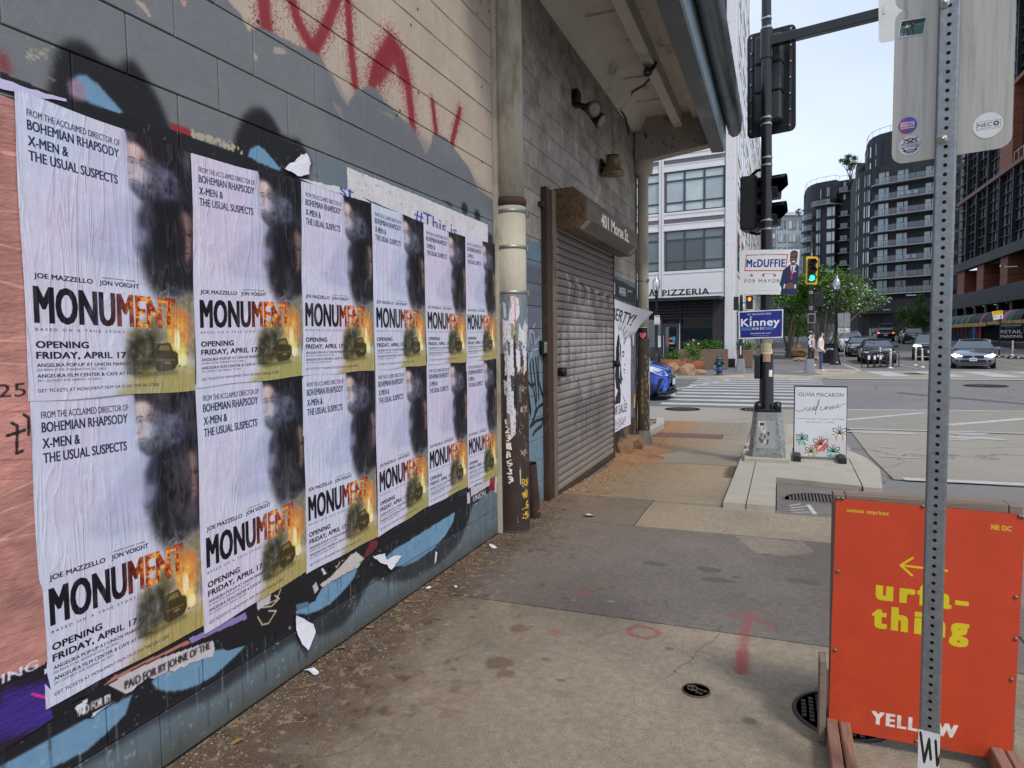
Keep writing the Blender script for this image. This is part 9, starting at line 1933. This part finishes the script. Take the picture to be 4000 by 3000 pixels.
cen = Vector(np.mean(cs, axis=0)); hgt = cs[3][2]-cs[0][2]; wid = np.hypot(*(cs[1]-cs[0])[:2]); MB().box(tuple(cen+Vector((0, -.02, 0))), (wid*.70, .03, hgt*.84), bev=.01).build('housing', BPM, yt)
for k in range(3):
 z = cen.z+(1-k)*hgt*.27; MB().lathe([(.0001, -.075), (.12, -.07), (.135, -.04)], (cen.x, cen.y, z), 16, axis='Y').build('lens', [mat('red lens off', srgb(60, 18, 18), .2), mat('amber lens off', srgb(66, 44, 16), .2), emis('green lamp lit', (.05, .75, .55), 1.1)][k], yt)
 mb = MB(); n = 12; vs = []
 for i in range(n+1): a = -.35+(pi+.7)*i/n; vs += [(cen.x+.15*cos(a), cen.y-.05, z+.15*sin(a)), (cen.x+.15*cos(a)+.06, cen.y-.30, z+.15*sin(a))]
 mb.smooth = True; mb.add(vs, [[2*i, 2*i+1, 2*i+3, 2*i+2] for i in range(n)]); mb.build('visor', BPM, yt, fix=False)
dk2 = empty('traffic_light', (0, 0, 0), label='dark pedestrian signal box seen from behind, right of the far signal pole', cat='traffic light'); a, b = at(3193, 1197, 33.2), at(3215, 1144, 33.2); MB().bb((a[0]-.14, a[1], a[2]), (b[0], a[1]+.25, b[2]), bev=.02).build('housing', BPM, dk2); MB().tube([(p[0], p[1], (a[2]+b[2])/2), (a[0]+.05, a[1]+.1, (a[2]+b[2])/2)], .02, 6).build('bracket', BLKP, dk2)
p = gr(2893, 1453, .08); ps = empty('signal_pole', tuple(p), label='far pedestrian signal pole on a cast base at the white building corner', cat='signal pole'); bolted_base(ps); xy2 = np.array(p[:2]); zf2 = lambda y: zat(2893, y, xy2)-p[2]
MB().lathe([(.11, .62), (.085, .7), (.07, zf2(1160)), (.06, zf2(1152))], (0, 0, 0), 12).build('shaft', BLKP, ps); MB().box((0, -.08, zf2(1368)), (.05, .02, .4)).build('sticker', WHP, ps)
MB().box((-.22, -.02, zf2(1185)), (.22, .2, .62), bev=.02).build('side_signal', BPM, ps)
hs = empty('pedestrian_signal', (0, 0, 0), label='pedestrian signal with a lit orange hand above the blue campaign sign', cat='traffic light')
Ph = np.array([p[0], p[1]-.3, 0]); cs = [onP(*q, Ph, (1, 0)) for q in ((2914, 1208), (2941, 1208), (2941, 1155), (2914, 1155))]; cen = Vector(np.mean(cs, axis=0)); MB().box(tuple(cen), (cs[1][0]-cs[0][0], .2, cs[3][2]-cs[0][2]), bev=.02).build('housing', BPM, hs)
zt1 = cen.z+(cs[3][2]-cs[0][2])*.25; mb = MB(); W_h = (cs[1][0]-cs[0][0])
mb.add([(cen.x+u*W_h*.011, cen.y-.108, zt1+v*W_h*.011) for u, v in [(-12, -28), (14, -28), (20, -8), (26, 4), (22, 8), (14, 0), (14, 24), (9, 24), (8, 6), (5, 6), (5, 28), (0, 28), (-1, 6), (-4, 6), (-6, 24), (-10, 24), (-10, 4), (-13, 4), (-16, 16), (-20, 15), (-18, -6)]], [list(range(21))]); mb.build('lit_hand', emis('orange hand', (1., .20, .04), 1.6), hs, fix=False)
MB().tube([(p[0], p[1], cen.z), (cen.x-.1, cen.y+.1, cen.z)], .025, 6).build('bracket', BLKP, hs)
# sign plates seen from the back
bsn = empty('square_sign', (0, 0, 0), label='grey square sign seen from behind on a thin post beside the far street lamp', cat='sign'); p = gr(3297, 1425, .08); Pq = np.array([p[0], p[1], 0])
panel('plate', [onP(*q, Pq, (1, 0)) for q in ((3274, 1277), (3321, 1277), (3321, 1223), (3272, 1223))], .01, [mat('sign back grey', srgb(140, 142, 144), .5, .4)], bsn, rad=.05);
LP = Canvas(0, 18, 0, 8, 10, (176, 178, 180)); LP.poly([(2, 2), (6, 3), (6, 6), (3, 5)], (150, 130, 60)); LP.rect(11, 4, 15, 7, (216, 214, 216)); LP.rect(10, 2, 12, 4, (190, 60, 70))
panel('lower_plate', [onP(*q, Pq, (1, 0)) for q in ((3273, 1300), (3320, 1300), (3321, 1280), (3273, 1280))], .01, [printmat('lower plate print', LP, .5, bump=0), SILV], bsn); MB().tube([tuple(p), (p[0], p[1]-.02, zat(3297, 1220, xy*0+np.array(p[:2])))], .025, 8).build('post', SILV, bsn)
ys_ = empty('turn_sign', (0, 0, 0), label='yellow and white turning vehicles yield sign in front of the striped awning', cat='sign'); q0 = np.array(plan(3908, 46)); Pq = np.array([*q0, 0])
YS_ = Canvas(0, 20, 0, 18, 12, (206, 206, 206)); YS_.rect(0, 9.4, 20, 18, (228, 182, 24)); YS_.text('TURNING', 1.6, 12, 14.4, 1.8, (40, 34, 20), bold=.03); YS_.text('VEHICLES', 1.6, 12.6, 11, 1.8, (40, 34, 20), bold=.03); YS_.stroke([(15, 11.4), (15, 15.4), (18, 15.4)], .45, (30, 26, 20)); YS_.poly([(1.6, 7.2), (7.4, 7.2), (4.5, 2.2)], (170, 40, 50)); YS_.poly([(2.9, 6.4), (6.1, 6.4), (4.5, 3.8)], (214, 214, 214)); YS_.text('TO', 9, 12, 4.2, 1.6, (90, 90, 96)); YS_.ell(15.4, 7.8, .8, .8, (24, 24, 26)); YS_.stroke([(15.4, 7), (15.2, 4.4), (13.8, 1.4)], .6, (24, 24, 26)); YS_.stroke([(15.2, 4.4), (17, 1.4)], .6, (24, 24, 26)); YS_.stroke([(13.6, 5), (15.4, 6.6), (17.4, 5)], .4, (24, 24, 26))
panel('plate', [onP(*q, Pq, (1, 0)) for q in ((3881, 1250), (3919, 1244), (3916, 1212), (3874, 1217))], .02, [printmat('turn sign print', YS_, .5, bump=0), SILV], ys_); MB().tube([(q0[0], q0[1]+.12, gz(q0[1])), (q0[0], q0[1]+.12, zat(3900, 1214, q0))], .05, 8).build('post', BLKP, ys_)
# ---- hydrant, planters, posts, racks
p = gr(2809, 1465, .08); hy = empty('fire_hydrant', tuple(p), label='dark green fire hydrant with a bright blue band on the far corner', cat='hydrant'); HG = mat('hydrant green', srgb(36, 66, 66), .45, .2, var=.15, coat=.3); HB = mat('hydrant blue', srgb(40, 90, 190), .5)
MB().lathe([(.17, 0), (.17, .03), (.12, .04), (.11, .16), (.19, .17), (.19, .21), (.12, .22)], (0, 0, 0), 16).build('flange', HG, hy); MB().lathe([(.125, .22), (.125, .34)], (0, 0, 0), 16).build('blue_band', HB, hy)
MB().lathe([(.115, .34), (.115, .56), (.15, .58), (.15, .62), (.13, .63), (.13, .66), (.16, .67), (.16, .70), (.12, .74), (.08, .80), (.03, .83), (.03, .87), (.0001, .88)], (0, 0, 0), 18).build('barrel', HG, hy)
for s_ in (-1, 1): MB().lathe([(.06, .08), (.06, .16), (.075, .165), (.075, .20), (.03, .21), (.03, .235)], (0, 0, .50), 12, axis='X').build('nozzle', HG, hy) if s_ > 0 else MB().lathe([(.06, -.08), (.06, -.16), (.075, -.165), (.075, -.20), (.03, -.21), (.03, -.235)], (0, 0, .50), 12, axis='X').build('nozzle', HG, hy)
MB().lathe([(.08, -.08), (.08, -.17), (.095, -.175), (.095, -.21), (.03, -.22)], (0, 0, .47), 12, axis='Y').build('front_nozzle', HG, hy)
for pts in ([(-.2, -.02, .46), (-.17, -.06, .30), (-.06, -.12, .24)], [(.2, -.02, .46), (.19, -.04, .2)]): MB().tube(pts, .008, 5).build('chain', SILV, hy)
CORT = mat('rusty corten', srgb(134, 84, 52), .85, .1, var=.2, scale=3, c2=srgb(92, 58, 40)); PLB = mat('taupe planter', srgb(112, 92, 80), .7, var=.08)
def shrubpot(name, label, base, r, h, m, crown_r, n, square=False, group=None, tulip=False):
 e = empty(name, base, label=label, cat='planter', group=group)
 if square: MB().box((0, 0, h/2), (r[0], r[1], h), bev=.03).build('box', m, e); MB().box((0, 0, h+.004), (r[0]-.1, r[1]-.1, .02)).build('soil', mat('potting soil', srgb(60, 46, 38), .95), e)
 else: MB().lathe([(r*.97, 0), (r, h), (r*.93, h), (r*.9, h-.06), (.0001, h-.05)], (0, 0, 0), 20).build('box', m, e)
 mb = MB(); rs = random.Random(int(base[0]*31+h*7)); rx, ry, rz_ = crown_r; cl = [Vector((rs.uniform(-1, 1)*rx, rs.uniform(-1, 1)*ry, rs.uniform(-.4, .9)*rz_)) for _ in range(max(5, int(n/60)))]
 for i in range(n):
  c = rs.choice(cl); p_ = c*.85+Vector((rs.gauss(0, .12), rs.gauss(0, .12), rs.gauss(0, .12))); L = rs.uniform(.035, .08); u = Vector((rs.gauss(0, 1), rs.gauss(0, 1), rs.gauss(0, .6)+.4)).normalized(); v = u.orthogonal().normalized(); v = Matrix.Rotation(rs.uniform(0, 6), 3, u) @ v; mb.cur = rs.choice((0, 1, 1)); q = p_+Vector((0, 0, h+rz_*.45)); mb.add([q-u*L, q+v*L*.35, q+u*L, q-v*L*.35], [[0, 1, 2, 3]])
 f = mb.build('foliage', LEAFC, e, fix=False); f['kind'] = 'stuff'
 if tulip:
  for k, (x, z) in enumerate(((-.22, .75), (.02, .95), (.26, .78))): t_ = MB(); t_.tube([(x*.5, 0, h+.1), (x, -.1, h+z)], .008, 5); t_.lathe([(.0001, -.03), (.055, 0), (.05, .05), (.0001, .07)], (x, -.1, h+z), 10); t_.build('pink_flower', mat('pink bloom', srgb(226, 150, 168), .6), e)
 return e
p = gr(2623, 1456, .08); shrubpot('round_planter', 'left rusty round planter with green leaves by the pizzeria door', (p[0], p[1]+.6, p[2]), .62, .62, CORT, (.40, .38, .16), 800)
p = gr(2702, 1453, .08); shrubpot('round_planter', 'right rusty round planter with a small shrub in front of the long taupe planter', (p[0], p[1]+.5, p[2]), .54, .52, CORT, (.24, .24, .42), 700, tulip=True)
p = gr(2748, 1443, .08); xl = gr(2655, 1440, .08)[0]; xr = gr(2841, 1443, .08)[0]
shrubpot('long_planter', 'long taupe planter box full of shrubs under the pizzeria window', ((xl+xr)/2, p[1]+.35, p[2]), (xr-xl, .7), 1.02*1.0, PLB, ((xr-xl)/2-.2, .2, .20), 3000, square=True)
p = gr(2898, 1440, .08); shrubpot('square_planter', 'square taupe planter with a shrub behind the far pedestrian pole', (p[0]+.1, p[1]+.9, p[2]), (.75, .75), .95, PLB, (.36, .3, .22), 700, square=True)
# delineator posts, racks
DP = mat('delineator white', srgb(214, 210, 200), .6, var=.06)
proto = empty('delineator_post', (0, 0, 0), label='x', cat='bollard', group='white flexible delineator posts'); MB().lathe([(.13, 0), (.13, .02), (.06, .05), (.05, .08)], (0, 0, 0), 14).build('foot', DP, proto); MB().lathe([(.048, .06), (.046, .98), (.03, 1.0)], (0, 0, 0), 12).build('tube', DP, proto)
for z in (.72, .84): MB().lathe([(.0485, z), (.0485, z+.07)], (0, 0, 0), 12).build('reflector', mat('reflector band', srgb(170, 170, 172), .3, .4), proto)
DL = [((3437, 1424), 'white delineator post between the two bike racks, in front of the black sedan'), ((3478, 1438), 'white delineator post at the right end of the bike racks'), ((3576, 1428), 'white delineator post left of the perforated post, in front of the black vehicle'), ((3604, 1435), 'white delineator post nearest the perforated post on its left'), ((3868, 1366), 'short looking white post behind the silver sedan'), ((3957, 1384), 'white delineator post on the far right beyond the silver sedan')]
for i, (q, l) in enumerate(DL):
 o = proto if i == 0 else copy_tree(proto); p = gr(*q) if i < 4 else np.array([*plan(q[0], 49 if i == 4 else 46), 0]); p = (p[0], p[1], gz(p[1])-.01 if i < 4 else gz(p[1])-.01); o.location = p; o.rotation_euler.y = -.05 if i == 3 else 0; o['label'] = l
for i, (q, l) in enumerate([((3413, 1436), 'left black bike rack in front of the parked black sedan'), ((3464, 1432), 'right black bike rack between the two white posts')]):
 p = gr(*q); e = empty('bike_rack', (p[0], p[1], gz(p[1])-.01), radians(20), label=l, cat='bike rack', group='black bike racks at the edge of the junction')
 MB().box((0, -.35, .03), (1.05, .05, .03)).box((0, .35, .03), (1.05, .05, .03)).build('rail', BLKP, e)
 for k in range(4): x = -.45+k*.3; MB().tube([(x, -.35, .03), (x, -.35, .62), (x, -.25, .78), (x, .25, .78), (x, .35, .62), (x, .35, .03)], .022, 8).build('hoop', BLKP, e)
 if i == 0:
  for k in range(3): x = -.45+k*.3; MB().box((x, -.385, .55), (.12, .01, .2), bev=.01).build('label_plate', WHP, e)
RUB = mat('rubber stop', srgb(34, 32, 32), .8)
for i, (px_, Z, l) in enumerate([(3908, 44, 'black and white rubber lane separator beyond the silver sedan'), (4010, 42, 'second rubber lane separator at the right edge of the picture')]):
 q = plan(px_, Z); e = empty('lane_separator', (q[0], q[1], gz(q[1])-.01), -.1, label=l, cat='lane separator', group='rubber lane separators'); MB().box((0, 0, .05), (1.9, .2, .1), bev=.03).build('body', RUB, e)
 for k in range(5): MB().box((-.75+k*.36, -.07, .075), (.13, .08, .05), rz=.4).build('reflector', WHP, e)
# cafe table outside, white fence, street light arms, cobra lamps
e = empty('bistro_table', tuple(gr(2960, 1395, .08)), label='dark bistro table on the pavement beside the white building', cat='table'); MB().box((0, 0, .74), (.7, .7, .03)).build('table_top', BLKP, e)
for s_ in (-1, 1): MB().tube([(-.3*s_, -.2, 0), (.3*s_, .2, .73)], .015, 6).build('leg', BLKP, e)
for i, (dx_, l) in enumerate(((-.75, 'left folding chair at the bistro table'), (.75, 'right folding chair at the bistro table'))):
 g_ = gr(2960, 1395, .08); e = empty('folding_chair', (g_[0]+dx_, g_[1], g_[2]), 0, label=l, cat='chair', group='folding chairs at the bistro table'); MB().box((0, 0, .45), (.4, .4, .03)).build('seat', BLKP, e); MB().box((dx_*.28, 0, .78), (.02, .4, .14)).build('backrest', BLKP, e)
 for s_ in (-1, 1): MB().tube([(-.2, .18*s_, 0), (dx_*.28, .18*s_, .85)], .012, 6).tube([(.2, .18*s_, 0), (-.15, .18*s_, .45)], .012, 6).build('leg', BLKP, e)
mb = MB(); q0, q1 = np.array(plan(3040, 88)), np.array(plan(3145, 88));
for z in (1.1, 1.6): mb.tube([(q0[0], q0[1], z-.2), (q1[0], q1[1], z-.2)], .05, 5)
for k in range(14): q = q0+(q1-q0)*k/13; mb.box((q[0], q[1], 1.0), (.3, .05, .9))
tag(mb.build('white_fence', WTRIM), 'low white slatted fence at the back of the plaza', 'fence')
for px_, pyy, Z, L, l in ((3463, 1210, 96, -3.2, 'far cobra head street light over the dark podium'), (3559, 1153, 70, -3.0, 'cobra head street light on a black mast left of the perforated post'), (3950, 1041, 58, -3.0, 'cobra head street light above the right hand columns')):
 a = at(px_, pyy, Z); e = empty('cobra_street_light', (a[0], a[1], 0), label=l, cat='street light', group='cobra head street lights'); xm = 2.9*(1 if px_ != 3463 else 1); H_ = a[2]
 MB().tube([(xm, 0, gz(a[1])), (xm, 0, H_-.3), (xm-.6, 0, H_+.05), (.3, 0, H_)], [.10, .07, .05, .04], 8).build('mast', BLKP, e); MB().box((0, 0, H_-.02), (.9, .32, .12), bev=.04).build('lamp_head', SILV, e)
